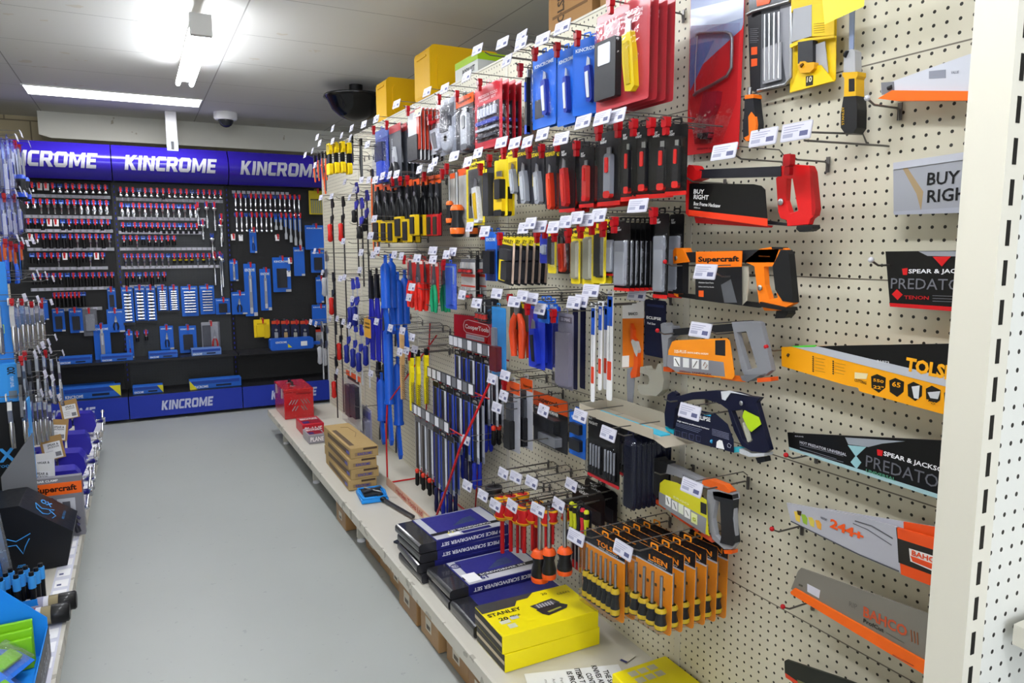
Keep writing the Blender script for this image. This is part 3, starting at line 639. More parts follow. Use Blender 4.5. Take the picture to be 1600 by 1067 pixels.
hk(1030, 522, .16, 'display hook with red tip through the front of the grey hacksaw', None, False, ball='#b3121c'); hk(1112, 522, .16, 'display hook with ticket over the grey hacksaw frame', None, True)
hk(1040, 628, .15, 'display hook through the front of the navy hacksaw', None, False); hk(1095, 648, .16, 'display hook with ticket in front of the navy hacksaw', None, True)
hk(1025, 742, .14, 'display hook through the front of the silver hacksaw', None, False); hk(1098, 765, .16, 'display hook with ticket over the yellow guard card', None, True)
# ------------------------------------------------------------------ hand saws on the near bay
traced('pruning_saw', 'polished saw with orange lower edge, top saw beside the white upright', 'saw', .04, ZT, (1060, 440), [
    ('blade', [('p', [(945, 365), (990, 358), (1330, 238), (1420, 215), (1420, 420), (960, 415), (945, 405)], .006, .002, '#c9ccd6'), ('p', [(945, 362), (1000, 358), (1003, 415), (948, 415)], .007, .002, '#77787d'), ('u', [(975, 388), (992, 380)], .0085, .004, '#2a2a2c'), ('p', [(1155, 312), (1228, 305), (1228, 342), (1155, 345)], .0066, .0005, '#8a8d9a'), ('t', 'VALUE', (1252, 318), (1286, 316), 12, '#6d7080', .0068)]),
    ('blade_guard', [('p', [(930, 432), (992, 396), (1420, 400), (1420, 440), (1010, 442)], .012, .014, '#ef6a1a')], 'orange plastic edge guard')])
traced('tenon_saw', 'silver blade saw lettered BUY RIGHT hanging half behind the white upright', 'saw', .04, ZT, (1130, 940), [
    ('blade', [('p', [(998, 718), (1320, 668), (1420, 655), (1420, 925), (1000, 935)], .008, .003, '#9a9ca4'), ('p', [(998, 714), (1420, 650), (1420, 684), (998, 744)], .010, .004, '#b7b9c4'), ('p', [(998, 928), (1420, 900), (1420, 930), (1002, 942)], .010, .004, '#a3a5b2'),
                ('t', 'BUY', (1148, 786), (1290, 776), 56, '#17171b', .0084), ('t', 'RIGHT', (1148, 862), (1378, 842), 56, '#17171b', .0084), ('p', [(1040, 740), (1060, 735), (1130, 840), (1120, 925), (1100, 850)], .0082, .0004, '#a08a6a')])])
traced('tenon_saw', 'tenon saw in black and red sleeve lettered PREDATOR by white upright', 'saw', .04, ZD, (560, 170), [
    ('sleeve', [('p', [(515, 92), (840, 88), (960, 86), (960, 360), (535, 330), (528, 250)], .010, .008, '#0a0a0c'), ('p', [(532, 318), (960, 345), (960, 366), (535, 334)], .0106, .006, '#c2121a'), ('p', [(660, 92), (950, 90), (940, 115), (700, 112)], .0106, .001, '#8f929a'), ('p', [(722, 115), (802, 114), (762, 158)], .0112, .001, '#c8171c'), ('p', [(588, 168), (612, 165), (610, 195), (592, 195)], .0108, .0006, '#c8171c'),
                 ('p', [(543, 280), (565, 258), (590, 282), (568, 305)], .0108, .0006, '#c8171c'), ('t', 'SPEAR & JACKSON', (617, 182), (940, 180), 24, '#e9e9ee', .0112), ('t', 'PREDATOR', (540, 232), (900, 240), 46, '#6f7078', .0112, .0), ('t', 'TENON', (598, 293), (706, 296), 16, '#b0161b', .0112), *[('u', [(722, 286+12*k), (900, 292+12*k)], .0108, .0005, '#6f7078') for k in range(3)]])])
traced('hand_saw', 'long hand saw in yellow and black sleeve with tool icons, middle of near bay', 'saw', .05, ZD, (90, 545), [
    ('sleeve', [('p', [(58, 512), (130, 508), (340, 506), (930, 494), (930, 850), (800, 815), (400, 705), (395, 690), (345, 680), (60, 595)], .008, .006, '#f2a413'), ('p', [(210, 508), (340, 505), (930, 494), (930, 690), (740, 648)], .0088, .005, '#0b0b0e'), ('p', [(105, 510), (215, 508), (930, 678), (930, 705), (800, 690)], .0092, .005, '#b9bcc6'), ('p', [(100, 507), (208, 503), (208, 511), (120, 513)], .0094, .004, '#52c83e'),
                 ('u', [(86, 545), (92, 549)], .0095, .004, '#4a3a20'), ('t', 'TOLSEN', (605, 585), (870, 640), 62, '#f2a91c', .0094, .045), ('t', '31073', (478, 573), (532, 580), 11, '#cfd0d4', .0094), ('t', 'CUTTING', (380, 655), (432, 670), 13, '#26221a', .0088),
                 *[('p', [(452+80*k, 640+18*k), (478+80*k, 630+17*k), (516+80*k, 646+18*k), (514+80*k, 690+18*k), (486+80*k, 712+18*k), (454+80*k, 690+18*k)], .0088, .0006, '#1c1a16') for k in range(5)],
                 ('t', '550', (462, 655), (508, 664), 13, '#f2a413', .0096), ('t', '22"', (462, 685), (508, 692), 14, '#f2a413', .0096), ('t', '65', (545, 672), (582, 680), 22, '#f2a413', .0096), ('t', '7mm', (692, 750), (745, 760), 20, '#f2a413', .0096), ('p', [(630, 685), (665, 680), (660, 740), (640, 735)], .0096, .0005, '#d6d8dc'), ('p', [(700, 710), (755, 705), (745, 740), (712, 735)], .0096, .0005, '#c6c8cc'), ('p', [(380, 622), (438, 628), (432, 652), (380, 650)], .0088, .0006, '#ead9a8'),
                 *[('u', [(196, 552+9*k), (200, 556+9*k)], .0088, .0014, '#4a3a20') for k in range(8)], *[('u', [(284, 572+9*k), (288, 576+9*k)], .0088, .0014, '#4a3a20') for k in range(7)], *[('u', [(207, 558+14*k), (250-6*(k % 2), 566+14*k)], .0086, .0004, '#a8842a') for k in range(5)], *[('u', [(294, 580+14*k), (340-6*(k % 2), 590+14*k)], .0086, .0004, '#a8842a') for k in range(4)]])])
traced('hand_saw', 'long hand saw in black and pale blue sleeve lettered PREDATOR, below the yellow one', 'saw', .05, ZD, (230, 1015), [
    ('sleeve', [('p', [(85, 886), (130, 890), (770, 922), (930, 930), (930, 1240), (770, 1172), (92, 958)], .008, .006, '#0a0a0c'), ('p', [(92, 950), (770, 1165), (930, 1220), (930, 1240), (770, 1185), (94, 962)], .0088, .005, '#9dbdc4'), ('p', [(338, 908), (600, 925), (500, 935), (440, 950), (352, 938)], .0088, .001, '#8f959e'), ('p', [(350, 942), (430, 950), (385, 992)], .0092, .001, '#8fbcc4'), ('p', [(385, 988), (408, 1018), (388, 1046), (362, 1016)], .0090, .001, '#8fbcc4'), ('p', [(478, 960), (504, 966), (500, 990), (480, 986)], .009, .0006, '#c8171c'),
                 ('t', 'SPEAR & JACKSON', (508, 980), (800, 1064), 26, '#e9e9ee', .0094), ('t', 'PREDATOR', (430, 1010), (800, 1120), 52, '#63646c', .0094, .0), ('t', 'HOT PREDATOR UNIVERSAL', (140, 928), (345, 984), 12, '#b9bac4', .0092), *[('u', [(140, 940+13*k), (330-30*(k % 2), 990+13*k)], .0090, .0005, '#7d7e88') for k in range(3)], ('t', 'UNIVERSAL', (430, 1052), (560, 1092), 14, '#4f8f74', .0092), ('t', 'SAWS', (118, 902), (156, 905), 5, '#b9bac4', .009)])])
traced('hand_saw', 'hand saw in silver sleeve marked 244+ with orange end, below the black one', 'saw', .05, ZE, (235, 330), [
    ('sleeve', [('p', [(150, 202), (480, 262), (680, 318), (700, 540), (690, 535), (500, 455), (172, 292)], .008, .006, '#a9a9b2'), ('p', [(676, 320), (880, 378), (990, 410), (990, 660), (860, 606), (700, 545)], .008, .007, '#df4f1c'), ('p', [(682, 372), (990, 470), (990, 600), (688, 488)], .0086, .006, '#26231f'), ('p', [(738, 420), (990, 500), (990, 590), (745, 482)], .0094, .002, '#e6e2e0'), ('p', [(745, 455), (990, 545), (990, 580), (755, 482)], .0098, .002, '#dd4a1e'),
                 ('t', 'BAHCO', (752, 440), (900, 492), 26, '#dd4a1e', .0100, .03), ('t', '244+', (360, 296), (520, 366), 44, '#e0541e', .0088, .04), *[('p', [(186+34*k, 242+14*k), (204+34*k, 244+14*k), (216+34*k, 262+14*k), (214+34*k, 296+12*k), (196+34*k, 286+12*k)], .0086, .0006, ['#d8b84a', '#8fb03a', '#c9b850', '#d99a3a'][k]) for k in range(4)],
                 ('p', [(200, 238), (222, 242), (218, 264), (204, 258)], .0092, .0005, '#3a2a1a'), ('u', [(480, 288), (560, 312), (660, 372)], .0084, .0012, '#4a4a50'), ('u', [(470, 300), (540, 330), (655, 405)], .0084, .0008, '#4a4a50'), ('t', 'HARDPOINT', (315, 270), (346, 285), 12, '#4a4a50', .0086),
                 ('u', [(172, 290), (500, 450), (690, 530)], .0084, .0014, '#3c3c42')]),
    ('blade', [('p', [(330, 228), (700, 290), (990, 335), (990, 420), (690, 330)], -.006, .003, '#b9b9c6'), ('p', [(712, 292), (990, 338), (990, 430), (714, 340)], -.004, .003, '#dd4f1c')], 'second sleeve showing behind')])
traced('hand_saw', 'bare grey saw blade with orange edge guard, lowest full saw on the bay', 'saw', .05, ZE, (270, 705), [
    ('blade', [('p', [(205, 530), (220, 514), (835, 735), (960, 780), (960, 1090), (830, 1000), (172, 615)], .004, .003, '#77736a'), ('p', [(250, 590), (312, 622), (306, 660), (250, 628)], .0046, .0006, '#c6c6d2'), ('t', 'BAHCO', (520, 722), (730, 822), 52, '#b9502e', .0046, .03), ('t', 'ProfCut', (520, 765), (618, 815), 20, '#23221f', .0046), ('t', 'RIP', (452, 685), (490, 702), 24, '#5a5750', .0044, .0), ('u', [(630, 825), (715, 875)], .0044, .0006, '#55524b'), *[('u', [(748+15*k, 812+6*k), (752+15*k, 868+7*k)], .0044, .0012, '#93593a') for k in range(3)], ('p', [(210, 590), (228, 598), (226, 606), (208, 598)], .0046, .0006, '#4a4a40')]),
    ('blade_guard', [('p', [(168, 630), (188, 612), (830, 972), (960, 1040), (960, 1105), (825, 1035), (172, 640)], .009, .012, '#ea6412'), ('u', [(660, 930), (760, 985)], .0095, .0008, '#8a3208')], 'orange edge guard')])
traced('hand_saw', 'dark saw with red corner only partly in view at bottom of near bay', 'saw', .05, ZE, (300, 1010), [
    ('sleeve', [('p', [(140, 962), (150, 955), (430, 1050), (900, 1230), (900, 1420), (200, 1090), (142, 1020)], .008, .006, '#1c1f1a'), ('p', [(143, 1018), (200, 1058), (230, 1075), (230, 1095), (146, 1040)], .0086, .006, '#c43a1e'), ('p', [(200, 1050), (300, 1095), (500, 1200), (400, 1160), (210, 1080)], .0088, .006, '#6a6740')])])
for (x, y, t, lb) in ((1364, 414, None, 'tip of display hook holding the black and red tenon saw'), (1200, 548, '#b3121c', 'red tipped hook through the yellow hand saw sleeve'), (1231, 717, '#b3121c', 'red tipped hook under the black and pale blue hand saw'),
                      (1209, 832, '#b3121c', 'red tipped hook under the silver hand saw sleeve'), (1226, 953, '#b3121c', 'red tipped hook under the grey blade with orange guard'), (1358, 162, None, 'bare hook beneath the polished orange-edged saw')):
    hk(x, y, .10, lb, None, False, ball=t or '#c9c9d0')
# ---- carded saws on the top of the near bay
o = traced('coping_saw_pack', 'red clear-wrapped coping saw card with red handle, top left of near bay', 'carded saw', .02, ZP, (1020, 0), [
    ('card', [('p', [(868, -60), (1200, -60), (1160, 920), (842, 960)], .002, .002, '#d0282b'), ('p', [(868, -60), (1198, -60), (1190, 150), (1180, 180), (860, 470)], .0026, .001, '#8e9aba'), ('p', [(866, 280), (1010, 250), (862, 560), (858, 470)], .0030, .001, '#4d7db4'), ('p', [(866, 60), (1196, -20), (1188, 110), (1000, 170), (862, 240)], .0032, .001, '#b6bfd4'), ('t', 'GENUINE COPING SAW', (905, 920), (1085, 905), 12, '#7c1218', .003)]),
    ('frame', [('u', [(885, 590), (905, 570), (990, 530), (1090, 470), (1118, 420), (1122, 240), (1112, 210), (1085, 200), (920, 208), (905, 214), (900, 235)], .012, .0045, STEEL), ('u', [(908, 215), (895, 400), (892, 580)], .012, .0014, STEEL)], 'bent steel frame'),
    ('handle', [('p', [(945, 570), (1030, 560), (1020, 640), (985, 730), (975, 840), (965, 858), (910, 852), (905, 830), (915, 700)], .02, .022, '#a32232'), ('p', [(905, 825), (978, 815), (966, 858), (910, 855)], .0205, .023, '#2a1418')], 'ribbed red handle'),
    ('blister', [('p', [(866, 160), (1170, 140), (1150, 620), (1060, 880), (890, 890), (850, 600)], .024, .0004, CLEAR)])])
traced('junior_saw_set', 'blade set on black card in clear sleeve with orange screwdriver handle below', 'carded saw', .03, ZP, (1290, 40), [
    ('card', [('p', [(1225, -20), (1490, -60), (1480, 500), (1270, 575), (1245, 560)], .002, .002, '#55575d'), ('p', [(1218, 80), (1300, 70), (1295, 560), (1235, 560)], .003, .002, '#1b1b20'), ('p', [(1270, -20), (1370, -40), (1350, 22), (1275, 40)], .004, .002, '#e0531a'), ('p', [(1240, 292), (1277, 288), (1276, 335), (1240, 340)], .0036, .001, '#e0531a'), ('p', [(1240, 365), (1277, 360), (1276, 405), (1240, 412)], .0036, .001, '#e0531a'),
              ('p', [(1420, 40), (1485, 20), (1480, 500), (1455, 500), (1410, 200)], .003, .001, '#8b8c93'), *[('u', [(1232, 180+12*k), (1285-8*(k % 2), 176+12*k)], .0036, .0005, '#83848c') for k in range(8)]]),
    ('blade', [*[('u', [(1325+28*k, 90-5*k), (1322+28*k, 500-5*k)], .008, .003, STEEL) for k in range(4)], ('p', [(1310, 300), (1425, 255), (1425, 490), (1310, 520)], .009, .002, '#8d8e94')]),
    ('frame', [('u', [(1280, 560), (1450, 520), (1485, 480), (1488, 40)], .01, .004, STEEL), ('u', [(1215, 90), (1250, 70), (1480, 5)], .012, .0045, STEEL)], 'chromed bow'),
    ('handle', [('u', [(1232, 540), (1228, 600)], .016, .006, STEEL), ('p', [(1200, 600), (1250, 590), (1262, 700), (1270, 760), (1262, 870), (1225, 878), (1190, 860), (1188, 770), (1196, 700)], .022, .026, '#25262b'), ('p', [(1240, 690), (1262, 720), (1268, 770), (1256, 865), (1210, 872), (1195, 850), (1225, 835), (1222, 720)], .024, .008, '#f0741a'), ('p', [(1200, 588), (1252, 580), (1254, 605), (1200, 612)], .0235, .028, '#f0741a')], 'orange and black handle')])
traced('jab_saw_pack', 'yellow card with grey window holding a short black jab saw, top of near bay', 'carded saw', .03, ZT, (640, 20), [
    ('card', [('p', [(550, -40), (750, -60), (745, 350), (738, 358), (545, 408)], .002, .002, '#e8c21a'), ('p', [(560, 40), (640, 20), (640, 158), (550, 185)], .014, .002, '#9ea0a5'), ('p', [(552, -40), (745, -60), (740, 10), (640, 20), (560, 42), (550, 60)], .013, .004, '#e3bb12'), ('p', [(640, 20), (742, 8), (738, 155), (640, 160)], .013, .004, '#e6c114'), ('p', [(545, 195), (600, 170), (740, 155), (740, 165), (620, 178), (545, 210)], .016, .006, '#e8c21a'),
              ('p', [(545, 405), (580, 310), (600, 300), (680, 285), (738, 355)], .012, .003, '#eec716'), ('p', [(615, 335), (647, 330), (645, 372), (615, 378)], .0128, .001, '#26241c'), ('t', '10', (620, 350), (642, 346), 24, '#e9e2c0', .0134), *[('u', [(650, 105+10*k), (696, 100+10*k)], .0134, .0005, '#a0860e') for k in range(5)]]),
    ('saw_handle', [('p', [(580, 185), (645, 175), (645, 270), (580, 280)], .018, .02, '#2c2d31'), ('p', [(580, 290), (590, 270), (610, 268), (618, 275), (652, 272), (650, 300), (632, 318), (590, 320)], .022, .02, '#d89c14'), ('u', [(597, 284), (601, 290)], .0225, .005, '#5a3c08')], 'black and yellow handle'),
    ('blade', [('p', [(645, 200), (698, 180), (712, 320), (650, 290)], .008, .002, '#a2a3a8')])])
traced('pad_saw', 'yellow handled pad saw with grey blade hanging bare on its hook', 'saw', .05, ZT, (830, 130), [
    ('blade', [('p', [(806, -60), (830, -60), (822, 240), (804, 240)], .004, .003, '#7d8aa8')], 'blue grey blade'),
    ('handle', [('p', [(785, 225), (815, 215), (830, 225), (832, 318), (780, 320), (782, 250)], .012, .02, '#a7a8ab'), ('p', [(775, 318), (842, 314), (842, 332), (834, 345), (834, 420), (782, 424), (784, 345), (775, 332)], .014, .026, '#d8a818'), ('p', [(803, 346), (828, 344), (828, 400), (803, 402)], .0146, .002, '#1c1c1e'), ('p', [(780, 424), (836, 420), (840, 480), (838, 560), (822, 584), (785, 584), (768, 560), (768, 500)], .016, .03, '#1e1e20'), ('u', [(790, 236), (796, 238)], .014, .007, '#1c1c20'), ('t', 'STANLEY', (778, 548), (779, 468), 12, '#b8901c', .0165)], 'yellow and black handle')])
b = MB().poly([(-.04, -.03), (.05, -.02), (.05, .03), (-.05, .03)], 0, M('#e6dc4a')); p = onx(1316, 5, WX-.1)
tag(b.build('shelf_note', None, None, 0, p, (0, 0, R_(-90))), 'blank yellow note clipped at the top over the pad saw', 'note')
# empty double prong hook with two tickets
p = onx(1368, 214, WX-.02); t = thing('display_hook', 'empty twin prong hook with two side by side price tickets', 'hook', (WX-.0045, p.y, p.z), R_(-90))
MB().tube([(-.14, -.20, .02), (-.03, -.015, .01), (-.03, -.0, -.01)], .0022, WIRE).tube([(-.02, -.2, -.016), (.02, -.02, -.02), (.02, 0, -.02)], .0022, WIRE).build('prong', t)
for x in (-.125, -.04):
    q = price(MB()).build('price_ticket', t); q.location = (x, -.2, .004); q.rotation_euler = (R_(-10), 0, 0)
# ------------------------------------------------------------------ carded goods, first bay from the post
YEL = '#e8cf1e'; KB_ = '#1a5fc4'
def zz(x0, y0, s, *r): return (x0+r[0]/s, x0+r[1]/s, y0+r[2]/s, y0+r[3]/s)
def z56(*r): return zz(560, 0, 3.9525, *r)
def z68(*r): return zz(680, 200, 3.81, *r)
def z70(*r): return zz(700, 400, 3.811, *r)
def z74(*r): return zz(740, 560, 5.925, *r)
def z88(*r): return zz(880, 600, 4.85, *r)
def z48(*r): return zz(480, 150, 4.267, *r)
def z57(*r): return zz(570, 340, 6.667, *r)
def z78(*r): return zz(780, 740, 3.262, *r)
def z60(*r): return zz(600, 720, 3.075, *r)
redcard = pack('knife_pack', 'carded tool', '#b0323a', [(-.35, -.05, .12, .3, '#d3a5a9')], [('TRIMMING KNIFE', .18, .13, .4, .03, '#f0c8c8'), ('WITH HOLSTER', .18, .17, .4, .03, '#f0c8c8')],
               [('block', -.42, .0, .3, .9, '#242529', .02, 'holster'), ('block', -.34, -.1, .34, .55, '#c9cbd4', .022, 'blade_window'), ('knife', .18, .16, .9, .15, '#e6cc14', '#d8b80e')], (-.45, .45, .1, .93), .02, 'knife', thick=.001)
hang(redcard, 932, 1014, 8, 165, .21, 'red card with yellow knife and black holster, top row', 4, .026, ticket=False)
kb = lambda t: pack('knife_pack', 'carded tool', KB_, [(-.4, .0, .6, .86, '#3a3c44')] if t else [], [('KINCROME', .0, .14, .8, .05, '#cfe0f4')], [('knife', .12, .25, .86, .17, '#243a9c', '#c2c6cf')], (-.44, .44, .2, .92), .018)
hang(kb(1), *z56(1078, 1222, 330, 785), .17, 'blue carded folding knife, left of the three blue knife cards', 2, .022)
hang(kb(0), *z56(1232, 1345, 305, 770), .17, 'blue carded folding knife, middle of the three blue knife cards', 2, .022)
hang(kb(0), *z56(1352, 1480, 235, 705), .17, 'blue carded folding knife, right of the three blue knife cards', 3, .022, swing=16)
marking = pack('marking_knife_pack', 'carded tool', '#33353b', [], [], [('snap', 0, .0, 1, .35, '#1b1c20', '#2d4bb0')], thick=.001)
hang(marking, *z56(1042, 1072, 430, 830), .17, 'slim black marking tool beside the blue knife cards', 1)
scr = pack('precision_tool_pack', 'carded tool', '#b01f2c', [(-.4, .4, .3, .88, '#3a2a30')], [('PRECISION TOOLS', 0, .16, .7, .05, '#e6b6ba'), ('HOBBY SET', 0, .22, .6, .04, '#e6b6ba')],
           [('bars', 6, -.35, .35, .36, .5, '#c9ccd6'), ('block', -.38, .38, .56, .62, '#2c3a9a', .012, 'handle'), ('block', -.38, .38, .68, .72, '#9ea2ae', .012, 'handle'), ('block', -.38, .38, .78, .83, '#2b2b33', .012, 'handle')], (-.46, .46, .28, .92), .02, 'bits')
hang(scr, *z56(718, 885, 520, 915), .19, 'clear red carded hobby tool set, top row', 4, .026)
snap = pack('snap_knife_pack', 'carded tool', '#2b2b2f', [(-.5, .5, 0, .17, '#e0561a'), (-.5, .5, .17, .24, '#3a1a10')], [('Supercraft', 0, .09, .8, .06, '#2a1208')], [('snap', .1, .22, .96, .3, '#b9bcc0', '#6a6c70')], (-.45, .45, .2, .98), .018)
hang(snap, *z56(603, 712, 590, 945), .19, 'grey snap knife under an orange header, top row', 2, .024)
rot = pack('rotary_cutter_pack', 'carded tool', '#8d9098', [(-.4, .4, .1, .35, '#3b3d44')], [], [('block', -.25, .25, .32, .6, '#4b4d54', .02, 'handle'), ('disc', .05, .72, .34, '#a9acb4'), ('disc', .05, .72, .12, '#2a2a2e')], (-.48, .48, .02, .97), .024, 'blade')
hang(rot, *z56(502, 600, 610, 955), .19, 'clear packed rotary cutter with round blade, top row', 1)
crv = pack('cutter_pack', 'carded tool', '#c9cbd0', [(-.4, .4, 0, .14, '#b51c24')], [], [('knife', 0, .12, .95, .42, '#c4c6cc', '#6b6d73')], (-.48, .48, .1, .97), .02)
hang(crv, *z56(440, 530, 735, 950), .19, 'silver curved cutter in clear pack, top row', 2, .024, tcol='#d8cfa0')
hack = pack('hacking_knife', 'knife', '#c9cacf', [(-.5, .5, 0, .1, '#a41c22')], [], [('block', -.42, .45, .05, .52, '#c4c6cc', .004, 'blade'), ('block', -.35, .4, .50, .99, '#1e1e22', .014, 'handle'), ('block', .30, .5, .02, .8, '#a8321f', .009, 'strip')], None, .02, 'blade')
hang(hack, *z56(305, 385, 680, 1000), .24, 'red and silver hacking knife with black handle, top row', 7, .017)
shr = pack('snips_pack', 'carded tool', '#4b4e56', [(-.5, .5, 0, .12, '#b5202a')], [('TIN SNIPS', -.25, .35, .5, .05, '#b9bcc6', 90)], [('pliers', .0, .35, .97, .4, '#2a2b30', '#b9bcc2')], None, .018, 'snips')
hang(shr, *z56(190, 262, 770, 1160), .22, 'dark grey card of snips with red top, top row', 4, .024)
blp = pack('clamp_pack', 'carded tool', '#2742b8', [(-.5, .5, 0, .16, '#6f8ae0')], [], [('block', -.3, .3, .25, .6, '#16214e', .02, 'clamp'), ('block', -.2, .25, .6, .95, '#2d55d4', .02, 'clamp')], (-.48, .48, .02, .98), .026, 'clamp')
hang(blp, *z56(105, 182, 800, 1130), .22, 'clear wrapped blue tool pack at the far end of top row', 3, .03)
# second row
brk = lambda c: pack('utility_knife_pack', 'carded tool', '#09090b', [(-.5, .5, .94, 1, '#d2201c')], [('BUY', -.28, .09, .2, .035, '#dddddd'), ('RIGHT', -.24, .13, .28, .035, '#dddddd')],
           [('snap', .08, .22, .9, .24, c, '#d42420')], (-.42, .45, .14, .93), .022)
hang(brk('#1b1b1f'), *z68(1395, 1490, -20, 400), .17, 'black and red knife card nearest the panel joint, second row', 1, ticket=False, swing=20)
hang(brk('#1b1b1f'), *z68(1300, 1412, -15, 415), .18, 'black and red knife card second from the panel joint, second row', 1, ticket=False, swing=16)
hang(brk('#1b1b1f'), *z68(1195, 1298, -10, 420), .19, 'black and red knife card third from the panel joint, second row', 1, swing=12)
hang(brk('#1b1b1f'), *z68(1120, 1196, 0, 435), .20, 'black and red knife card fourth from the panel joint, second row', 1, swing=8)
hang(brk('#8c8e94'), *z68(972, 1108, 20, 462), .20, 'wide black card with silver snap knife and red slider, second row', 3, .028)
hang(brk('#c43a30'), *z68(862, 950, 115, 472), .20, 'black card with red and grey knife, second row', 4, .026)
hang(pack('utility_knife_pack', 'carded tool', '#09090b', [(-.5, .5, .95, 1, '#d2201c')], [('BUY', -.24, .12, .2, .035, '#dddddd'), ('RIGHT', -.18, .16, .3, .035, '#dddddd')], [('knife', -.05, .22, .92, .26, '#c4231d', '#d63a2a')], (-.42, .45, .18, .94), .022), *z68(742, 836, 88, 500), .20, 'black card with all-red trimming knife, second row', 3, .026)
stn = lambda c, c2: pack('trimming_knife_pack', 'carded tool', '#23242c', [(-.45, .45, .02, .12, '#26272c'), (-.4, -.05, .42, .66, YEL)], [('STANLEY', 0, .07, .9, .07, YEL)], [('knife', .12, .24, 1.02, .32, c, c2)], None, .018)
hang(stn('#c2331c', '#d34a28'), *z68(660, 722, 130, 480), .19, 'orange trimming knife on dark card with yellow lettering, second row', 2, .024)
hang(stn('#8b8f98', '#a9adb5'), *z68(575, 652, 135, 450), .19, 'grey metal trimming knife, right one of two, second row', 2, .024)
hang(stn('#8b8f98', '#a9adb5'), *z68(490, 570, 130, 448), .19, 'grey metal trimming knife, left one of two, second row', 3, .024)
hang(pack('trimming_knife_pack', 'carded tool', YEL, [(-.4, .4, .3, .5, '#b89c14')], [('STANLEY', 0, .1, .8, .06, '#1c1a10')], [('knife', .25, .35, 1.25, .35, '#8b8f98', '#a9adb5')], None, .018), *z68(432, 490, 140, 345), .19, 'yellow card with grey knife hanging below it, second row', 1, ticket=False)
hang(pack('retractable_knife', 'knife', YEL, [(-.5, .5, 0, .3, '#e0c81a')], [], [('snap', .0, .2, 1, .55, '#d9b515', '#1b1b1e'), ('block', -.1, .35, .35, .7, '#1a1a1d', .024, 'grip')], None, .018), *z68(355, 430, 190, 525), .19, 'yellow and black retractable knife, second row', 2, .026)
hang(pack('tool_tube', 'carded tool', '#2b2c2e', [(-.5, -.3, 0, 1, YEL)], [], [('block', -.25, .4, .1, 1, '#2e2f33', .022, 'tube')], None, .018), *z68(300, 352, 240, 525), .19, 'dark grey tube pack with yellow edge, second row', 1)
hang(pack('knife_pack', 'carded tool', YEL, [(-.38, .38, .1, .88, '#5a5b57'), (-.3, .1, .48, .68, YEL)], [('STANLEY', 0, .05, .7, .04, '#1c1a10')], [('knife', .15, .25, .97, .26, '#dcdcdc', '#e0b81a')], (-.42, .42, .12, .92), .022), *z68(185, 292, 205, 580), .19, 'yellow edged card with folding knife on grey panel, second row', 1)
carv = pack('carving_tool_pack', 'carded tool', '#b9b8b4', [(-.5, .5, 0, .1, '#e0561a')], [], [('driver', 0, .06, 1.0, .26, '#1c1c1f', '#e0641c', {'hf': .5})], None, .018, 'carving_tool', thick=.0008)
hang(carv, *z68(135, 200, 240, 650), .15, 'black handled chisel in clear sleeve with orange header, right one', 2, .03)
hang(carv, *z68(88, 122, 270, 580), .15, 'black handled chisel in clear sleeve with orange header, left one', 2, .03)
sup = pack('pliers_pack', 'carded tool', '#09090b', [(-.5, .5, 0, .14, '#e0561a'), (-.5, .5, .62, .66, '#a81c22')], [('Supercraft', 0, .07, .8, .05, '#2a1208')], [('pliers', 0, .12, .66, .36, '#1a1a1c'), ('block', -.4, .4, .64, .99, '#b51d24', .016, 'handle'), ('block', -.25, .25, .68, .97, '#222226', .02, 'grip')], None, .02, 'pliers')
for i, x in enumerate((848, 806, 762)):
    hang(sup, *z48(x, x+46, 525+6*i, 935), .15+.0*i, 'cutter with red and black grips under orange header, %s from the right' % ORD[i], 1, lock=(i == 1), ticket=(i == 0))
snp = pack('aviation_snips', 'snips', '#0c0c0e', [(-.5, .5, 0, .1, '#e0561a')], [], [('pliers', 0, .04, .62, .45, '#17181b', '#17181b'), ('block', -.45, .35, .62, .99, '#d9b515', .022, 'handle'), ('block', -.3, .3, .66, .96, '#1b1b1d', .028, 'grip')], None, .018, 'head', thick=.001)
for i, (a, c, t, d) in enumerate(((706, 748, 555, 935), (655, 700, 560, 980), (600, 655, 565, 950), (555, 598, 590, 980), (508, 552, 590, 980), (450, 505, 590, 975))):
    hang(snp, *z48(a, c, t, d), .2, 'yellow and black handled snips, %s from the right in the second row' % ORD[i], 2, .04, lock=i in (0, 1, 2))
# third row
blc = lambda n='blade_pack': pack(n, 'carded tool', '#09090b', [(-.5, .5, .955, 1, '#d2201c')], [('BUY', -.25, .07, .2, .025, '#cfcfcf'), ('RIGHT', -.2, .10, .28, .025, '#cfcfcf')], [('block', -.38, .3, .26, .92, '#8e9096', .008, 'blades'), ('block', -.34, .26, .42, .90, '#a3a5ab', .009, 'blades')], (-.44, .4, .22, .94), .014)
hang(blc(), *z68(1310, 1395, 510, 1015), .15, 'tall black card of silver blades beside the panel joint, third row', 2, .05)
hang(blc(), *z68(1072, 1165, 565, 970), .20, 'black card of silver blades in a deep stack, third row', 8, .0165)
hang(blc(), *z68(1020, 1080, 590, 880), .20, 'short black card of silver blades, third row', 3, .02)
ylw = lambda c, d=.9: pack('blade_pack', 'carded tool', YEL, [(-.3, .3, .14, d, c)], [('STANLEY', 0, .07, .7, .05, '#1c1a10')], [('block', -.28, .26, .16, d-.02, c, .009, 'blades')], (-.4, .4, .12, .93), .013)
hang(ylw('#33332c'), *z68(946, 1020, 578, 925), .21, 'yellow card with black handled blade, right of the yellow trio', 3, .02)
hang(ylw('#9c9a86'), *z68(882, 948, 600, 938), .21, 'yellow card of grey snap blades, middle of the yellow trio', 2, .02)
hang(ylw('#a5a089'), *z68(813, 866, 630, 928), .21, 'yellow card of grey snap blades, left of the yellow trio', 2, .02)
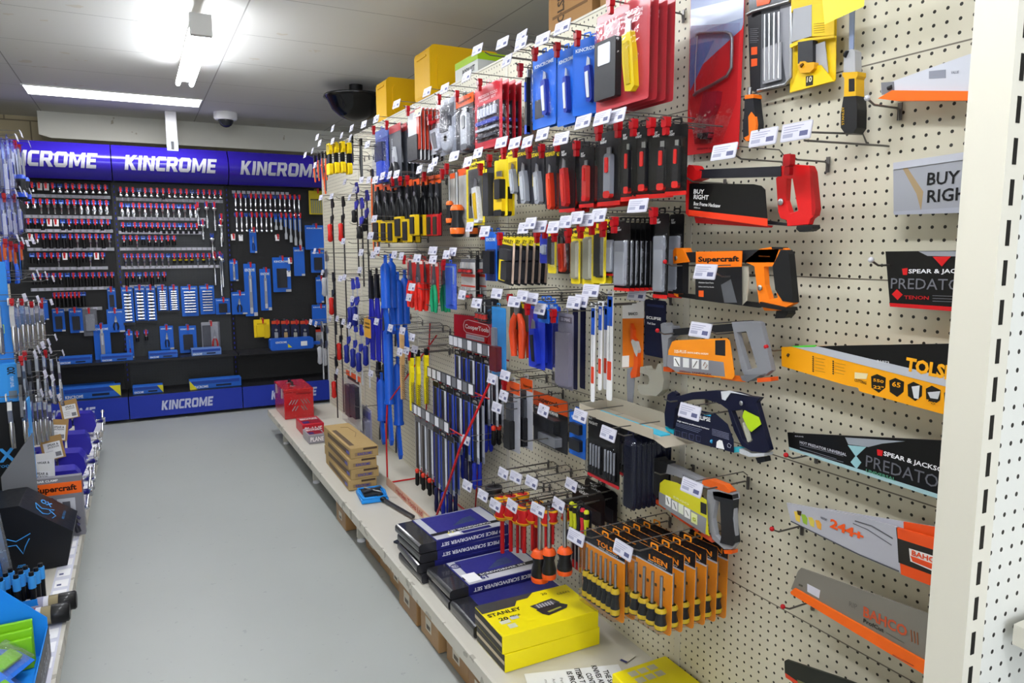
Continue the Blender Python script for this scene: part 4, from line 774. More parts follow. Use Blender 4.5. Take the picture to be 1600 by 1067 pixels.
hang(pack('scraper_pack', 'carded tool', '#2a2326', [(-.5, .5, .9, 1, '#1c1a1c')], [], [('knife', 0, .08, .95, .3, '#c43a22', '#a92a1c')], (-.44, .44, .05, .95), .014), *z68(735, 800, 625, 868), .19, 'small red and black knife in clear pack, third row', 2, .03)
hang(ylw('#2c2c26', .8), *z68(675, 722, 605, 865), .21, 'narrow yellow card with black knife blade, third row', 1)
hang(pack('blade_pack', 'carded tool', '#2334a8', [(-.3, .3, .35, .7, '#8f9ab4')], [], [('block', -.25, .25, .4, .65, '#aab2c4', .008, 'blades')], None, .012), *z68(625, 675, 632, 805), .21, 'small blue blade card, third row', 2, .02)
dsp = pack('blade_dispenser', 'carded tool', '#26262b', [(-.5, .5, 0, .16, YEL), (-.45, -.05, .5, .95, YEL), (.38, .5, .1, .95, '#c9b0a0')], [('STANLEY', 0, .08, .8, .08, '#1c1a10')], [('block', -.2, .32, .25, .48, '#33343a', .016, 'dispenser'), ('block', -.02, .34, .5, .9, '#2c2c31', .02, 'dispenser')], None, .022)
hang(dsp, *z68(385, 480, 650, 930), .24, 'yellow and black blade dispenser card, third row', 6, .026, tilt=6)
hang(pack('knife_pack', 'carded tool', KB_, [(-.4, .4, .35, 1, '#1d2d6a')], [('KINCROME', 0, .15, .8, .07, '#cfe0f4')], [('block', -.3, .3, .38, .85, '#1a1b22', .02, 'pouch')], None, .016), *z68(298, 368, 620, 910), .19, 'blue card with black pouch behind the blade dispensers', 2, .03)
hang(pack('screwdriver_set', 'carded tool', '#b9b7b6', [(-.5, .5, 0, .08, '#5b5c60'), (-.5, .5, .38, .45, '#c4412e'), (-.5, .5, .66, .7, '#c4412e')], [], [('driver', -.3, .08, .36, .1, '#b21e22', '#222'), ('driver', 0, .08, .36, .1, '#b21e22', '#222'), ('driver', .3, .08, .36, .1, '#b21e22', '#222'), ('driver', -.3, .72, .98, .1, '#b21e22', '#222'), ('driver', .0, .72, .98, .1, '#b21e22', '#222'), ('driver', .3, .72, .98, .1, '#b21e22', '#222')], None, .02, 'screwdriver'), *z68(155, 238, 780, 1015), .16, 'grey card of small red screwdrivers in two rows', 2, .05, lock=False)
hang(pack('hook_blade_pack', 'carded tool', '#09090b', [], [], [('block', -.3, .3, .1, .9, '#202024', .01, 'blades')]), *z68(244, 262, 755, 1030), .12, 'narrow black card right of the small red screwdrivers', 1, lock=False, ticket=False)
tape = pack('ruler_pack', 'carded tool', '#2f57c9', [(-.5, .3, .05, .45, '#7f9ab4'), (-.4, .2, .5, .9, '#2a4cd0')], [], [('block', -.3, .2, .08, .9, '#3f66c8', .01, 'square')], (-.48, .48, .02, .98), .016)
hang(tape, *z57(840, 952, 480, 950), .17, 'blue and white clear packed square, third row', 1)
plr = lambda c, k='#b8231f': pack('pliers_pack', 'carded tool', k, [(-.4, .4, .02, .1, '#e6d6d0')], [], [('pliers', 0, .05, 1.25, .42, c, '#46474c', .55)], None, .018, 'pliers')
hang(plr('#0f8a5e', '#1f2023'), *z57(838, 905, 385, 860), .12, 'green handled pliers behind the blue packed square', 1, lock=False)
hang(plr('#0f8a5e'), *z57(690, 770, 465, 880), .17, 'green handled pliers on red card, third row', 2, .05, lock=False)
hang(plr('#d8281f'), *z57(520, 610, 440, 860), .18, 'red handled pliers on red card, right pair, third row', 2, .03, lock=False)
hang(plr('#d8281f'), *z57(445, 520, 425, 830), .18, 'red handled pliers on red card, left pair, third row', 3, .03)
# fourth row
hang(pack('saw_blade_pack', 'carded tool', '#0f1430', [(-.4, .4, .08, .12, '#27305c')], [('ECLIPSE', -.05, .32, .7, .05, '#f2f2f2'), ('Pad Saw', -.15, .42, .4, .04, '#d6d6e2')], [], None, .012), *z70(1175, 1300, 262, 600), .06, 'navy card with white lettering beside the grey hacksaw', 1, lock=False)
traced('pistol_saw', 'pale grey pistol saw hanging below the navy card', 'saw handle', .06, (700, 400, 3.811), (1200, 640), [('handle', [('p', [(1145, 660), (1175, 655), (1180, 672), (1235, 680), (1250, 640), (1270, 645), (1285, 740), (1275, 800), (1240, 835), (1150, 825), (1128, 790), (1132, 765), (1190, 765), (1200, 740), (1190, 710), (1142, 695)], .012, .024, '#a5a194')])])
traced('jab_saw_pack', 'orange card with pruning saw whose grey blade hangs below, fourth row', 'carded saw', .05, (700, 400, 3.811), (1100, 300), [
    ('card', [('p', [(1038, 290), (1165, 275), (1160, 660), (1040, 665)], .002, .002, '#e0741a'), ('p', [(1038, 285), (1166, 270), (1166, 370), (1038, 372)], .003, .002, '#e4e2e0'), ('p', [(1036, 595), (1078, 592), (1076, 660), (1036, 664)], .003, .001, '#e8e0d8'), ('t', 'BAHCO', (1075, 344), (1130, 343), 18, '#1b1b1f', .0035)]),
    ('blade', [('p', [(1068, 670), (1115, 655), (1108, 760), (1098, 890), (1070, 892), (1064, 760)], .008, .002, '#7f8086')]),
    ('handle', [('p', [(1085, 400), (1100, 440), (1098, 480), (1118, 510), (1130, 560), (1128, 660), (1120, 720), (1090, 728), (1085, 700), (1105, 650), (1108, 570), (1085, 500)], .014, .014, '#d9541d'), ('p', [(1095, 495), (1118, 510), (1130, 560), (1122, 600), (1108, 570), (1090, 510)], .016, .012, '#b9b9b6')])])
pen = pack('saw_blade_sleeve', 'carded tool', '#dcdcde', [(-.5, .5, 0, .28, '#1b4fb4'), (-.3, .3, .03, .1, '#cfd0d4'), (-.4, .4, .62, .80, '#c33a20')], [('BI-METAL', 0, .42, .14, .4, '#5a5c66')], [], None, .01, thick=.003)
for i, (a, c, t, d) in enumerate(((958, 986, 240, 862), (905, 922, 300, 800), (862, 880, 310, 870))):
    hang(pen, *z70(a-2, c, t, d), .17+.01*i, 'white and red hacksaw blade sleeve with blue header, %s from the right' % ORD[i], 1+(i == 1), .02, lock=False)
hang(pack('driver_bit_case', 'carded tool', '#7d7a88', [(-.42, -.05, .28, .75, '#4e8fc4'), (-.4, .4, .04, .12, '#5b5560'), (-.4, -.1, .8, .9, '#c8a02a')], [('S33 SPRING', 0, .08, .6, .04, '#bcb8c4')], [('block', -.45, .45, .25, .95, '#7c7784', .014, 'case')], (-.48, .5, .1, .98), .03), *z70(658, 748, 342, 790), .17, 'grey translucent long case with blue scale, fourth row', 1, lock=True)
hang(pack('file_sleeve', 'carded tool', '#17193a', [], [], []), *z70(745, 775, 300, 795), .12, 'narrow navy card right of the grey translucent case', 2, .03, lock=False, ticket=False)
kbs = pack('blade_refill_pack', 'carded tool', KB_, [], [('KINCROME', 0, .2, .8, .12, '#cfe0f4')], [('block', -.3, .3, .35, .8, '#17203a', .012, 'blades')], None, .012)
hang(kbs, *z70(605, 655, 282, 398), .2, 'small blue refill card, right one of two, fourth row', 1, lock=False)
hang(kbs, *z70(540, 605, 268, 398), .22, 'small blue refill card, left one of two, fourth row', 2, .02, lock=False)
hang(pack('cutter_pack', 'carded tool', '#2036b4', [(-.45, -.2, .05, .4, '#4c2a6a')], [('HTA', -.1, .72, .12, .16, '#dfe4f4', 90)], [('knife', -.05, .2, .95, .3, '#1c2fa4', '#17181e')], None, .016), *z70(482, 578, 300, 668), .18, 'deep blue carded cutter, fourth row', 3, .03)
hang(pack('pliers_pack', 'carded tool', YEL, [(-.5, .5, .3, 1, '#2b2a20')], [('TOOLS', .1, .12, .7, .1, '#1c1a10')], [('pliers', 0, .02, 1.85, .42, '#cf4420', '#26262a', .72)], None, .016, 'pliers'), *z70(372, 480, 250, 440), .18, 'orange handled pliers on yellow card, fourth row', 2, .03)
hang(pack('rod_saw_pack', 'carded tool', '#2f86c8', [], [], [('block', -.35, -.1, .3, .9, '#8a8d94', .012, 'blade'), ('block', -.3, .2, .56, .92, '#6a1f24', .024, 'handle')], (-.46, .46, .02, .98), .026), *z70(262, 345, 305, 715), .18, 'blue packed tool with dark red handle above the red brand sign', 1, lock=False)
hang(pack('screwdriver_set', 'carded tool', '#1e1e22', [], [], [('driver', -.28, .1, .9, .12, '#a82a26', '#222'), ('driver', 0, .1, .9, .12, '#a82a26', '#222'), ('driver', .28, .1, .9, .12, '#a82a26', '#222')], None, .016, 'screwdriver'), *z70(180, 256, 255, 400), .17, 'three red and black drivers on black card above the red sign', 2, .03, lock=False)
t = traced('brand_sign', 'red brand sign with white lettering above the file display', 'sign', .01, (700, 400, 3.811), (150, 540), [('panel', [('p', [(35, 345), (268, 372), (268, 545), (35, 490)], .003, .003, '#bf1119'), ('u', [(100, 385), (92, 410), (96, 440), (110, 455), (235, 482), (248, 470), (248, 430), (236, 412), (120, 380), (100, 385)], .0035, .0016, '#f0dede'), ('t', 'CooperTools', (102, 420), (243, 447), 34, '#f6eaea', .0036, .03), ('p', [(107, 462), (215, 485), (215, 512), (107, 488)], .0036, .001, '#cfc6cf'), ('t', 'QUALITY HAND TOOLS', (112, 477), (210, 498), 8, '#8a8090', .0046)])])
# fifth row
thn = pack('bit_pack', 'carded tool', '#b7b8c0', [(-.5, .5, 0, .17, '#e0561a'), (-.5, 0, .17, .3, '#2a2a2d')], [('Supercraft', .1, .11, .7, .05, '#2a1208')], [('block', -.35, .05, .3, .56, '#4b4d52', .012, 'chisel'), ('block', -.38, .1, .56, .97, '#17171a', .022, 'grip')], (-.46, .46, .18, .98), .024)
hang(thn, *z74(437, 548, 185, 830), .12, 'tall clear chisel pack with orange header, right one', 1, lock=False)
hang(thn, *z74(310, 430, 215, 855), .15, 'tall clear chisel pack with orange header, left one', 1)
imp = pack('impact_driver_set', 'carded tool', '#2b2c30', [(-.5, .5, 0, .28, '#e0561a'), (-.5, .5, .28, .36, '#1c1c1f')], [('Supercraft', -.05, .14, .6, .13, '#2a1208'), ('IMPACT SCREWDRIVER', -.1, .32, .7, .06, '#e8e8e8')], [('block', -.4, .3, .4, .64, '#26272b', .03, 'case'), ('block', -.15, .35, .72, .9, '#8c8e94', .03, 'driver')], (-.48, .48, .34, .98), .036)
hang(imp, *z74(552, 868, 345, 820), .06, 'wide orange headed impact driver pack, fifth row', 1, lock=False, extra=.12)
hang(pack('punch_set', 'carded tool', KB_, [], [('KINCROME', 0, .14, .7, .06, '#cfe0f4')], [('block', -.3, .3, .25, .48, '#1f2126', .014, 'case'), ('block', -.32, .32, .6, .85, '#1f2126', .014, 'case')], None, .016), *z88(50, 175, 210, 550), .12, 'blue notched card with two black inserts, fifth row', 1, lock=False, extra=.08)
fil = pack('file_set', 'carded tool', '#09090b', [(-.5, .5, .95, 1, '#c81f2a')], [('BUY', -.42, .06, .14, .04, '#d6d6d6'), ('RIGHT', -.32, .13, .28, .045, '#d6d6d6'), ('FILE SET', .2, .22, .3, .03, '#9a9aa0')], [('bars', 4, -.42, -.05, .46, .8, '#96989e', .22), ('bars', 4, .05, .42, .46, .8, '#96989e', .22), ('bars', 4, -.42, -.05, .8, .9, '#1f1f22', .4), ('bars', 4, .05, .42, .8, .9, '#1f1f22', .4)], (-.47, .4, .36, .94), .02, 'files')
hang(fil, *z88(190, 430, 262, 745), .15, 'large black card of needle files with red foot, fifth row', 2, .09, lock=False)
cop = pack('coping_blade_sleeve', 'carded tool', '#0e1128', [(-.3, .1, .18, .28, '#4a5272'), (-.2, .1, .29, .33, '#2f9ab4'), (-.3, .3, .62, .64, '#53597e'), (-.3, .3, .7, .71, '#53597e')], [], [('block', -.4, .4, .12, .98, '#0c0f24', .006, 'blades')], (-.5, .5, .05, .99), .012, corner=.01)
hang(cop, *z88(470, 560, 400, 950), .18, 'dark navy blade sleeve in a deep stack under the open carton', 8, .0175, lock=False)
# sixth row
hang(pack('pick_set', 'carded tool', '#09090b', [(-.2, .4, .55, .9, '#26262a')], [('BUY', -.2, .12, .22, .1, '#d0d0d0'), ('RIGHT', -.12, .24, .3, .1, '#d0d0d0')], [], None, .012, corner=.02), *z60(905, 1060, 125, 290), .07, 'black card in front of the multicoloured driver pouch hooks', 2, .05, lock=False)
pou = pack('screwdriver_pouch_set', 'carded tool', '#1c1c28', [(-.5, .5, .88, 1, '#a81c22')], [], [('driver', -.38+.19*i, .0, .95, .085, ['#c9cc28', '#c9cc28', '#222226', '#c2283a', '#c9cc28'][i], '#17171a', {'up': True, 'hf': .45}) for i in range(5)]+[('block', -.5, .5, .42, .56, '#1a1c34', .022, 'pouch')], None, .024, 'screwdriver')
hang(pou, *z60(905, 998, 215, 540), .14, 'pouch of small yellow, black and red screwdrivers', 1, lock=False)
tol = pack('screwdriver_set', 'carded tool', '#e58a1c', [(-.5, .5, 0, .2, '#17181c'), (-.5, .5, .19, .215, '#c9c9d0'), (.05, .45, .03, .14, '#2b2c34')], [('TOLSEN', .1, .12, .62, .07, '#ee8a1c'), ('PRO QUALITY', .1, .175, .5, .018, '#d6d6d6')],
           [('driver', -.38+.125*i, .24, .92, .078, '#1c1d20', '#cfae22', {'hf': .55}) for i in range(7)], (-.49, .49, .02, .98), .034, 'screwdriver', .012)
hang(tol, *z78(452, 632, 322, 705), .24, 'orange card of seven screwdrivers', 6, .037, lock=False, swing=4)
tol4 = pack('screwdriver_set', 'carded tool', '#e58a1c', [(-.5, .5, 0, .2, '#17181c'), (-.5, .5, .19, .215, '#c9c9d0'), *[(-.4+.22*i, -.34+.22*i, .42, .46, '#4a3a20') for i in range(4)]], [('LSEN', .12, .12, .5, .07, '#ee8a1c'), ('PRO QUALITY', .1, .175, .5, .018, '#d6d6d6')],
            [('driver', -.36+.235*i, .24, .93, .118, '#1c1d20', '#cfae22', {'hf': .42}) for i in range(4)], (-.49, .49, .02, .98), .034, 'screwdriver', .012)
hang(tol4, *z78(705, 878, 385, 780), .24, 'orange card of four screwdrivers', 6, .037, lock=False, swing=4)
# loose insulated screwdrivers hanging by the handle
def loose(c1, c2, up, sh, hf, nm='screwdriver'):
    def f(w, h, label):
        t = thing(nm, label, 'screwdriver'); r = w/2
        z1, z0 = -.006, -.006-h; b = MB()
        a, q = (z1, z0) if up else (z0, z1); s = -1 if up else 1
        b.lathe([(0, r*.55), (h*.015, r*.9), (h*hf*.3, r), (h*hf*.6, r*.72), (h*hf*.84, r*.98), (h*hf, r*.55)], (0, 0, a), (0, 0, s), M(c1), 12); b.build('grip', t, c1 == '#b8161c' and 'red and yellow grip' or None)
        b = MB(); b.lathe([(h*hf*.02, r*.96), (h*hf*.12, r*1.02), (h*hf*.2, r*.94)], (0, 0, a), (0, 0, s), M(c2), 12).build('grip_band', t); MB().lathe([(h*hf*.82, r*1.04), (h*hf*.96, r*.8), (h*hf*1.01, r*.5)], (0, 0, a), (0, 0, s), M(c2), 12).build('grip_band', t)
        MB().tube([(0, 0, a+s*h*hf), (0, 0, q)], r*.28, M(sh), 8).build('shaft', t)
        MB().rbox(-.010, .010, -.0012, 0, -.012, .010, .003, G('#1c1c20') if c1 != '#b8161c' else G('#a01820')).build('hang_tab', t) if False else prism_tab(t)
        return t
    return f
def prism_tab(t):
    b = MB(); prism_hole(b, rr(-.013, .013, -.012, .010, .004), rr(-.008, .008, -.0045, .006, .003), -.001, .0, BLACK); b.build('hang_tab', t)
ins = loose('#b8161c', '#e8a81a', True, '#a8141a', .42)
for i, (a, c, t, d) in enumerate(((550, 585, 165, 440), (592, 625, 165, 432), (628, 655, 200, 440), (655, 692, 210, 440), (698, 728, 200, 430), (730, 755, 230, 440), (765, 790, 230, 420), (800, 825, 230, 400))):
    hang(ins, *z60(a, c, t, d), .19-.012*(i % 3), 'red and yellow insulated screwdriver, %s from the left' % ORD[i], 1+(i % 2), .05, lock=False, ticket=i in (1, 3), extra=.05)
obs = loose('#1b1b1e', '#e2551c', False, STEEL, .42)
for i, (a, c, t, d) in enumerate(((728, 772, 215, 578), (776, 812, 215, 565), (850, 890, 235, 545))):
    hang(obs, *z60(a, c, t, d), .19, 'black and orange screwdriver hanging grip down, %s from the left' % ORD[i], 1, lock=False, ticket=i != 1, extra=.04)
hang(loose('#1b1b1e', '#3a3a3e', True, '#77787c', .5), *z60(508, 545, 120, 245), .2, 'short black screwdriver left of the red insulated ones', 1, lock=False, extra=.04)
# open carton lying on the hooks
p = onx(981, 650, WX-.13); t = thing('open_carton', 'shallow open grey card tray with teal stripe laid across the hooks', 'box', (WX-.13, p.y, p.z-.02), R_(-90))
p0, p1 = onx(922, 640, WX-.18), onx(1043, 670, WX-.18); L = abs(p0.y-p1.y)/2; gcol = mat('#a89f8f', .7)
MB().box(-L, L, -.05, .05, 0, .002, gcol).build('base', t)
MB().box(-L, L, -.052, -.05, 0, .028, gcol).build('side_panel', t); MB().box(-L, L, .05, .052, 0, .045, gcol).build('side_panel', t); MB().box(-L, -L+.002, -.05, .05, 0, .03, gcol).build('side_panel', t)
MB().add([(L, -.05, 0), (L, .05, 0), (L+.05, .05, -.012), (L+.05, -.05, -.012), (L, -.05, .002), (L, .05, .002), (L+.05, .05, -.010), (L+.05, -.05, -.010)], [(3, 2, 1, 0), (4, 5, 6, 7), (0, 1, 5, 4), (2, 3, 7, 6), (0, 4, 7, 3), (1, 2, 6, 5)], gcol).build('flap', t)
MB().box(-L+.03, L-.005, -.02, .012, .0022, .006, G('#3fb6d4')).build('liner', t, 'teal paper liner')
DG = DZ+.0015
# ------------------------------------------------------------------ goods on the right-hand deck
BEV = .003
def carton(b, w, d, h, m, x=0, y=0, z=0): return b.box(x-w/2, x+w/2, y-d/2, y+d/2, z, z+h, m)
t = thing('tool_box', 'red metal tool box with vent slots and black carry handle', 'tool box', (1.04, 5.76, DG))
TR = mat('#b5141a', .25, .1, .4)
MB().box(-.11, .11, -.21, .21, 0, .205, TR).build('body', t, None, .004)
b = MB().box(-.112, .112, -.212, .212, .2055, .232, TR); b.build('lid', t, None, .006)
for k in range(4):
    x = -.085+.022*k if k < 2 else .02+.02*(k-2)
for s, xc in ((-1, -.045), (1, .05)):
    for r in range(2):
        for c in range(3-r*1):
            x = xc+s*(-.025+.022*c); z = .13-.05*r
            MB().tube([(x-.012*s*-1, -.2125, z-.018), (x+.012*s*-1, -.2125, z+.018)], .0035, STEEL, 6).build('vent_slot', t)
MB().tube([(-.02, -.08, .233), (-.02, -.07, .258), (-.02, .07, .258), (-.02, .08, .233)], .008, BLACK, 8).box(-.04, 0, -.09, -.07, .2325, .236, STEEL).box(-.04, 0, .07, .09, .2325, .236, STEEL).build('carry_handle', t)
for y in (-.12, .12): MB().box(-.118, -.1105, y-.012, y+.012, .15, .225, STEEL).build('latch', t)
MB().box(-.02, .09, -.2125, -.2115, .188, .198, mat('#7d1015', .4)).build('badge', t)
def printed_case(name, label, loc, w, d, h, col, draw, cat='box', grp=None, rz=0, bev=.004):
    t = thing(name, label, cat, loc, rz, grp); MB().box(-w/2, w/2, -d/2, d/2, 0, h, M(col)).build('body', t, None, bev); b = MB(); draw(b, w, d, h)
    if b.v: b.build('printed_face', t)
    return t
def topm(b): b.X = Matrix.Rotation(R_(-90), 4, 'X') if False else b.X
def flat(b, w, d, h):     # lets text and rectangles be laid on the top face (x right, z away)
    b.X = Matrix(((1, 0, 0, 0), (0, 0, 1, 0), (0, -1, 0, h), (0, 0, 0, 1)))
def left(b, w, d, h): b.X = Matrix(((0, 1, 0, -w/2), (-1, 0, 0, 0), (0, 0, 1, 0), (0, 0, 0, 1)))
def front(b, w, d, h): b.X = Matrix(((1, 0, 0, 0), (0, 1, 0, -d/2), (0, 0, 1, 0), (0, 0, 0, 1)))
def plk(b, w, d, h):
    flat(b, w, d, h); b.rect(-w*.42, w*.42, -d*.4, d*.4, -.0005, G('#8a1220')); b.text('BENCH PLANE', 0, d*.2, w*.8, d*.25, -.001, M('#e9e2e2')); b.rect(-w*.4, -w*.1, -d*.35, -d*.1, -.001, M('#2b2b6a'))
    front(b, w, d, h); b.text('PLANE', 0, h*.5, w*.8, h*.5, -.0006, M('#f0e8e8'))
printed_case('boxed_plane', 'red printed box between the tool box and tan box stack', (1.03, 5.13, DG), .15, .24, .075, '#b81c2c', plk)
printed_case('boxed_plane', 'small grey and red box in front of the red printed box', (1.0, 4.86, DG), .11, .2, .06, '#8f8a90', plk)
TAN = mat('#a3895b', .65); 
def tanbox(b, w, d, h):
    left(b, w, d, h); b.rect(-d*.33, d*.45, h*.25, h*.7, -.0006, mat('#5b4a3a', .6)); b.rect(d*.36, d*.46, h*.3, h*.6, -.001, M('#4a4aa0'))
    front(b, w, d, h); b.rect(-w*.35, w*.3, h*.22, h*.55, -.0006, mat('#8a7350', .6)); b.text('KINCROME', 0, h*.38, w*.5, h*.26, -.001, M('#3d3f8f')); b.rect(-w*.05, w*.45, h*.72, h*.92, -.0006, mat('#4a3a2c', .6))
    flat(b, w, d, h); b.rect(-w*.42, -w*.25, -d*.4, d*.25, -.0006, mat('#5b4a3a', .6)); b.tube([(w*.1, -.001, -d*.1), (w*.3, -.001, d*.05), (w*.25, -.001, d*.3), (0, -.001, d*.33)], .0015, mat('#8a7350', .6), 4)
lay = ['topmost', 'second from top', 'third from top', 'bottom']
for k in range(4):
    printed_case('long_carton', 'tan printed long carton, %s of the stack on the deck' % lay[3-k], (1.02+.004*(k % 2), 4.0, DG+.0585*k), .155, .58, .058, '#a3895b', tanbox, 'box', 'tan cartons stacked on the deck', R_((-1.2, .8, -.5, 1)[k]))
    for o in scene.collection.objects[-2:]:
        if o.name.startswith('body'): o.data.materials[0] = TAN
t = thing('tool_case', 'light blue open plastic case with bits on the deck', 'case', (1.02, 3.56, DG), R_(-6)); CY = G('#1f86d6')
MB().box(-.07, .07, -.09, .09, 0, .022, CY).build('tray', t, None, .005)
MB().tube([(-.06, -.085, .026), (.06, -.085, .026), (.066, 0, .03), (.06, .085, .026), (-.06, .085, .026), (-.066, 0, .03)], .006, CY, 6, True).build('rim', t)
MB().rbox(-.05, .05, -.05, .06, .0222, .032, .01, G('#22282f')).tube([(-.05, -.02, .04), (.05, .03, .04)], .008, G('#3b4048')).tube([(-.03, .05, .04), (.04, -.05, .04)], .005, STEEL).build('tools', t)
t = thing('bar_tool', 'black handled bar lying at the foot of the file display', 'tool', (1.06, 3.40, DG+.016), R_(-80))
MB().lathe([(-.2, .004), (-.19, .014), (-.05, .013), (-.04, .008)], (0, 0, 0), (1, 0, 0), BLACK, 10).build('handle', t); MB().box(-.04, .25, -.008, .008, -.006, .006, DSTEEL).build('shaft', t)
t = thing('wall_bracket', 'flat navy drilled plate lying at the foot of the file display', 'plate', (1.06, 2.98, DG), R_(25))
MB().prism([(-.13, -.06), (.1, -.06), (.1, 0), (.02, .0), (.02, .05), (-.05, .05), (-.05, .02), (-.13, .02)], -.008, 0, G('#1c2430')).build('plate', t).rotation_euler = (R_(-90), 0, 0)
# ---- screwdriver sets in black bags
BAG = mat('#26262a', .22, 0, .6)
def sset(label, loc, w, d, h, face, grp, rz=0, red=False):
    t = thing('boxed_screwdriver_set', label, 'boxed tools', loc, rz, grp)
    MB().rbox(-w/2, w/2, -d/2, d/2, 0, h, .012, BAG).build('wrapped_tray', t, None, .012)
    b = MB().box(-w/2+.075, w/2+.002, -d/2-.002, d/2, h*.0, h+.002, G('#23246a')); 
    if face:
        flat(b, w, d, h+.0022); b.rect(-w/2+.08, w/2-.005, -d/2+.005, d/2-.005, -.0006, G('#b9bac2')); b.rect(-w/2+.11, w/2-.05, -d/2+.07, d/2-.01, -.001, G('#2b2a78')); b.rect(-w/2+.08, w/2-.01, -d/2+.045, -d/2+.07, -.0012, M('#1a1a1f'))
        b.text('SCREWDRIVER SET', .05, -d/2+.058, w*.5, .014, -.0016, M('#d6d6da'), .02, 0, 180 if face == 2 else 0); b.text('19', -.045, -d/2+.035, .03, .03, -.0016, M('#d8cf3a') if face == 2 else M('#26266a'), .03, 0, 180)
        for k in range(7): b.tube([(.0+.01*k, -.0016, -.02+.008*k), (.11, -.0016, -.01+.008*k)], .0005, M('#5f7a5a'), 4)
        if face == 1: b.rect(-w/2+.085, -.06, -.09, -.02, -.002, WHITE); b.tube([(-w/2+.1+.02*math.cos(a*.6), -.002, .06+.018*math.sin(a*.6)) for a in range(10)], .0018, M('#26266a'), 4, True); b.text('TK', -w/2+.1, .06, .022, .018, -.002, M('#26266a'))
        if face == 2: b.rect(-.06, -.01, -d/2+.012, -d/2+.035, -.0018, WHITE); b.rect(.0, w/2-.07, -d/2+.01, -d/2+.035, -.0014, G('#26266a'))
    if face: front(b, w, d+.004, h); b.text('19 PIECE SCREWDRIVER SET', .035, h*.5, w*.7, h*.42, -.0006, M('#e6e6ee'), .02, 0, 180)
    b.build('printed_sleeve', t)
    if red: MB().box(-w/2+.075, w/2+.002, -d/2-.004, -d/2-.0024, h*.3, h+.001, G('#c2212b')).build('red_edge', t)
    return t
for k in range(4): sset('navy and white sleeved screwdriver set in black wrap, %s of the rear four' % ['bottom', 'third from top', 'second from top', 'topmost'][k], (1.10-.006*(k % 2)+.012*k*0, 2.64+.012*k*.5, DG+.0395*k), .40, .25, .036, 2 if k == 3 else (0 if k < 2 else 2), 'wrapped screwdriver sets', R_((2, -1, 1.5, 3)[k]))
for k in range(2): sset('navy sleeved screwdriver set with round logo, %s of the middle pair' % ['lower', 'upper'][k], (1.12, 2.375+.004*k, DG+.0395*k), .40, .215, .036, k and 1, 'wrapped screwdriver sets', R_((-1, 1.5)[k]))
sset('black wrapped set with a red edge behind the yellow boxes', (1.12, 2.155, DG), .40, .2, .045, 0, 'wrapped screwdriver sets', 0, True)
YB = '#e3d20e'
def stan(b, w, d, h):
    flat(b, w, d, h); b.poly([(-w*.5, d*.5), (w*.12, d*.5), (w*.02, d*.36), (-w*.1, d*.36), (-w*.16, d*.22), (-w*.5, d*.22)], -.0006, G('#3c3c3a')); b.text('STANLEY', -w*.3, d*.12, w*.34, d*.1, -.001, M('#22221c'), .03)
    b.text('20', -w*.36, -d*.06, w*.09, d*.1, -.001, M('#22221c'), .03); b.text('PIECE', -w*.24, -d*.05, w*.1, d*.05, -.001, M('#22221c')); b.text('20', w*.2, d*.36, w*.06, d*.07, -.001, M('#22221c')); b.text('C-Z-E-F-2', w*.38, d*.25, w*.14, d*.06, -.001, M('#5a5618'))
    b.poly([(-w*.02, -d*.05), (w*.24, -d*.0), (w*.3, -d*.12), (w*.26, -d*.2), (w*.04, -d*.28), (0, -d*.2)], -.001, G('#2a2a2c')); b.poly([(-w*.04, d*.1), (w*.22, d*.17), (w*.26, -d*.0), (0, -d*.06)], -.001, G('#333338')); b.poly([(-w*.01, d*.07), (w*.2, d*.13), (w*.22, d*.02), (w*.02, -d*.03)], -.0014, G('#57575c'))
    for k in range(6): b.rect(w*(.02+.03*k), w*(.035+.03*k), -d*.02, d*.09, -.0018, G('#a9a9ae'))
    b.poly([(w*.06, -d*.17), (w*.22, -d*.12), (w*.22, -d*.16), (w*.07, -d*.21)], -.0014, M('#8f8f3a'))
    b.rect(-w*.42, -w*.32, -d*.2, -d*.1, -.001, M('#c6c8b0')); b.rect(-w*.3, -w*.22, -d*.14, -d*.05, -.001, M('#b9bcc0')); b.rect(-w*.38, -w*.3, -d*.36, -d*.24, -.001, M('#c0c4a8'))
    left(b, w, d, h); b.rect(-d*.49, d*.49, h*.05, h*.95, -.0006, G('#1c1b17')); b.rect(-d*.49, d*.49, h*.4, h*.6, -.001, mat('#b9ab93', .6))
for k in range(2): printed_case('boxed_tool_set', 'bright yellow tool set box with black end, %s of two' % ['lower', 'upper'][k], (1.095+.006*(1-k), 1.938, DG+.061*k), .35, .208, .06, YB, stan, 'boxed tools', 'yellow boxed tool sets on the deck', R_((0, -.8)[k]), .002)
t = thing('warning_sheet', 'white printed notice sheet lying on the deck in front of yellow boxes', 'sheet', (1.085, 1.655, DG), R_(-18))
b = MB(); b.X = Matrix(((1, 0, 0, 0), (0, 0, 1, 0), (0, -1, 0, .0012), (0, 0, 0, 1)))
b.box(-.15, .15, -.0008, .0, -.105, .105, M('#dcdde0')); 
for k, s in enumerate(('THE SALE OF', 'KNIVES AND OTHER', 'CONTROLLED', 'ITEMS TO MINORS', 'IS PROHIBITED')): b.text(s, .1-.028*k, .015, .012*len(s), .018, -.0012, M('#1d1d20'), .03, 0, -90)
for k, s in enumerate(('Penalties may apply', 'Acceptable proof of age', 'may be required')): b.text(s, -.045-.024*k, -.01, .15, .012, -.0012, M('#55555a'), .0, 0, -90)
b.rect(-.14, -.11, -.09, -.06, -.0012, M('#2a2a2c')); b.build('paper', t)
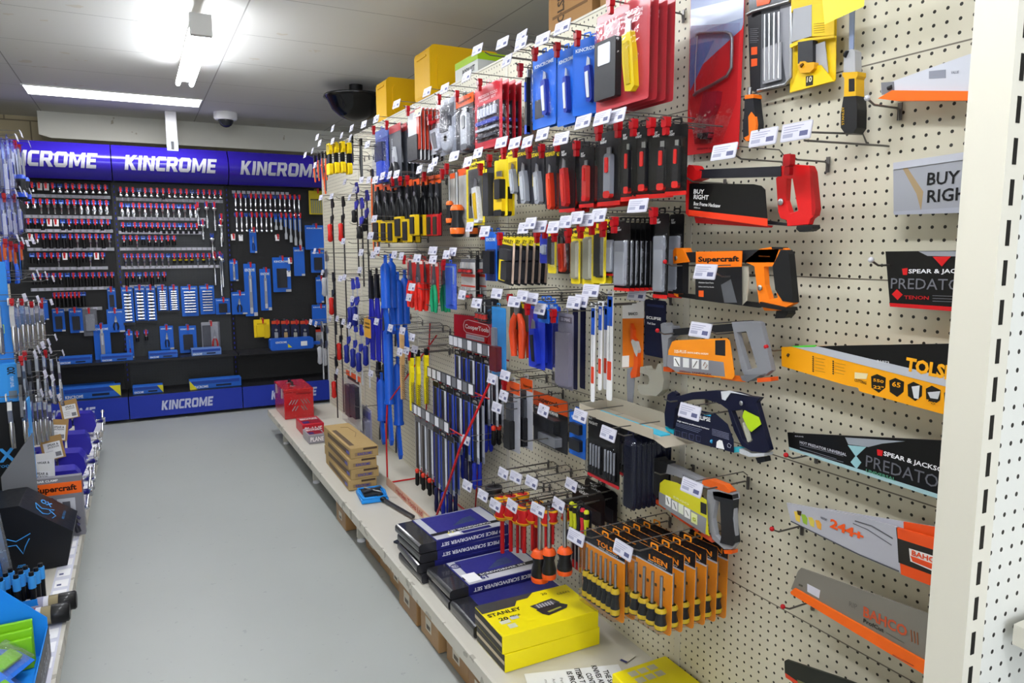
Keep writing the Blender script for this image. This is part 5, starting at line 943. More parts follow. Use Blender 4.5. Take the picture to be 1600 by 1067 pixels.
def ybx(b, w, d, h):
    flat(b, w, d, h)
    for i in range(2):
        for j in range(3): b.rect(-w*.3+.035*j, -w*.3+.028+.035*j, d*.3-.035*i, d*.3+.024-.035*i, -.0006, M('#b9b59a'))
printed_case('boxed_tool_set', 'yellow box cut off at the bottom edge beside the notice sheet', (1.265, 1.5, DG), .20, .22, .055, YB, ybx, 'boxed tools')
t = thing('price_card', 'small price card lying on the deck behind the notice sheet', 'card', (1.30, 1.72, DG+.001), R_(20)); MB().box(-.02, .035, -.012, .012, 0, .001, M('#c9c4b8')).box(-.02, -.01, -.012, .012, .0011, .0015, M('#2b2f6a')).build('card', t)
# ---- cartons under the deck
def ucar(b, w, d, h):
    left(b, w, d, h); b.rect(-d*.2, d*.12, h*.25, h*.6, -.0006, mat('#cfc9ba', .6)); b.rect(-d*.14, d*.06, h*.3, h*.42, -.001, mat('#6a6258', .6)); b.rect(-d*.5, d*.5, h*.84, h*.87, -.0005, mat('#7d6038', .6))
for k, (y0, y1, x0, h) in enumerate(((3.66, 3.86, .90, .12), (3.2, 3.42, .94, .14), (3.03, 3.18, .94, .15), (2.8, 3.0, .93, .15), (2.56, 2.78, .90, .155), (2.34, 2.53, .905, .15), (2.1, 2.3, .92, .14), (1.9, 2.08, .91, .13))):
    printed_case('carton', 'brown cardboard carton pushed under the deck, %s from the far end' % ORD[k], (x0+.12, (y0+y1)/2, .0012), .24, y1-y0, h, ['#a07a4e', '#957046', '#a8845a'][k % 3], ucar, 'box', 'cartons under the deck')
# ---- boxes on top of the wall shelving
TOPZ = 2.2705
MB().box(0, .42, .9, YE, 2.262, 2.27, CREAM).build('top_shelf', rg)
def ycase(label, px0, px1, pyt, wx):
    X = WX+.02; a, c = onx(px0, pyt, X), onx(px1, pyt, X); z = min(a.z, 2.68); d = abs(a.y-c.y); t = thing('tool_case', label, 'case', (X+wx/2, (a.y+c.y)/2, TOPZ)); h = z-TOPZ; Y_ = G('#e0ae0c')
    MB().rbox(-wx/2, wx/2, -d/2, d/2, 0, h, .03, Y_).build('shell', t, None, .015); MB().rbox(-wx/2+.04, wx/2-.04, -d/2-.006, -d/2-.0005, .04, h-.04, .03, Y_).build('face_panel', t, None, .003)
    MB().box(-wx/2-.006, -wx/2-.0005, -d*.3, d*.3, h*.8, h*.84, Y_).build('latch', t, None, .002)
ycase('yellow plastic tool case on the shelving top, farther of two', 587, 603, 130, .36)
ycase('yellow plastic tool case on the shelving top, nearer and taller of two', 647, 671, 84, .40)
a = onx(712, 97, WX+.1); t = thing('boxed_lamp', 'white and lime green box on the shelving top beside the yellow case', 'box', (WX+.16, a.y-.24, TOPZ), R_(-90)); h = onx(740, 95, WX+.1).z-TOPZ
MB().box(-.13, .13, -.11, .11, 0, h, M('#c9ccc8')).box(-.131, .131, -.111, .111, h*.72, h+.001, G('#9ac01e')).text('BODY KIT', .03, h*.45, .14, h*.25, -.1115, M('#23262a'), .03).build('carton', t)
a = onx(905, 20, WX+.12); 
for i, (y, w) in enumerate(((a.y+.02, .30), (a.y-.32, .28))):
    t = thing('carton', 'brown carton on the shelving top at the top edge, %s one' % ('farther', 'nearer')[i], 'box', (WX+.24, y, TOPZ), R_(-90), None)
    MB().box(-w/2, w/2, -.15, .15, 0, .26, mat('#9a7448', .6)).text('TOLSEN', -.06, .12, .16, .05, -.1505, M('#3a2a1a'), .03, 0, 90).box(-w*.4, w*.4, -.151, -.15, .09, .10, M('#6a4d2c')).build('carton_body', t)
# ------------------------------------------------------------------ red wire file display
RW = mat('#b3151a', .3, 0, .4)
fd = thing('wire_display_stand', 'red wire display stand of files with three stepped ticket strips', 'display stand', (1.25, 3.35, DZ+.0015))
def loc(p): return (p[0]-1.25, p[1]-3.35, p[2]-DZ)
tiers = []
for (a, c, X) in (((640, 633), (702, 672), 1.17), ((668, 582), (741, 609), 1.23), ((702, 530), (771, 552), 1.29)):
    p, q = onx(*a, X), onx(*c, X); tiers.append((X, p.y, q.y, (p.z+q.z)/2))
yl, yr = 3.74, tiers[0][2]-.02
b = MB()
b.tube([loc(v) for v in ((1.155, 3.72, .21), (1.155, 3.72, .5), (1.16, 3.70, .66))], .005, RW).tube([loc(v) for v in ((1.16, 3.70, .66), (1.355, 3.45, 1.05))], .004, RW)
for y in (3.72, 3.02): b.tube([loc(v) for v in ((1.155, y, .21), (1.365, y, .21))], .005, RW).tube([loc(v) for v in ((1.365, y, .21), (1.365, y-.15, 1.1))], .004, RW)
b.tube([loc(v) for v in ((1.155, 3.72, .21), (1.155, 3.02, .21))], .005, RW).tube([loc(v) for v in ((1.365, 3.72, .21), (1.365, 3.02, .21))], .005, RW)
b.tube([loc(v) for v in ((1.150, 3.02, .21), (1.15, 2.80, .5), (1.155, 2.70, .66), (1.28, 2.58, 1.03))], .0055, RW)
b.build('wire_frame', fd)
b = MB(); b.box(-.102, -.098, -.33, .37, .0, .045, mat('#c9a08a', .5)); b.X = Matrix(((0, 1, 0, -.1025), (-1, 0, 0, 0), (0, 0, 1, 0), (0, 0, 0, 1)))
b.text('Harden Tools Ltd', 0, .024, .4, .028, -.0008, M('#b3352a')); b.rect(.22, .31, .012, .036, -.0008, M('#d9c8a0')); b.build('base_sign', fd)
fcols = {'blue': '#1d3fb0', 'grey': '#8f9097', 'navy': '#1b2f9a'}
def filepack(kind):
    def f(w, h, label):
        t = thing('file_pack', label, 'file'); hb = h*.68
        b = MB(); b.rbox(-w/2, w/2, -.0015, 0, -.012-hb, -.006, .003, M('#9a9ba2' if kind == 'grey' else '#8f95a6'))
        b.box(-w/2, -w/2+w*.3, -.0021, -.0015, -.012-hb, -.03, M(fcols[kind])); b.box(w/2-w*.3, w/2, -.0021, -.0015, -.012-hb*.9, -.03, M('#c6cad6' if kind != 'navy' else '#2d45a8')); b.box(-w/2, w/2, -.0024, -.0015, -.032, -.006, M('#121216' if kind != 'grey' else '#6d6e75'))
        if kind == 'blue': b.text('HTN', 0, -.018, w*.55, .011, -.003, M('#e6e6e6'))
        b.build('card', t)
        MB().box(-w*.2, w*.2, -.006, -.0026, -.008-hb, -.035, DSTEEL).build('blade', t)
        if kind == 'grey': MB().lathe([(0, .006), (.004, .011), (.012, .011), (.02, .009)], (0, -.008, -.012-hb), (0, 0, -1), G('#c8321f'), 10).lathe([(.02, .009), (.05, .011), (.08, .011), (.088, .004)], (0, -.008, -.012-hb), (0, 0, -1), BLACK, 10).build('handle', t, 'black handle with red collar')
        else: MB().lathe([(0, .008), (.01, .011), (.05, .009), (.075, .011), (h-hb-.02, .010), (h-hb-.01, .004)], (0, -.008, -.012-hb), (0, 0, -1), G('#17183e' if kind == 'navy' else '#1c2a9a'), 10).build('handle', t, 'deep blue moulded handle')
        return t
    return f
for ti, (X, ya, yb_, z) in enumerate(tiers):
    nm = ('lowest', 'middle', 'top')[ti]; b = MB(); x = X-1.25; y0, y1 = yb_-3.35, ya-3.35
    ts = MB().box(x-.002, x+.002, y0, y1, z-DZ-.026, z-DZ+.026, M('#3a3b40')); n = 9
    for k in range(n):
        yy = y1-(k+.5)*(y1-y0)/n; ts.box(x-.003, x-.002, yy-.022, yy+.022, z-DZ-.021, z-DZ+.021, M('#d6d6de' if k % 2 == 0 or k < 2 else '#6d6e74'))
    ts.build('ticket_strip', fd)
    b.tube([(x+.054, y0-.03, z-DZ-.035), (x+.054, y1+.03, z-DZ-.035)], .004, RW)
    nf = 6
    for k in range(nf):
        yy = ya-(k+.55)*(ya-yb_)/nf; b.tube([(x+.054, yy-3.35, z-DZ-.035), (x+.008, yy-3.35, z-DZ-.035), (x+.004, yy-3.35, z-DZ-.030)], .0022, RW, 5)
    b.build('prong_rail', fd)
    for k in range(nf):
        yy = ya-(k+.55)*(ya-yb_)/nf
        kind = 'grey' if (ti == 0 and k < 3) or (ti == 2 and k == 5) else ('blue' if (k+ti) % 2 == 0 else 'navy')
        h = (.40, .42, .40)[ti]+random.uniform(-.02, .02)
        h = min(h, z-.035-DZ-.05)
        o = filepack(kind)((ya-yb_)/nf*.8, h, '%s carded file hanging in the %s tier, %s from the left' % ({'grey': 'grey clear', 'blue': 'bright blue', 'navy': 'navy'}[kind], nm, ORD[k]))
        o.location = (X+.024, yy, z-.038); o.rotation_euler = (0, 0, R_(-90)); o['group'] = 'carded files on the red wire stand'
        e = dup(o, (X+.048, yy-.002, z-.038), None, 'rear %s carded file in the %s tier, %s from the left' % (kind, nm, ORD[k]))
# ------------------------------------------------------------------ far bays: clamps, guns, brushes
CB = '#14207c'
def hangr(o, px, py, w, desc, ticket=True, lock=False, n=1):
    p = onx(px, py, WX-w); o.location = (p.x, p.y, p.z); o.rotation_euler = (0, 0, R_(-90))
    hook('hook carrying the '+desc, (WX-.0045, p.y, p.z-.004), R_(-90), max(w+.03, .1), w+.004 if lock else None, ticket)
def barclamp(label, L, hc, bar='#2a2a2d', body=BLACK, hl=.12):
    """bar clamp hanging by its fixed jaw; L overall length"""
    t = thing('bar_clamp', label, 'clamp')
    b = MB(); b.box(-.007, .007, .004, .010, -L, -.013, M(bar)); b.build('bar', t)
    b = MB(); prism_hole(b, [(-.02, .012), (.02, .012), (.03, -.01), (.05, -.03), (.045, -.05), (.02, -.055), (-.02, -.055), (-.02, 0)], rr(-.009, .009, -.0045, .006, .003), .003, .011, body if not isinstance(body, str) else M(body)); b.build('fixed_jaw', t)
    b = MB().prism([(-.02, -.11), (.05, -.10), (.055, -.125), (.02, -.15), (-.022, -.16)], -.004, .0035, body if not isinstance(body, str) else M(body)); b.build('sliding_jaw', t)
    MB().lathe([(0, .008), (.01, .017), (hl*.5, .014), (hl*.9, .018), (hl, .008)], (-.005, -.012, -.16), (0, 0, -1), M(hc), 10).build('handle', t)
    return t
def F1(px, pt, pb, w, hc, desc, **k):
    tk = k.pop('ticket', True); a, c = onx(px, pt, WX-w), onx(px, pb, WX-w); hangr(barclamp(desc, max(a.z-c.z, .2), hc, **k), px, pt, w, desc, tk)
for px, pt, pb, w, hc, d in ((517, 312, 520, .2, '#c4221c', 'red handled bar clamp, left one of the upper far pair'), (534, 310, 540, .16, '#c4221c', 'red handled bar clamp, right one of the upper far pair'), (519, 428, 570, .2, '#c4221c', 'red handled bar clamp, second tier of the far clamps'),
                             (531, 500, 640, .16, '#c4221c', 'red handled bar clamp, third tier of the far clamps'), (523, 560, 650, .2, '#c4221c', 'red handled bar clamp, lowest of the far clamps')): F1(px, pt, pb, w, hc, d)
for px, pt, pb, w, d in ((508, 395, 475, .3, 'silver bar clamp above the blue packs at the far corner'), (501, 505, 590, .3, 'silver bar clamp, left of the lower far pair'), (509, 508, 592, .26, 'silver bar clamp, right of the lower far pair')): F1(px, pt, pb, w, '#9a9ba0', d, bar='#a9abb0', body=STEEL)
for px, pt, pb, w, d in ((555, 288, 430, .12, 'long steel bar clamp with navy head, left of three'), (563, 312, 447, .14, 'long steel bar clamp with navy head, middle of three'), (571, 300, 450, .10, 'long steel bar clamp with navy head, right of three')): F1(px, pt, pb, w, '#1d1d20', d, body='#2a2c9a', hl=.08)
for px, pt, pb, w, d in ((543, 500, 585, .2, 'navy handled clamp on pale bar, leftmost of the lower row'), (553, 505, 595, .2, 'navy handled clamp on pale bar, second of the lower row'), (562, 510, 600, .2, 'navy handled clamp on pale bar, third of the lower row'), (573, 498, 604, .2, 'navy handled clamp on pale bar, fourth of the lower row'), (556, 436, 512, .24, 'blue headed short clamp above the navy handled ones'), (549, 438, 500, .24, 'blue headed short clamp, left twin above the navy row')): F1(px, pt, pb, w, CB, d, bar='#b4b5ba', body='#2430a0')
def spring(label, c, h):
    t = thing('spring_clamp', label, 'clamp'); b = MB(); prism_hole(b, [(-.03, .012), (.03, .012), (.04, -.03), (.03, -.05), (-.03, -.05), (-.04, -.03)], rr(-.009, .009, -.0045, .006, .003), -.02, 0, M(c)); b.build('upper_grip', t)
    MB().rbox(-.025, .025, -.018, -.002, -h*.62, -.05, .01, BLACK).build('spring_body', t); MB().rbox(-.04, .04, -.022, 0, -h, -h*.62, .014, M(c)).build('lower_grip', t); return t
for i, (px, pt) in enumerate(((517, 228), (527, 226), (537, 225), (547, 227))):
    hangr(spring('yellow and black spring clamp at the far top, %s from the left' % ORD[i], '#e6c714', .17), px, pt, .3-.03*i, 'yellow and black spring clamp, %s from the left' % ORD[i], i % 2 == 0)
def plainclamp(label, c, h):
    t = thing('small_clamp', label, 'clamp'); b = MB(); prism_hole(b, rr(-.016, .016, -.03, .012, .004), rr(-.009, .009, -.0045, .006, .003), -.012, 0, BLACK); b.build('head', t)
    MB().tube([(0, -.006, -.03), (-.01, -.006, -h*.5), (0, -.006, -h)], [.007, .009, .005], M(c), 7).tube([(.012, -.006, -.03), (.014, -.006, -h*.9)], .005, DSTEEL, 6).build('grip', t); return t
for i, (px, pt) in enumerate(((493, 246), (499, 243), (505, 240), (511, 240), (509, 262))):
    o = plainclamp('slim black clamp with orange grip overhanging the sign, %s' % ORD[i], '#d9501c', .16); hangr(o, px, pt, .30, 'slim black clamp with orange grip, %s' % ORD[i], i % 2 == 0); o.rotation_euler = (0, R_(0), R_(-90))
for i, (px, pt, pb, c) in enumerate(((551, 216, 258, '#2a2c9a'), (565, 220, 285, '#23242a'), (583, 268, 400, '#e0611c'), (590, 280, 400, '#e0611c'))):
    a, c2 = onx(px, pt, WX-.18), onx(px, pb, WX-.18); d = ['blue grip clamp below the top tickets', 'black grip clamp beside the blue one', 'orange sleeved pliers, left of two', 'orange sleeved pliers, right of two'][i]
    hangr(plainclamp(d+', far bay', c, a.z-c2.z), px, pt, .18, d, i < 2)
def gun(label, h, c='#1450b8'):
    t = thing('caulking_gun', label, 'caulking gun'); b = MB(); prism_hole(b, rr(-.016, .016, -.03, .012, .004), rr(-.009, .009, -.0045, .006, .003), -.008, 0, M(c)); b.build('hang_plate', t)
    MB().lathe([(.03, .012), (.05, .026), (h*.62, .026), (h*.64, .03), (h*.66, .03)], (0, -.005, 0), (0, 0, -1), M(c), 12).build('barrel', t)
    MB().prism([(-.012, -h*.66), (.014, -h*.66), (.02, -h*.74), (.045, -h*.95), (.03, -h), (.012, -h*.96), (-.01, -h*.76)], -.018, .0, M(c)).build('handle', t)
    MB().tube([(-.02, -.008, -h*.68), (-.045, -.008, -h*.82), (-.05, -.008, -h*.97)], .006, DSTEEL, 6).build('trigger', t); return t
for i, (px, pt, pb, w, nm) in enumerate(((603, 402, 520, .24, 'blue caulking gun, leftmost of the four'), (612, 400, 520, .19, 'blue caulking gun, second of the four'), (622, 428, 545, .15, 'blue caulking gun, third of the four'), (633, 425, 545, .1, 'blue caulking gun, rightmost of the four'), (607, 505, 690, .2, 'tall blue caulking gun in the middle row'), (622, 560, 712, .14, 'tall blue caulking gun nearest the deck'), (597, 585, 690, .16, 'blue caulking gun behind the tall ones'))):
    a, c = onx(px, pt, WX-w), onx(px, pb, WX-w); hangr(gun(nm+' on the far bay', min(a.z-c.z, a.z-DZ-.02)), px, pt, w, nm, i % 2 == 0)
def cutter(label, h):
    t = thing('bolt_cutter', label, 'bolt cutter'); b = MB(); prism_hole(b, rr(-.014, .014, -.02, .012, .004), rr(-.009, .009, -.0045, .006, .003), -.006, 0, BLACK); b.prism([(-.02, -.02), (.02, -.02), (.03, -h*.3), (-.03, -h*.3)], -.012, .006, BLACK); b.build('jaws', t)
    for s in (-1, 1): MB().tube([(s*.014, -.003, -h*.3), (s*.024, -.003, -h*.5), (s*.02, -.003, -h)], [.009, .011, .009], M('#1b1f9a'), 8).build('handle', t)
    return t
for i, (px, pt, pb) in enumerate(((580, 425, 560), (589, 422, 562), (599, 430, 566))):
    a, c = onx(px, pt, WX-.2), onx(px, pb, WX-.2); d = 'blue handled bolt cutter, %s from the left' % ORD[i]; hangr(cutter(d+' on the far bay', a.z-c.z), px, pt, .2, d, i == 0)
for i, (px, pt, pb) in enumerate(((592, 560, 655), (601, 565, 660))):
    a, c = onx(px, pt, WX-.14), onx(px, pb, WX-.14); d = 'black gripped cutter, %s one of the low pair' % ('left', 'right')[i]; hangr(cutter(d+' near the deck', a.z-c.z), px, pt, .14, d, False)
def brush(label, h, c, wood=False):
    t = thing('wire_brush', label, 'brush'); b = MB(); prism_hole(b, rr(-.013, .013, -.02, .012, .004), rr(-.009, .009, -.0045, .006, .003), -.014, 0, M(c) if wood else BLACK); b.build('hang_end', t)
    MB().prism([(-.013, -.02), (.013, -.02), (.017, -h*.12), (.012, -h*.22), (.018, -h*.32), (.012, -h*.48), (.004, -h*.6), (.004, -h), (-.012, -h), (-.016, -h*.6), (-.008, -h*.4)], -.018, .0, mat('#c09a6a', .5) if wood else M(c)).build('handle', t, None, .003)
    b = MB()
    for k in range(16):
        z = -h*.5-(h*.48)*k/15
        for y in (-.014, -.004): b.tube([(.004, y, z), (.034, y, z-.002)], .0016, DSTEEL, 4); b.tube([(-.012, y, z), (-.03, y, z-.002)], .0016, DSTEEL, 4) if wood else None
    b.build('bristles', t); return t
for i, (px, pt, pb, w, c, wd, d) in enumerate(((630, 515, 622, .22, '#c09a6a', True, 'wooden handled wire brush'), (645, 552, 640, .2, '#e3d013', False, 'yellow handled wire brush, left of three'), (655, 550, 650, .17, '#e3d013', False, 'yellow handled wire brush, middle of three'), (668, 548, 630, .14, '#e3d013', False, 'yellow handled wire brush, right of three'))):
    a, c2 = onx(px, pt, WX-w), onx(px, pb, WX-w); hangr(brush(d+', left of the red file stand', a.z-c2.z, c, wd), px, pt, w, d, True, i in (1,))
glv = pack('bagged_tool', 'bagged goods', '#c9c8c0', [(-.5, .5, 0, .1, '#e0561a'), (-.4, .4, .1, .16, '#3b2c28')], [], [('block', -.35, -.02, .25, .85, '#37323a', .03, 'pouch'), ('block', .02, .38, .2, .8, '#2d2a33', .03, 'pouch')], (-.5, .5, .12, .99), .04)
hang(glv, 541, 563, 583, 662, .16, 'clear bag of dark pouches under an orange header', 1, lock=False)
hang(pack('clear_bag', 'bagged goods', '#9c9cb8', [(-.4, .4, .1, .3, '#5b5ba0')], [], [('block', -.3, .3, .35, .8, '#8a8a98', .03, 'contents')], (-.5, .5, .02, .99), .04), 566, 580, 636, 690, .12, 'small clear bag beside the blue guns near the deck', 1, lock=False, ticket=False)
hang(pack('notice_tag', 'tag', '#c9952a', [(-.35, .35, .2, .3, '#5b4412'), (-.35, .35, .4, .5, '#5b4412')], [], [], None), 569, 579, 498, 527, .26, 'amber tag card hanging among the navy clamps', 1, lock=False, ticket=False)
# spare empty hooks (seen bare in the photograph)
for i, (px, py, w) in enumerate(((505, 218, .30), (530, 205, .32), (560, 205, .3), (640, 448, .2), (655, 452, .2), (690, 396, .2), (720, 398, .2), (600, 300, .28), (596, 346, .28), (590, 372, .28), (650, 468, .18), (668, 478, .2), (575, 398, .3), (640, 520, .22), (655, 530, .2), (548, 350, .25), (546, 380, .25), (560, 470, .25), (790, 640, .2), (815, 690, .2), (800, 742, .2), (820, 748, .2), (845, 756, .2), (868, 772, .2), (760, 85, .2), (800, 75, .2), (830, 66, .2), (780, 735, .22), (740, 690, .15), (600, 395, .28), (585, 230, .25), (700, 405, .2))):
    hk(px, py, w, 'bare display hook with a price ticket, %s' % ['high over the yellow clamps', 'at the far top edge', 'beside the far top edge', 'over the red pliers', 'right of the red pliers', 'left over the square pack', 'over the small drivers', 'left of the snips', 'below the snips tips', 'left under the snips', 'below the red pliers', 'above the brushes', 'over the bolt cutters', 'above the wooden brush', 'above the yellow brushes', 'by the red clamps', 'under the red clamps', 'over the navy clamps', 'above the clear chisel packs', 'below the clear chisel packs', 'first over the insulated drivers', 'second over the insulated drivers', 'third over the insulated drivers', 'over the black and orange drivers', 'first above the blue knife cards', 'second above the blue knife cards', 'third above the blue knife cards', 'left above the insulated drivers', 'right of the red wire stand', 'over the caulking guns', 'above the wrapped blue pack', 'beside the green pliers'][i], None, i % 4 != 3, tw=0)
# ------------------------------------------------------------------ back display: rows of sockets
SKB = G('#1d3f9c')
_sk = {}
def sock(style, i):
    k = style
    if k not in _sk:
        b = MB()
        prism_hole(b, [(-.019, .008), (.019, .008), (.019, -.024), (-.019, -.024)], rr(-.007, .007, -.0045, .005, .002), -.0015, 0, WHITE if style == 'tag' else SKB)
        if style == 'tag': b.box(-.018, .018, -.002, -.0015, -.05, -.008, WHITE)
        else: b.box(-.017, .017, -.002, -.0015, -.024, -.010, G('#2a62c8')); b.box(-.012, .012, -.0024, -.002, -.018, -.013, M('#b9c8e6'))
        if style == 'short': b.lathe([(0, .012), (.022, .014), (.024, .017), (.042, .017)], (0, -.014, -.024), (0, 0, -1), CHROME, 8)
        if style == 'deep': b.lathe([(0, .011), (.03, .012), (.034, .016), (.085, .016)], (0, -.014, -.024), (0, 0, -1), CHROME, 8)
        if style == 'bit': b.lathe([(0, .014), (.035, .014), (.037, .008), (.085, .007)], (0, -.014, -.024), (0, 0, -1), CHROME, 8)
        if style == 'black': b.lathe([(0, .013), (.02, .015), (.05, .016)], (0, -.014, -.024), (0, 0, -1), G('#111114'), 8)
        if style == 'blackdeep': b.lathe([(0, .012), (.03, .014), (.09, .015)], (0, -.014, -.024), (0, 0, -1), G('#111114'), 8)
        if style == 'mix': b.lathe([(0, .010), (.025, .010)], (0, -.014, -.024), (0, 0, -1), CHROME, 8).lathe([(.025, .014), (.06, .014)], (0, -.014, -.024), (0, 0, -1), G('#15151a'), 8)
        if style == 'yellow': b.lathe([(0, .010), (.02, .012)], (0, -.014, -.024), (0, 0, -1), G('#111114'), 8).lathe([(.02, .014), (.03, .014)], (0, -.014, -.024), (0, 0, -1), G('#d8c21a'), 8).lathe([(.03, .012), (.055, .012)], (0, -.014, -.024), (0, 0, -1), G('#111114'), 8)
        o = b.build('socket_tool'); _sk[k] = o.data; return o
    o = bpy.data.objects.new('socket_tool', _sk[k]); scene.collection.objects.link(o); return o
_pk = []; PEGS = []
def peg(x, z, w, label, lock=True):
    label = label.replace('small hook with red stop', 'small hook').replace('small hook carrying the', 'hook of the'); assert len(label.split()) < 17, label
    if not _pk:
        for lk in (True, False):
            b = MB().tube([(0, 0, .003), (0, -w-.055, .003), (0, -w-.062, .012)], .0026, WIRE, 5).box(-.008, .008, -.002, 0, -.012, .012, WIRE)
            if lk: b.rbox(-.0085, .0085, -w-.052, -w-.040, -.012, .016, .003, G('#c01620')).rbox(-.0065, .0065, -w-.050, -w-.042, -.034, -.012, .002, G('#c01620'))
            o = b.build('display_hook'); _pk.append(o.data); bpy.data.objects.remove(o)
    PEGS.append((x, z, lock, label))
BW = .10
NAMES = {'short': 'chrome socket on blue card', 'deep': 'deep chrome socket on blue card', 'bit': 'chrome bit socket on blue card', 'black': 'black impact socket on blue card', 'blackdeep': 'deep black socket on blue card', 'mix': 'chrome-black bit socket on blue card', 'yellow': 'yellow banded black socket on blue card', 'tag': 'blank white hang tag'}
def srow(bay, rown, x0, x1, n, z, styles, strip=True, stripz=None, sx1=None):
    for i in range(n):
        st = styles[i % len(styles)] if len(styles) < n else styles[i]
        x = x0+(x1-x0)*i/max(n-1, 1)
        if st == '-': continue
        o = sock(st, i); o.location = (x, BY-BW, z); o.rotation_euler = (0, 0, R_(random.uniform(-6, 6)))
        tag(o, '%s, %s from left, %s of the %s bay' % (NAMES[st], ORD[i], rown, bay), 'socket', 'carded sockets on the black display')
        peg(x, z, BW, 'small hook with red stop, %s from left, %s of the %s bay' % (ORD[i], rown, bay), (i*7+n) % 9 != 3)
    if strip:
        b = MB(); sz = stripz; e = sx1 or x1+.03; b.box(x0-.04, e, -.012, -.003, -.014, .014, mat('#9a9ca2', .4, .3)); q = x0-.03
        while q < e-.04: b.box(q, q+.034, -.0128, -.012, -.011, .011, TICK); q += .05 if 'left' in bay else .045
        o = b.build('label_rail', bg); o.location = (0, 0, sz)
Zb = lambda py, Y=BY-BW: ony(230, py, Y).z
L0, L1 = -.78, -.2
srow('left', 'top row', L0, L1, 13, Zb(293), ['short', 'short', 'tag', 'tag']+['short']*9, True, Zb(309))
srow('left', 'second row', L0, L1, 13, Zb(317), ['short', 'short']+['bit']*6+['deep']*5, True, Zb(340))
srow('left', 'third row', L0, L1, 13, Zb(346), ['black', 'black', 'mix', 'tag', 'tag', 'mix', 'mix', 'black', 'black', 'black', 'black', 'mix', 'black'], True, Zb(361))
srow('left', 'fourth row', L0, L1, 13, Zb(368), ['tag', 'short']+['blackdeep']*4+['blackdeep', 'bit', 'blackdeep', 'bit', 'bit', 'blackdeep', 'bit'], True, Zb(389))
srow('left', 'fifth row', L0, L1-.06, 12, Zb(396), ['black', 'mix', 'black', 'black', 'bit', 'tag', 'black', 'blackdeep', 'black', 'bit', 'tag', 'mix'], True, Zb(418))
srow('left', 'sixth row', L0, L1, 13, Zb(426), ['mix']*5+['blackdeep']*8, True, Zb(449), L1-.02)
srow('left', 'seventh row', L0+.14, L1-.23, 8, Zb(455), ['blackdeep'], True, Zb(480), L1-.1)
M0, M1 = -.085, .73
srow('middle', 'top row', M0, M1, 18, Zb(296), ['short']*7+['mix']+['short']*10, True, Zb(311))
srow('middle', 'second row', M0, M1-.22, 14, Zb(320), ['deep']*3+['bit', 'deep']*5+['deep'], True, Zb(341), M1-.12)
srow('middle', 'third row', M0, M1-.22, 14, Zb(350), ['black']*7+['mix']*7, True, Zb(363), M1-.16)
srow('middle', 'fourth row', M0, M0+.40, 9, Zb(370), ['mix', 'black', 'bit', 'black', 'mix', 'mix', 'mix', 'black', 'black'], True, Zb(389), M1-.06)
srow('middle', 'fifth row', M0, M1-.03, 17, Zb(398), ['bit']*8+['yellow']*4+['bit', 'yellow', 'bit', 'yellow', 'bit'], True, Zb(418))
srow('middle', 'sixth row', M0, M0+.30, 7, Zb(427), ['blackdeep', 'black', 'mix', 'black', 'blackdeep', 'mix', 'black'], True, Zb(448), M0+.3)
def longt(kind, L):
    b = MB(); prism_hole(b, [(-.016, .008), (.016, .008), (.014, -.03), (-.014, -.03)], rr(-.007, .007, -.0045, .005, .002), -.0015, 0, SKB)
    t = thing('extension_bar' if kind != 'wrench' else 'ratchet_handle', '', 'tool')
    if kind == 'bar': b.box(-.010, .010, -.002, -.0015, -L*.45, -.03, M('#2c3550')); b.build('card', t); MB().lathe([(.03, .009), (.05, .008), (L-.02, .008), (L-.018, .012), (L, .012)], (0, -.013, 0), (0, 0, -1), CHROME, 8).build('shaft', t)
    elif kind == 'chisel': b.box(-.014, .014, -.002, -.0015, -L*.5, -.03, KBLUE); b.build('card', t); MB().prism([(-.008, -.05), (.008, -.05), (.006, -L*.7), (.013, -L*.8), (.012, -L), (-.012, -L), (-.013, -L*.8), (-.006, -L*.7)], -.016, -.004, STEEL).build('shaft', t)
    else: b.build('card', t); MB().lathe([(.03, .006), (.036, .024), (.06, .024), (.07, .008), (L*.6, .008), (L*.65, .013), (L, .012)], (0, -.014, 0), (0, 0, -1), CHROME, 10).build('shaft', t)
    return t
def putb(t, px, py, w, label, lock=True):
    p = ony(px, py, BY-w); t.location = p; t['label'] = label; peg(p.x, p.z, BW, 'small hook carrying the '+label, lock)
rowz = [Zb(300), Zb(331)]
for r in range(2):
    for i in range(14):
        kind = 'bar' if r == 0 or i < 8 else 'chisel'; L = [.15, .15][r]+(.04 if (r == 0 and i > 11) else 0)+(.03*(i-7) if r and i > 9 else 0)+(.02 if r and i < 8 else 0)
        t = longt(kind, L); x = .86+.0447*i; t.location = (x, BY-BW, rowz[r]); t['label'] = '%s, %s from left, %s row of right bay' % (('chrome extension bar', 'steel chisel on blue card')[kind == 'chisel'], ORD[i], ('upper', 'lower')[r]); t['group'] = 'bars and chisels in the right bay'
        peg(x, rowz[r], BW, 'small hook with red stop over %s tool, %s row of right bay' % (ORD[i], ('upper', 'lower')[r]), i % 6 != 2)
b = MB()
for i in range(12): b.box(.845+.0447*i, .877+.0447*i, -.006, -.003, -.014, .014, TICK)
o = b.build('label_rail', bg); o.location = (0, 0, rowz[0]+.03)
for i, (px, py, L) in enumerate(((308, 318, .2), (322, 317, .23), (334, 318, .25), (345, 336, .25), (316, 345, .17), (331, 366, .2), (344, 345, .24))):
    putb(longt('wrench', L), px, py, BW+.001*i, 'chrome ratchet handle at the right of the middle bay, %s' % ORD[i], i != 5)
for i, (px, py, L) in enumerate(((334, 395, .3), (343, 395, .4), (346, 398, .3))): putb(longt('wrench', L), px, py, BW+.03*i, 'long steel breaker bar hanging by the right divider, %s' % ORD[i])
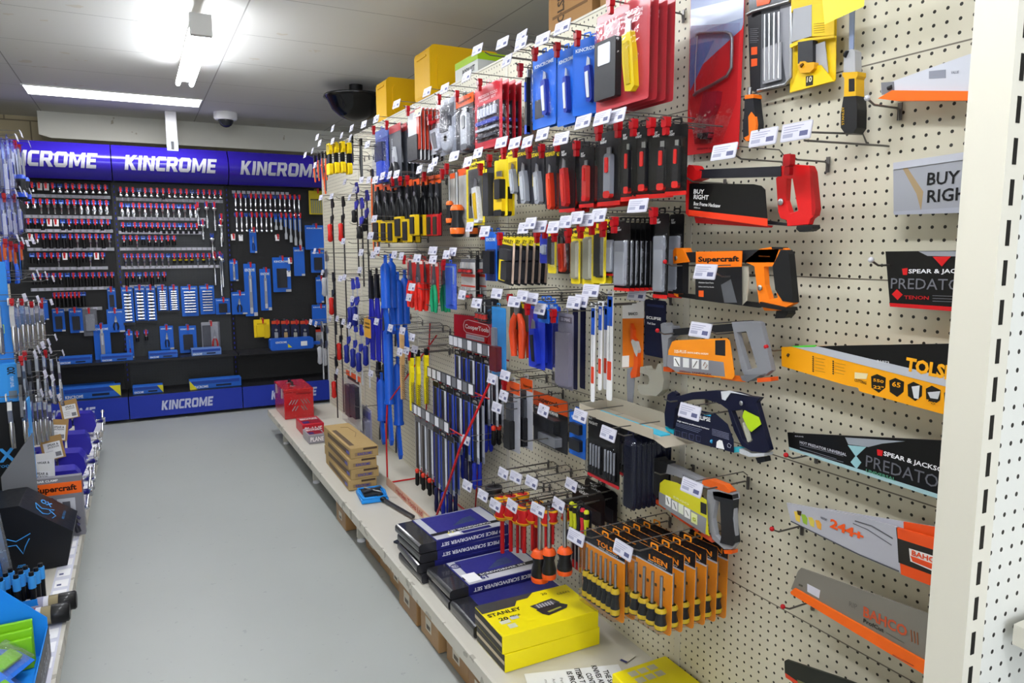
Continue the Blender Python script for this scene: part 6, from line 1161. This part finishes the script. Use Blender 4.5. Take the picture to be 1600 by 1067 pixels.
for i, (px, py) in enumerate(((364, 367), (376, 368), (433, 368), (451, 424), (453, 404))):
    o = sock('tag', 0); p = ony(px, py, BY-BW); o.location = p; tag(o, 'lone white hang tag on the black panel, %s' % ORD[i], 'tag'); peg(p.x, p.z, BW, 'small hook carrying the lone white tag, %s' % ORD[i], i % 2 == 0)
# blue carded tools on the back display
def kc(kind, txt=True):
    T = {'block': [('block', -.28, .28, .32, .88, '#22242c', .016, 'tool')], 'rail': [('bars', 9, 0, 0, 0, 0, CHROME)], 'hook': [('pliers', 0, .3, .9, .2, '#20222a', '#8a8d94')], 'wrench': [('snap', 0, .12, .95, .2, '#8d9098', '#b9bcc4')], 'none': [], 'driver': [('driver', 0, .3, .9, .12, '#b01a1e', '#222')]}
    def f(w, h, label):
        if kind == 'rail':
            o = pack('socket_rail_set', 'carded tool', KB_, [(-.5, .5, .93, 1, '#24262c')], [('KINCROME', 0, .08, .8, .05, '#cfe0f4')], [('block', -.12, .12, .14, .9, '#1a1b20', .006, 'rail')], None, .02)(w, h, label)
            b = MB(); n = 9
            for k in range(n): z = -.006-h*(.2+.68*k/(n-1)); b.tube([(-w*.3, -.014, z), (w*.3, -.014, z)], h*.028, CHROME, 8)
            b.build('sockets', o); return o
        if kind == 'grid':
            o = pack('socket_set', 'carded tool', KB_, [], [('KINCROME', 0, .08, .8, .05, '#cfe0f4')], [], None, .02)(w, h, label); b = MB()
            for k in range(8): z = -.006-h*(.2+.66*k/7); b.tube([(-w*.32, -.012, z), (w*.34, -.012, z)], h*.026, CHROME, 8)
            b.build('sockets', o); return o
        return pack('tool_pack', 'carded tool', KB_, [(.2, .5, .93, 1, '#b9bcc4')] if h > .15 else [], [('KINCROME', 0, .12, .8, .06, '#cfe0f4')] if txt else [], T[kind], None, .018)(w, h, label)
    return f
BP = [('block', (167, 180, 450, 483), 'narrow blue card near the left divider'), ('block', (81, 100, 483, 518), 'blue and grey card, leftmost of the lower row'), ('block', (107, 128, 482, 520), 'bright blue card of a black tool, second of the lower row'),
      ('hook', (166, 193, 483, 519), 'square blue card beside the left divider'), ('wrench', (145, 171, 507, 566), 'tall blue card with a silver hammer shape'), ('rail', (189, 207, 449, 508), 'blue socket rail, first from left in the middle bay'), ('rail', (209, 226, 447, 505), 'socket rail, second from left in the middle bay'),
      ('rail', (227, 242, 447, 505), 'socket rail, third from left in the middle bay'), ('rail', (245, 261, 447, 488), 'short socket rail, fourth from left in the middle bay'), ('rail', (263, 278, 447, 488), 'short socket rail, fifth from left in the middle bay'), ('grid', (282, 308, 447, 494), 'blue card of long sockets, wide one by the pegs'), ('grid', (311, 334, 446, 491), 'blue card of long sockets, narrower one by the right divider'),
      ('hook', (249, 270, 509, 546), 'blue card of a black trigger tool, middle bay'), ('block', (279, 306, 509, 551), 'blue card of a grey and black tool, middle bay'), ('driver', (196, 207, 517, 560), 'slim card of a red tool, middle bay'), ('block', (336, 359, 466, 491), 'small dark and blue card left of the right divider'),
      ('hook', (361, 385, 456, 491), 'blue card with black strap tool, right bay'), ('wrench', (358, 371, 407, 439), 'small blue card with round gauge, right bay'), ('wrench', (380, 399, 412, 494), 'tallest blue card with long silver wrench'), ('wrench', (405, 422, 420, 485), 'second tall blue card with silver wrench'),
      ('block', (425, 453, 402, 456), 'large blue box with carry handle, right bay'), ('none', (458, 475, 386, 431), 'plain blue card left of the corner'), ('none', (476, 506, 352, 390), 'large blue square pack at the corner, upper'), ('block', (485, 507, 391, 426), 'blue square pack at the corner, lower'), ('none', (493, 505, 433, 473), 'narrow blue pack at the corner'),
      ('none', (487, 510, 476, 508), 'blue pack under the corner hooks'), ('hook', (389, 400, 358, 395), 'small deep blue pack high on the right bay'), ('none', (61, 74, 468, 500), 'small dark pack at the left edge of the black display')]
for i, (k, bx, d) in enumerate(BP): hang(kc(k), *bx, .06+.004*(i % 3), d, 1, hk=False, wall='b'); p = ony((bx[0]+bx[1])/2, bx[2], BY-.06); peg(p.x, p.z+.005, BW, 'small hook carrying the '+d, True)
def hb(fn, bx, d, w=.06):
    hang(fn, *bx, w, d, 1, wall='b', hk=False); p = ony((bx[0]+bx[1])/2, bx[2], BY-w); peg(p.x, p.z+.005, BW, 'small hook carrying the '+d, True)
hb(pack('tap_set', 'carded tool', '#c9b21c', [(-.4, .4, .35, .4, '#4a4420')], [], [('bars', 6, -.4, .4, .4, .95, '#8a8f76')], None, .014), (482, 505, 298, 335), 'yellow card of grey bits at the corner')
hb(pack('foam_pack', 'carded tool', '#e6c81a', [(-.3, .3, .2, .3, '#b9a012')], [], [('block', -.35, .1, .3, .95, '#e0c010', .03, 'pad'), ('block', .1, .42, .3, 1.03, '#d4b20e', .03, 'pad')], None, .03), (396, 421, 499, 527), 'yellow pack hanging over the middle shelf')
for i in range(4): hb(pack('key_ring_pack', 'carded tool', '#1c2140', [(-.5, .5, 0, .14, '#d0472a')], [], [('disc', .0, .4, .16, STEEL), ('block', -.2, .2, .5, .9, ['#9a9ca4', '#b99a6a', '#a9a89a', '#8a8c94'][i], .014, 'charm')], None, .018), (424+15*i, 437+15*i, 501, 537), 'navy card of a metal charm, %s from left in the right bay' % ORD[i])
hb(pack('bagged_part', 'bagged goods', '#6c6d72', [], [], [('block', -.3, .3, .2, .8, '#8e9096', .02, 'part')], (-.5, .5, .02, 1), .03), (128, 151, 483, 525), 'grey clear bag right of the bright blue cards')
hb(pack('pliers_pack', 'carded tool', '#9b9ca2', [(-.45, 0, .1, .9, '#4a4b52'), (.4, .5, 0, 1, '#6a6b72')], [], [('pliers', .2, .25, .9, .2, '#c2201f', '#8a8c92'), ('block', -.4, -.05, .86, 1, '#b92020', .03, 'base')], (-.5, .5, .05, 1), .03), (314, 343, 503, 552), 'large clear pack with red handled pliers')
hb(pack('bagged_part', 'bagged goods', '#8f9096', [(-.5, .5, 0, .25, '#c4351f'), (-.5, .5, 0, .12, '#c9cac4')], [], [('block', -.3, .3, .4, .9, '#8f8f8a', .02, 'part')], None, .03), (493, 505, 511, 541), 'grey packet with red header at the corner')
for i, (px, py) in enumerate(((214, 519), (228, 517))): o = sock('mix', 0); o.location = ony(px, py, BY-BW); tag(o, 'small chrome fitting on a card above the middle shelf, %s one' % ('left', 'right')[i], 'fitting'); peg(o.location.x, o.location.z, BW, 'small hook carrying the %s small chrome fitting' % ('left', 'right')[i])
def kbox(px0, px1, pyb, pyt, z, Y, label, ht=None, col='#2460c0', yel=False):
    a, c = ony(px0, pyb, Y), ony(px1, pyb, Y); w = c.x-a.x; h = ony(px0, pyt, Y).z-ony(px0, pyb, Y).z
    def dr(b, w, d, h):
        front(b, w, d, h); b.rect(-w*.46, w*.46, h*.55, h*.9, -.0005, G('#1b3f96')); b.text('KINCROME', -w*.3, h*.25, w*.3, h*.28, -.001, M('#dfe8f4')); 
        if yel: b.poly([(w*.5, 0), (w*.5, h), (w*.3, h)] if yel == 1 else [(-w*.5, 0), (-w*.5, h), (-w*.36, 0)], -.0012, G('#d9cf2a'))
        b.rect(w*.0, w*.3, h*.2, h*.4, -.001, G('#13203c'))
    printed_case('boxed_tool', label, ((a.x+c.x)/2, Y+.06, z), w, .12, h, col, dr, 'boxed tool')
SHY, SHZ = BY-.25, .5202
kbox(93, 145, 579, 568, SHZ, SHY, 'long blue box on the middle shelf, leftmost'); kbox(158, 209, 574, 564, SHZ, SHY, 'blue and red box on the middle shelf, second from left'); kbox(233, 279, 569, 559, SHZ, SHY, 'blue box on the middle shelf below the trigger tool'); kbox(300, 347, 565, 554, SHZ, SHY, 'pale blue box on the middle shelf by the divider', col='#5a7ab8')
BSZ = .2255
kbox(98, 190, 628, 610, BSZ, BY-.34, 'long blue box on the base shelf at the left', yel=1); kbox(208, 256, 620, 608, BSZ, BY-.34, 'short blue box on the base shelf', yel=1); kbox(297, 378, 611, 597, BSZ, BY-.34, 'long blue and yellow box on the base shelf', yel=2)
kbox(70, 180, 621, 604, BSZ, BY-.2, 'long blue box behind the left box on the base shelf')
t = thing('tool_case', 'long blue carry case on the middle shelf at the right', 'case', (ony(456, 550, SHY+.06).x, SHY+.07, SHZ)); w = ony(490, 550, SHY).x-ony(422, 550, SHY).x
MB().rbox(-w/2, w/2, -.05, .05, 0, .11, .02, G('#1f5cc4')).build('shell', t, None, .006); MB().rbox(w/2+.001, w/2+.07, -.02, .02, .03, .06, .01, G('#1f5cc4')).build('carry_handle', t); b = MB(); b.rect(w*.2, w*.35, .03, .075, -.0506, WHITE); b.poly([(-w*.1, .02), (0, .02), (-w*.1, .06)], -.0506, G('#d9cf2a')); b.text('KINCROME', -w*.25, .075, w*.25, .02, -.0506, WHITE); b.build('label', t)
# ------------------------------------------------------------------ left gondola
LX = -.8; DL = DZ+.0045
def hangl(fn, px, py, wd, h, w, desc, n=1, dn=.03, lock=True, ticket=True, swing=0):
    p = onx(px, py, LX+w); o = fn(wd, h, ('foremost ' if n > 1 else '')+desc); o.location = p; o.rotation_euler = (0, 0, R_(90+swing))
    if n > 1: o['group'] = desc
    for k in range(1, n): dup(o, (p.x-dn*k, p.y, p.z), None, ORD[k]+' from the front, '+desc)
    hook('hook carrying the '+desc, (LX+.003, p.y, p.z-.003), R_(90), w+.03, w+.004 if lock else None, ticket)
bl = pack('driver_pack', 'carded tool', '#2b3f8f', [(-.4, .4, .05, .3, '#7f97d8')], [], [('snap', -.15, .3, .95, .16, '#c6c8d2', '#2238a0'), ('snap', .2, .35, .9, .14, '#1c2a80', '#15161c')], (-.48, .48, .05, .98), .03)
bk = pack('screwdriver_pack', 'carded tool', '#aeb4c6', [(-.5, .5, 0, .15, '#2a4fc0')], [], [('driver', 0, .1, 1.0, .28, '#1a1b20', '#2b4fc0', {'hf': .5})], (-.48, .48, .05, .7), .03, 'screwdriver')
i = 0
for px, py in ((2, 218), (10, 212), (18, 222), (25, 228)): hangl(bl if i < 2 else bk, px, py, .09, .30, .24, 'clear blue driver card at left edge, %s in top row' % ORD[i], 2, .04, i > 1, i != 2); i += 1
i = 0
for px, py in ((1, 305), (9, 300), (17, 306), (26, 302)): hangl(bl, px, py, .1, .22, .23, 'clear blue tool card at left edge, %s in second row' % ORD[i], 2, .04); i += 1
i = 0
for px, py in ((3, 376), (12, 380), (20, 384), (30, 380)): hangl(pack('pliers_pack', 'carded tool', KB_, [], [], [('pliers', 0, .05, 1, .35, '#17181c' if i % 2 else '#2a5cc4', '#d9642a')], None, .02, 'pliers'), px, py, .1, .19, .23, 'blue carded pliers at the left edge, %s in the third row' % ORD[i], 2, .04); i += 1
def spanner(L, wd=.05):
    def f(w, h, label):
        t = thing('locking_pliers', label, 'pliers'); b = MB(); prism_hole(b, rr(-.016, .016, -.02, .012, .004), rr(-.009, .009, -.0045, .006, .003), -.003, 0, WHITE); b.build('hang_card', t)
        MB().prism([(-.012, -.022), (.014, -.02), (.03, -.05), (.022, -.10), (.014, -.12), (-.016, -.12), (-.024, -.06)], -.022, -.004, CHROME).build('jaws', t, None, .003)
        MB().tube([(.006, -.012, -.11), (.022, -.012, -.16), (.02, -.012, -h)], [.012, .011, .009], CHROME, 8).tube([(-.008, -.012, -.11), (-.022, -.012, -.17), (-.012, -.012, -h*.96)], [.009, .008, .007], CHROME, 8).build('handles', t)
        return t
    return f
i = 0
for px, py in ((12, 470), (20, 474), (28, 470), (36, 472), (44, 474), (52, 472), (60, 476)):
    hangl(spanner(.2), px, py, .05, .24+.01*(i % 3), .28, 'chrome locking pliers, %s from left in the upper chrome row' % ORD[i], 2, .05, i % 2 == 0, i % 3 == 0); i += 1
def cclamp(label, c=CHROME, L=.26):
    t = thing('locking_clamp', label, 'clamp'); b = MB(); prism_hole(b, rr(-.014, .014, -.02, .012, .004), rr(-.009, .009, -.0045, .006, .003), -.004, 0, c); b.build('hang_end', t)
    MB().prism([(-.016, -.02), (.016, -.02), (.024, -L*.3), (.014, -L*.45), (.05, -L*.6), (.052, -L*.95), (.038, -L), (.034, -L*.66), (-.004, -L*.5), (-.02, -L*.3)], -.018, -.004, c).build('upper_jaw', t, None, .003)
    MB().prism([(-.014, -L*.42), (-.002, -L*.5), (-.02, -L*.65), (-.03, -L*.98), (-.044, -L*.96), (-.036, -L*.62)], -.016, -.005, c).build('lower_jaw', t, None, .003)
    MB().tube([(.046, -.011, -L*.99), (.04, -.011, -L*1.04)], .009, DSTEEL, 8).build('pad', t); return t
i = 0
for px, py, tl, c in ((30, 552, 10, STEEL), (40, 556, 5, DSTEEL), (52, 552, -10, STEEL), (64, 550, -20, CHROME), (76, 556, -30, CHROME), (88, 560, -20, CHROME), (24, 560, 14, DSTEEL)):
    p = onx(px, py, LX+.3); d = 'steel locking clamp, %s from left in the middle chrome row' % ORD[i]; o = cclamp(d, c, .27+.02*(i % 3)); o.location = p
    o.rotation_euler = (Matrix.Rotation(R_(90), 3, 'Z') @ Matrix.Rotation(R_(0), 3, 'Y')).to_euler(); hook('hook carrying the '+d, (LX+.003, p.y, p.z-.003), R_(90), .34, .31 if i % 3 == 0 else None, i % 2 == 0); i += 1
i = 0
for px, py in ((40, 620), (48, 622), (56, 621), (64, 622), (72, 626), (30, 618)):
    hangl(spanner(.2), px, py, .05, .24, .30, 'steel clamp pliers, %s from left in the lowest chrome row' % ORD[i], 2, .05, False, i % 2 == 0); i += 1
for i, (px, py) in enumerate(((46, 432), (60, 434), (72, 440), (64, 540), (76, 532), (54, 545), (40, 438), (58, 590), (70, 596))): 
    p = onx(px, py, LX+.34); hook('bare hook with a ticket reaching over the left deck, %s' % ORD[i], (LX+.003, p.y, p.z), R_(90), .34, None, True)
# bench vices with card tags
VB = G('#2a2596'); VT = mat('#9a7a4c', .7)
for i, (px, py, tg) in enumerate(((149, 654, 1), (135, 687, 1), (124, 717, 1), (117, 745, 0), (115, 775, 0))):
    p = onz(px, py, .32); y = max(p.y, 4.05); d = ORD[i]+' from the far end'
    t = thing('bench_vice', 'violet blue bench vice with price card on the left deck, %s' % d, 'vice', (-.385, y, DL), R_((0, 4, -3, 5, -4)[i]), 'blue bench vices on the left deck'); t.scale = (1.12, 1.12, 1.12)
    MB().prism([(-.24, 0), (-.08, 0), (-.09, .025), (-.11, .05), (-.07, .075), (-.07, .15), (-.15, .15), (-.15, .085), (-.24, .08)], -.06, .06, VB).lathe([(0, .062), (.03, .075), (.05, .075), (.052, .06)], (-.2, 0, .0), (0, 0, 1), VB, 14).build('body', t, None, .006)
    MB().prism([(-.058, .155), (.03, .15), (.05, .12), (.058, .07), (.04, .03), (-.058, .035)], -.055, .055, VB).lathe([(0, .052), (.03, .05), (.05, .034), (.055, .02)], (.0, 0, .085), (1, 0, 0), VB, 16).build('sliding_jaw', t, None, .008)
    MB().box(-.0695, -.064, -.06, .06, .118, .152, STEEL).build('jaw_plate', t); MB().box(-.30, -.16, -.02, .02, .08+.07, .162, STEEL).build('anvil', t)
    MB().lathe([(0, .014), (.03, .014), (.032, .022), (.05, .022)], (.056, 0, .085), (1, 0, 0), CHROME, 12).build('screw', t)
    MB().tube([(.09, -.08, .04+.02*(i % 2)), (.09, .08, .13-.02*(i % 2))], .006, CHROME, 8).sphere((.09, -.082, .04+.02*(i % 2)), .011, CHROME).sphere((.09, .082, .13-.02*(i % 2)), .011, CHROME).build('tommy_bar', t)
    b = MB(); b.box(-.055, .055, 0, .002, -.06, .075, VT if tg else mat('#c9cac8', .5)); b.rect(-.042, .042, -.055, .04, -.0006, M('#cfd0d2')); b.text('SPEAR &', .005, .026, .055, .013, -.001, M('#26262a')); b.text('JACKSON', .005, .010, .055, .013, -.001, M('#26262a')); b.rect(.008, .036, -.045, -.02, -.001, M('#6c6d74'))
    for k in range(3): b.rect(-.036, .0, -.012-.012*k, -.009-.012*k, -.001, M('#9a9ba0'))
    o = b.build('price_card', t, 'tan card with white printed label' if tg else 'white printed card'); o.location = (-.075-.02*(i % 2), -.07, .185); o.scale = (.85, .85, .85); o.rotation_euler = (R_(-14), R_((-6, 10, -8, 4, 8)[i]), R_(8))
# boxed clamp with orange head, black wedge, sheets, pens, cans, tray
t = thing('boxed_clamp', 'orange and grey boxed clamp behind the black wedge stand', 'boxed tool', (-.385, 3.70, DL), R_(-4))
MB().box(-.1, .1, 0, .035, 0, .28, G('#77767e')).box(-.1, .1, -.001, .036, .2, .255, G('#e2601a')).text('Supercraft', .0, .225, .16, .036, -.0015, M('#2a1208'), .035).text('BAR CLAMP', -.03, .268, .08, .01, -.0005, M('#e9e9e9')).rect(.0, .07, .12, .18, -.001, M('#b9bac4')).rect(.02, .05, .13, .165, -.0014, M('#55565f')).build('box', t, None, .003)
MB().tube([(-.07, -.012, .19), (.08, -.012, .05)], .008, G('#3b3a58')).tube([(-.02, -.012, .19), (.085, -.012, .08)], .006, G('#3b3a58')).tube([(.05, -.012, .12), (.075, -.012, .02)], .012, G('#2a2a33')).build('clamp', t)
WB = mat('#17181b', .35)
a, c = onz(30, 896, DL), onz(105, 885, DL); t = thing('wedge_display', 'black wedge display with blue bull head logo on the left deck', 'display stand', (-.42, 3.352, DL)); x0, x1 = a.x+.42, c.x+.42
b = MB().prism([(x0-.10, 0), (x1, 0), (x1+.03, .14), (x0+.02, .28), (x0-.10, .28)], 0, .26, WB); BLU = M('#3a93dc')
b.build('body', t, None, .002)
b = MB(); b.tube([(x0-.03, -.002, .15), (x0+.0, -.002, .135), (x0+.03, -.002, .15), (x0+.05, -.002, .16)], .002, BLU, 4).tube([(x0-.03, -.002, .12), (x0, -.002, .12), (x0+.02, -.002, .08), (x0+.03, -.002, .11), (x0+.045, -.002, .14)], .002, BLU, 4).text('.com', x0+.01, .03, .03, .012, -.0016, BLU)
b.build('logo', t)
sl = math.atan2(-.14, x1+.03-(x0+.02)); b = MB(); mx, mz = (x1+.03+x0+.02)/2, .21; nx, nz = -math.sin(sl), math.cos(sl)
b.X = Matrix(((math.cos(sl), nx*-1, 0, mx+nx*.001), (0, 0, 1, .13), (math.sin(sl), -nz, 0, mz+nz*.001), (0, 0, 0, 1)))
b.text('OX', -.02, .04, .05, .05, -.001, BLU, .04).tube([(-.06, -.002, -.02), (-.03, -.002, -.05), (0, -.002, -.02), (.02, -.002, .0), (0, -.002, -.08), (-.02, -.002, -.10), (-.05, -.002, -.07), (-.06, -.002, -.02)], .002, BLU, 4).tube([(.0, -.002, -.03), (.03, -.002, -.06), (.02, -.002, -.1)], .002, BLU, 4).text('PRO TOOLS', .06, .0, .10, .01, -.001, BLU, .0, 0, 90); b.build('slope_logo', t)
t = thing('plastic_sheet', 'grey translucent panel leaning behind the black wedge', 'panel', (-.50, 3.645, DL), R_(35)); MB().prism([(-.08, 0), (.06, 0), (.06, .50), (-.08, .34)], 0, .003, mat('#6a6d72', .2, 0, .5)).build('panel', t)
p = onx(26, 600, -.55); t = thing('level_display', 'tall black stand with light blue edging and OX lettering at left edge', 'display stand', (-.55, 3.83, DL))
MB().box(-.16, .065, -.03, .09, 0, .62, WB).box(.0655, .072, -.031, .091, 0, .62, BLU).build('body', t); b = MB(); b.text('OX', -.045, .385, .12, .065, -.0305, BLU, .04); b.text('PRO TOOLS', -.045, .335, .1, .012, -.0305, BLU); b.build('logo', t)
t = thing('spirit_level_box', 'light blue boxed level standing on the black stand', 'boxed tool', (-.545, 3.81, DL+.6215)); MB().box(-.10, .05, 0, .06, 0, .17, G('#2f8fe0')).build('box', t, None, .002)
b = MB(); b.text('OX', .02, .14, .035, .03, -.001, M('#12161c'), .04, 0, -90); b.text('TUFF LEVEL', .02, .09, .05, .012, -.001, M('#e6eef6'), .0, 0, -90); b.rect(.005, .035, .015, .05, -.001, M('#6a7a8a')); b.build('print', t)
t = thing('spirit_level', 'upright light blue level at the left edge behind its box', 'spirit level', (-.575, 3.895, DL+.6215)); MB().box(-.06, .055, -.01, .01, 0, .62, G('#2a7fd4')).build('beam', t, None, .002); MB().box(-.02, .03, -.0112, -.0102, .3, .34, M('#b9d83a')).build('vial', t)
t = thing('spirit_level', 'silver and blue wrapped level leaning at the lower left edge', 'spirit level', (-.53, 3.12, DL+.0)); MB().prism([(-.1, .0), (.028, .0), (-.02, .55), (-.14, .55)], -.02, .02, G('#2a66a8')).build('beam', t); MB().prism([(.03, .0), (.055, .0), (.0, .55), (-.019, .55)], -.022, .022, mat('#a9adb2', .25, .7)).build('edge', t)
TB = G('#1c84e0')
t = thing('pen_display', 'light blue stepped tub of marker pens on the left deck', 'display box', (-.50, 2.96, DL))
b = MB().box(-.10, .115, -.07, .07, 0, .006, TB).box(-.10, .115, -.072, -.07, 0, .075, TB).box(-.10, .115, .07, .072, 0, .075, TB).box(.115, .117, -.072, .072, 0, .055, TB).box(-.102, -.10, -.072, .072, 0, .12, TB); b.build('tub', t)
n = 0
for i in range(4):
    for j in range(3):
        q = thing('marker_pen', 'black marker pen with light blue clip, row %s and %s column' % (ORD[j], ORD[i]), 'pen', (-.535+.045*i+.01*j, 2.92+.035*j, DL+.0065), 0, 'marker pens in the blue tub'); n += 1
        MB().lathe([(0, .010), (.10, .011)], (0, 0, 0), (0, 0, 1), BLACK, 8).build('barrel', q); MB().lathe([(.10, .0125), (.145, .0125)], (0, 0, 0), (0, 0, 1), BLU, 8).build('cap', q); MB().lathe([(.1455, .0085), (.158, .008)], (0, 0, 0), (0, 0, 1), BLACK, 8).build('cap_end', q)
for i, (y, x) in enumerate(((2.915, -.425), (2.83, -.44))):
    t = thing('spray_can', 'clear and white can with black cap lying on the left deck, %s one' % ('farther', 'nearer')[i], 'can', (x, y, DL+.034))
    MB().lathe([(0, .03), (.004, .032), (.07, .032)], (0, 0, 0), (1, 0, 0), M('#c9c9d2'), 16).lathe([(.0705, .032), (.10, .032)], (0, 0, 0), (1, 0, 0), mat('#8a7f62', .2, 0, .4), 16).build('body', t)
    MB().lathe([(.02, .0325), (.055, .0325)], (0, 0, 0), (1, 0, 0), G('#7a3040' if i else '#8a8aa0'), 16).build('wrap', t); MB().lathe([(.1005, .033), (.15, .033), (.155, .028)], (0, 0, 0), (1, 0, 0), BLACK, 18).build('cap', t)
t = thing('display_tray', 'large light blue counter display tray of lime tools, lower left', 'display box', (-.49, 2.30, DL), R_(0))
b = MB(); x0, x1, y0, y1 = -.2, .165, -.30, .30
b.box(x0, x1, y0, y1, 0, .008, TB); b.box(x1-.003, x1, y0, y1, .008, .10, TB); 
b.prism([(x0, 0), (x1, 0), (x1, .13), (.04, .265), (x0, .265)], y1-.004, y1, TB)
b.add([(x0, y0, 0), (x1, y0, 0), (x1, y0, .10), (x0, y0, .2), (x0, y0+.004, 0), (x1, y0+.004, 0), (x1, y0+.004, .1), (x0, y0+.004, .2)], [(0, 1, 2, 3), (4, 7, 6, 5), (3, 2, 6, 7)], TB); b.build('tray', t)
MB().box(x1+.0005, x1+.002, y0, y1, .0, .10, G('#2c2f38')).build('front_panel', t); b = MB(); b.X = Matrix(((0, -1, 0, x1+.0025), (1, 0, 0, 0), (0, 0, 1, 0), (0, 0, 0, 1))); b.text('OX GROUP', .15, .05, .2, .04, -.0004, M('#8f939c')); b.text('PRO', -.15, .05, .1, .05, -.0004, M('#c9ccd2')); b.build('lettering', t)
LG = G('#7fc41e')
for i, (x, y, r) in enumerate(((-.44, 2.44, 60), (-.44, 2.26, 50), (-.50, 2.12, 55))):
    q = thing('carded_tool', 'lime green tool in clear shell lying in the blue tray, %s from back' % ORD[i], 'carded tool', (x, y, DL+.075), R_(r)); q.rotation_euler = (R_(30), 0, R_(r))
    MB().box(-.10, .09, -.055, .055, 0, .003, G('#1c6fd0')).build('card', q); MB().box(-.09, .07, -.025, .02, .0035, .02, LG).build('body', q, None, .004); MB().box(-.095, .085, -.05, .05, .021, .024, CLEAR).build('blister', q)
for i in range(3):
    q = thing('folding_rule', 'lime green folded rule standing in the tray, %s of three' % ORD[i], 'rule', (-.42, 2.565-.022*i, DL+.01), R_(4*i)); MB().box(-.06, .06, -.006, .006, 0, .14-.02*i, LG).build('blades', q, None, .002); MB().box(-.062, -.05, -.007, .007, .01, .03, BLACK).build('hinge', q)

# small hooks of the black display: the nearest ones as objects, the remainder as one
nh = sum(1 for o in scene.collection.objects if o.name.startswith('display_hook')); keep = max(0, 299-nh)
for x, z, lock, label in PEGS[:keep]:
    o = bpy.data.objects.new('display_hook', _pk[0 if lock else 1]); scene.collection.objects.link(o); o.location = (x, BY-.0015, z-.003); tag(o, label, 'hook')
b = MB()
for x, z, lock, label in PEGS[keep:]:
    me = _pk[0 if lock else 1]; b.X = Matrix.Translation((x, BY-.0015, z-.003))
    for i, m in enumerate(me.materials): b.add([v.co for v in me.vertices], [tuple(p.vertices) for p in me.polygons if p.material_index == i], m)
b.X = Matrix.Identity(4)
if b.v: tag(b.build('display_hook'), 'many small wire hooks with red stops across the black display', 'hooks', None, 'stuff')
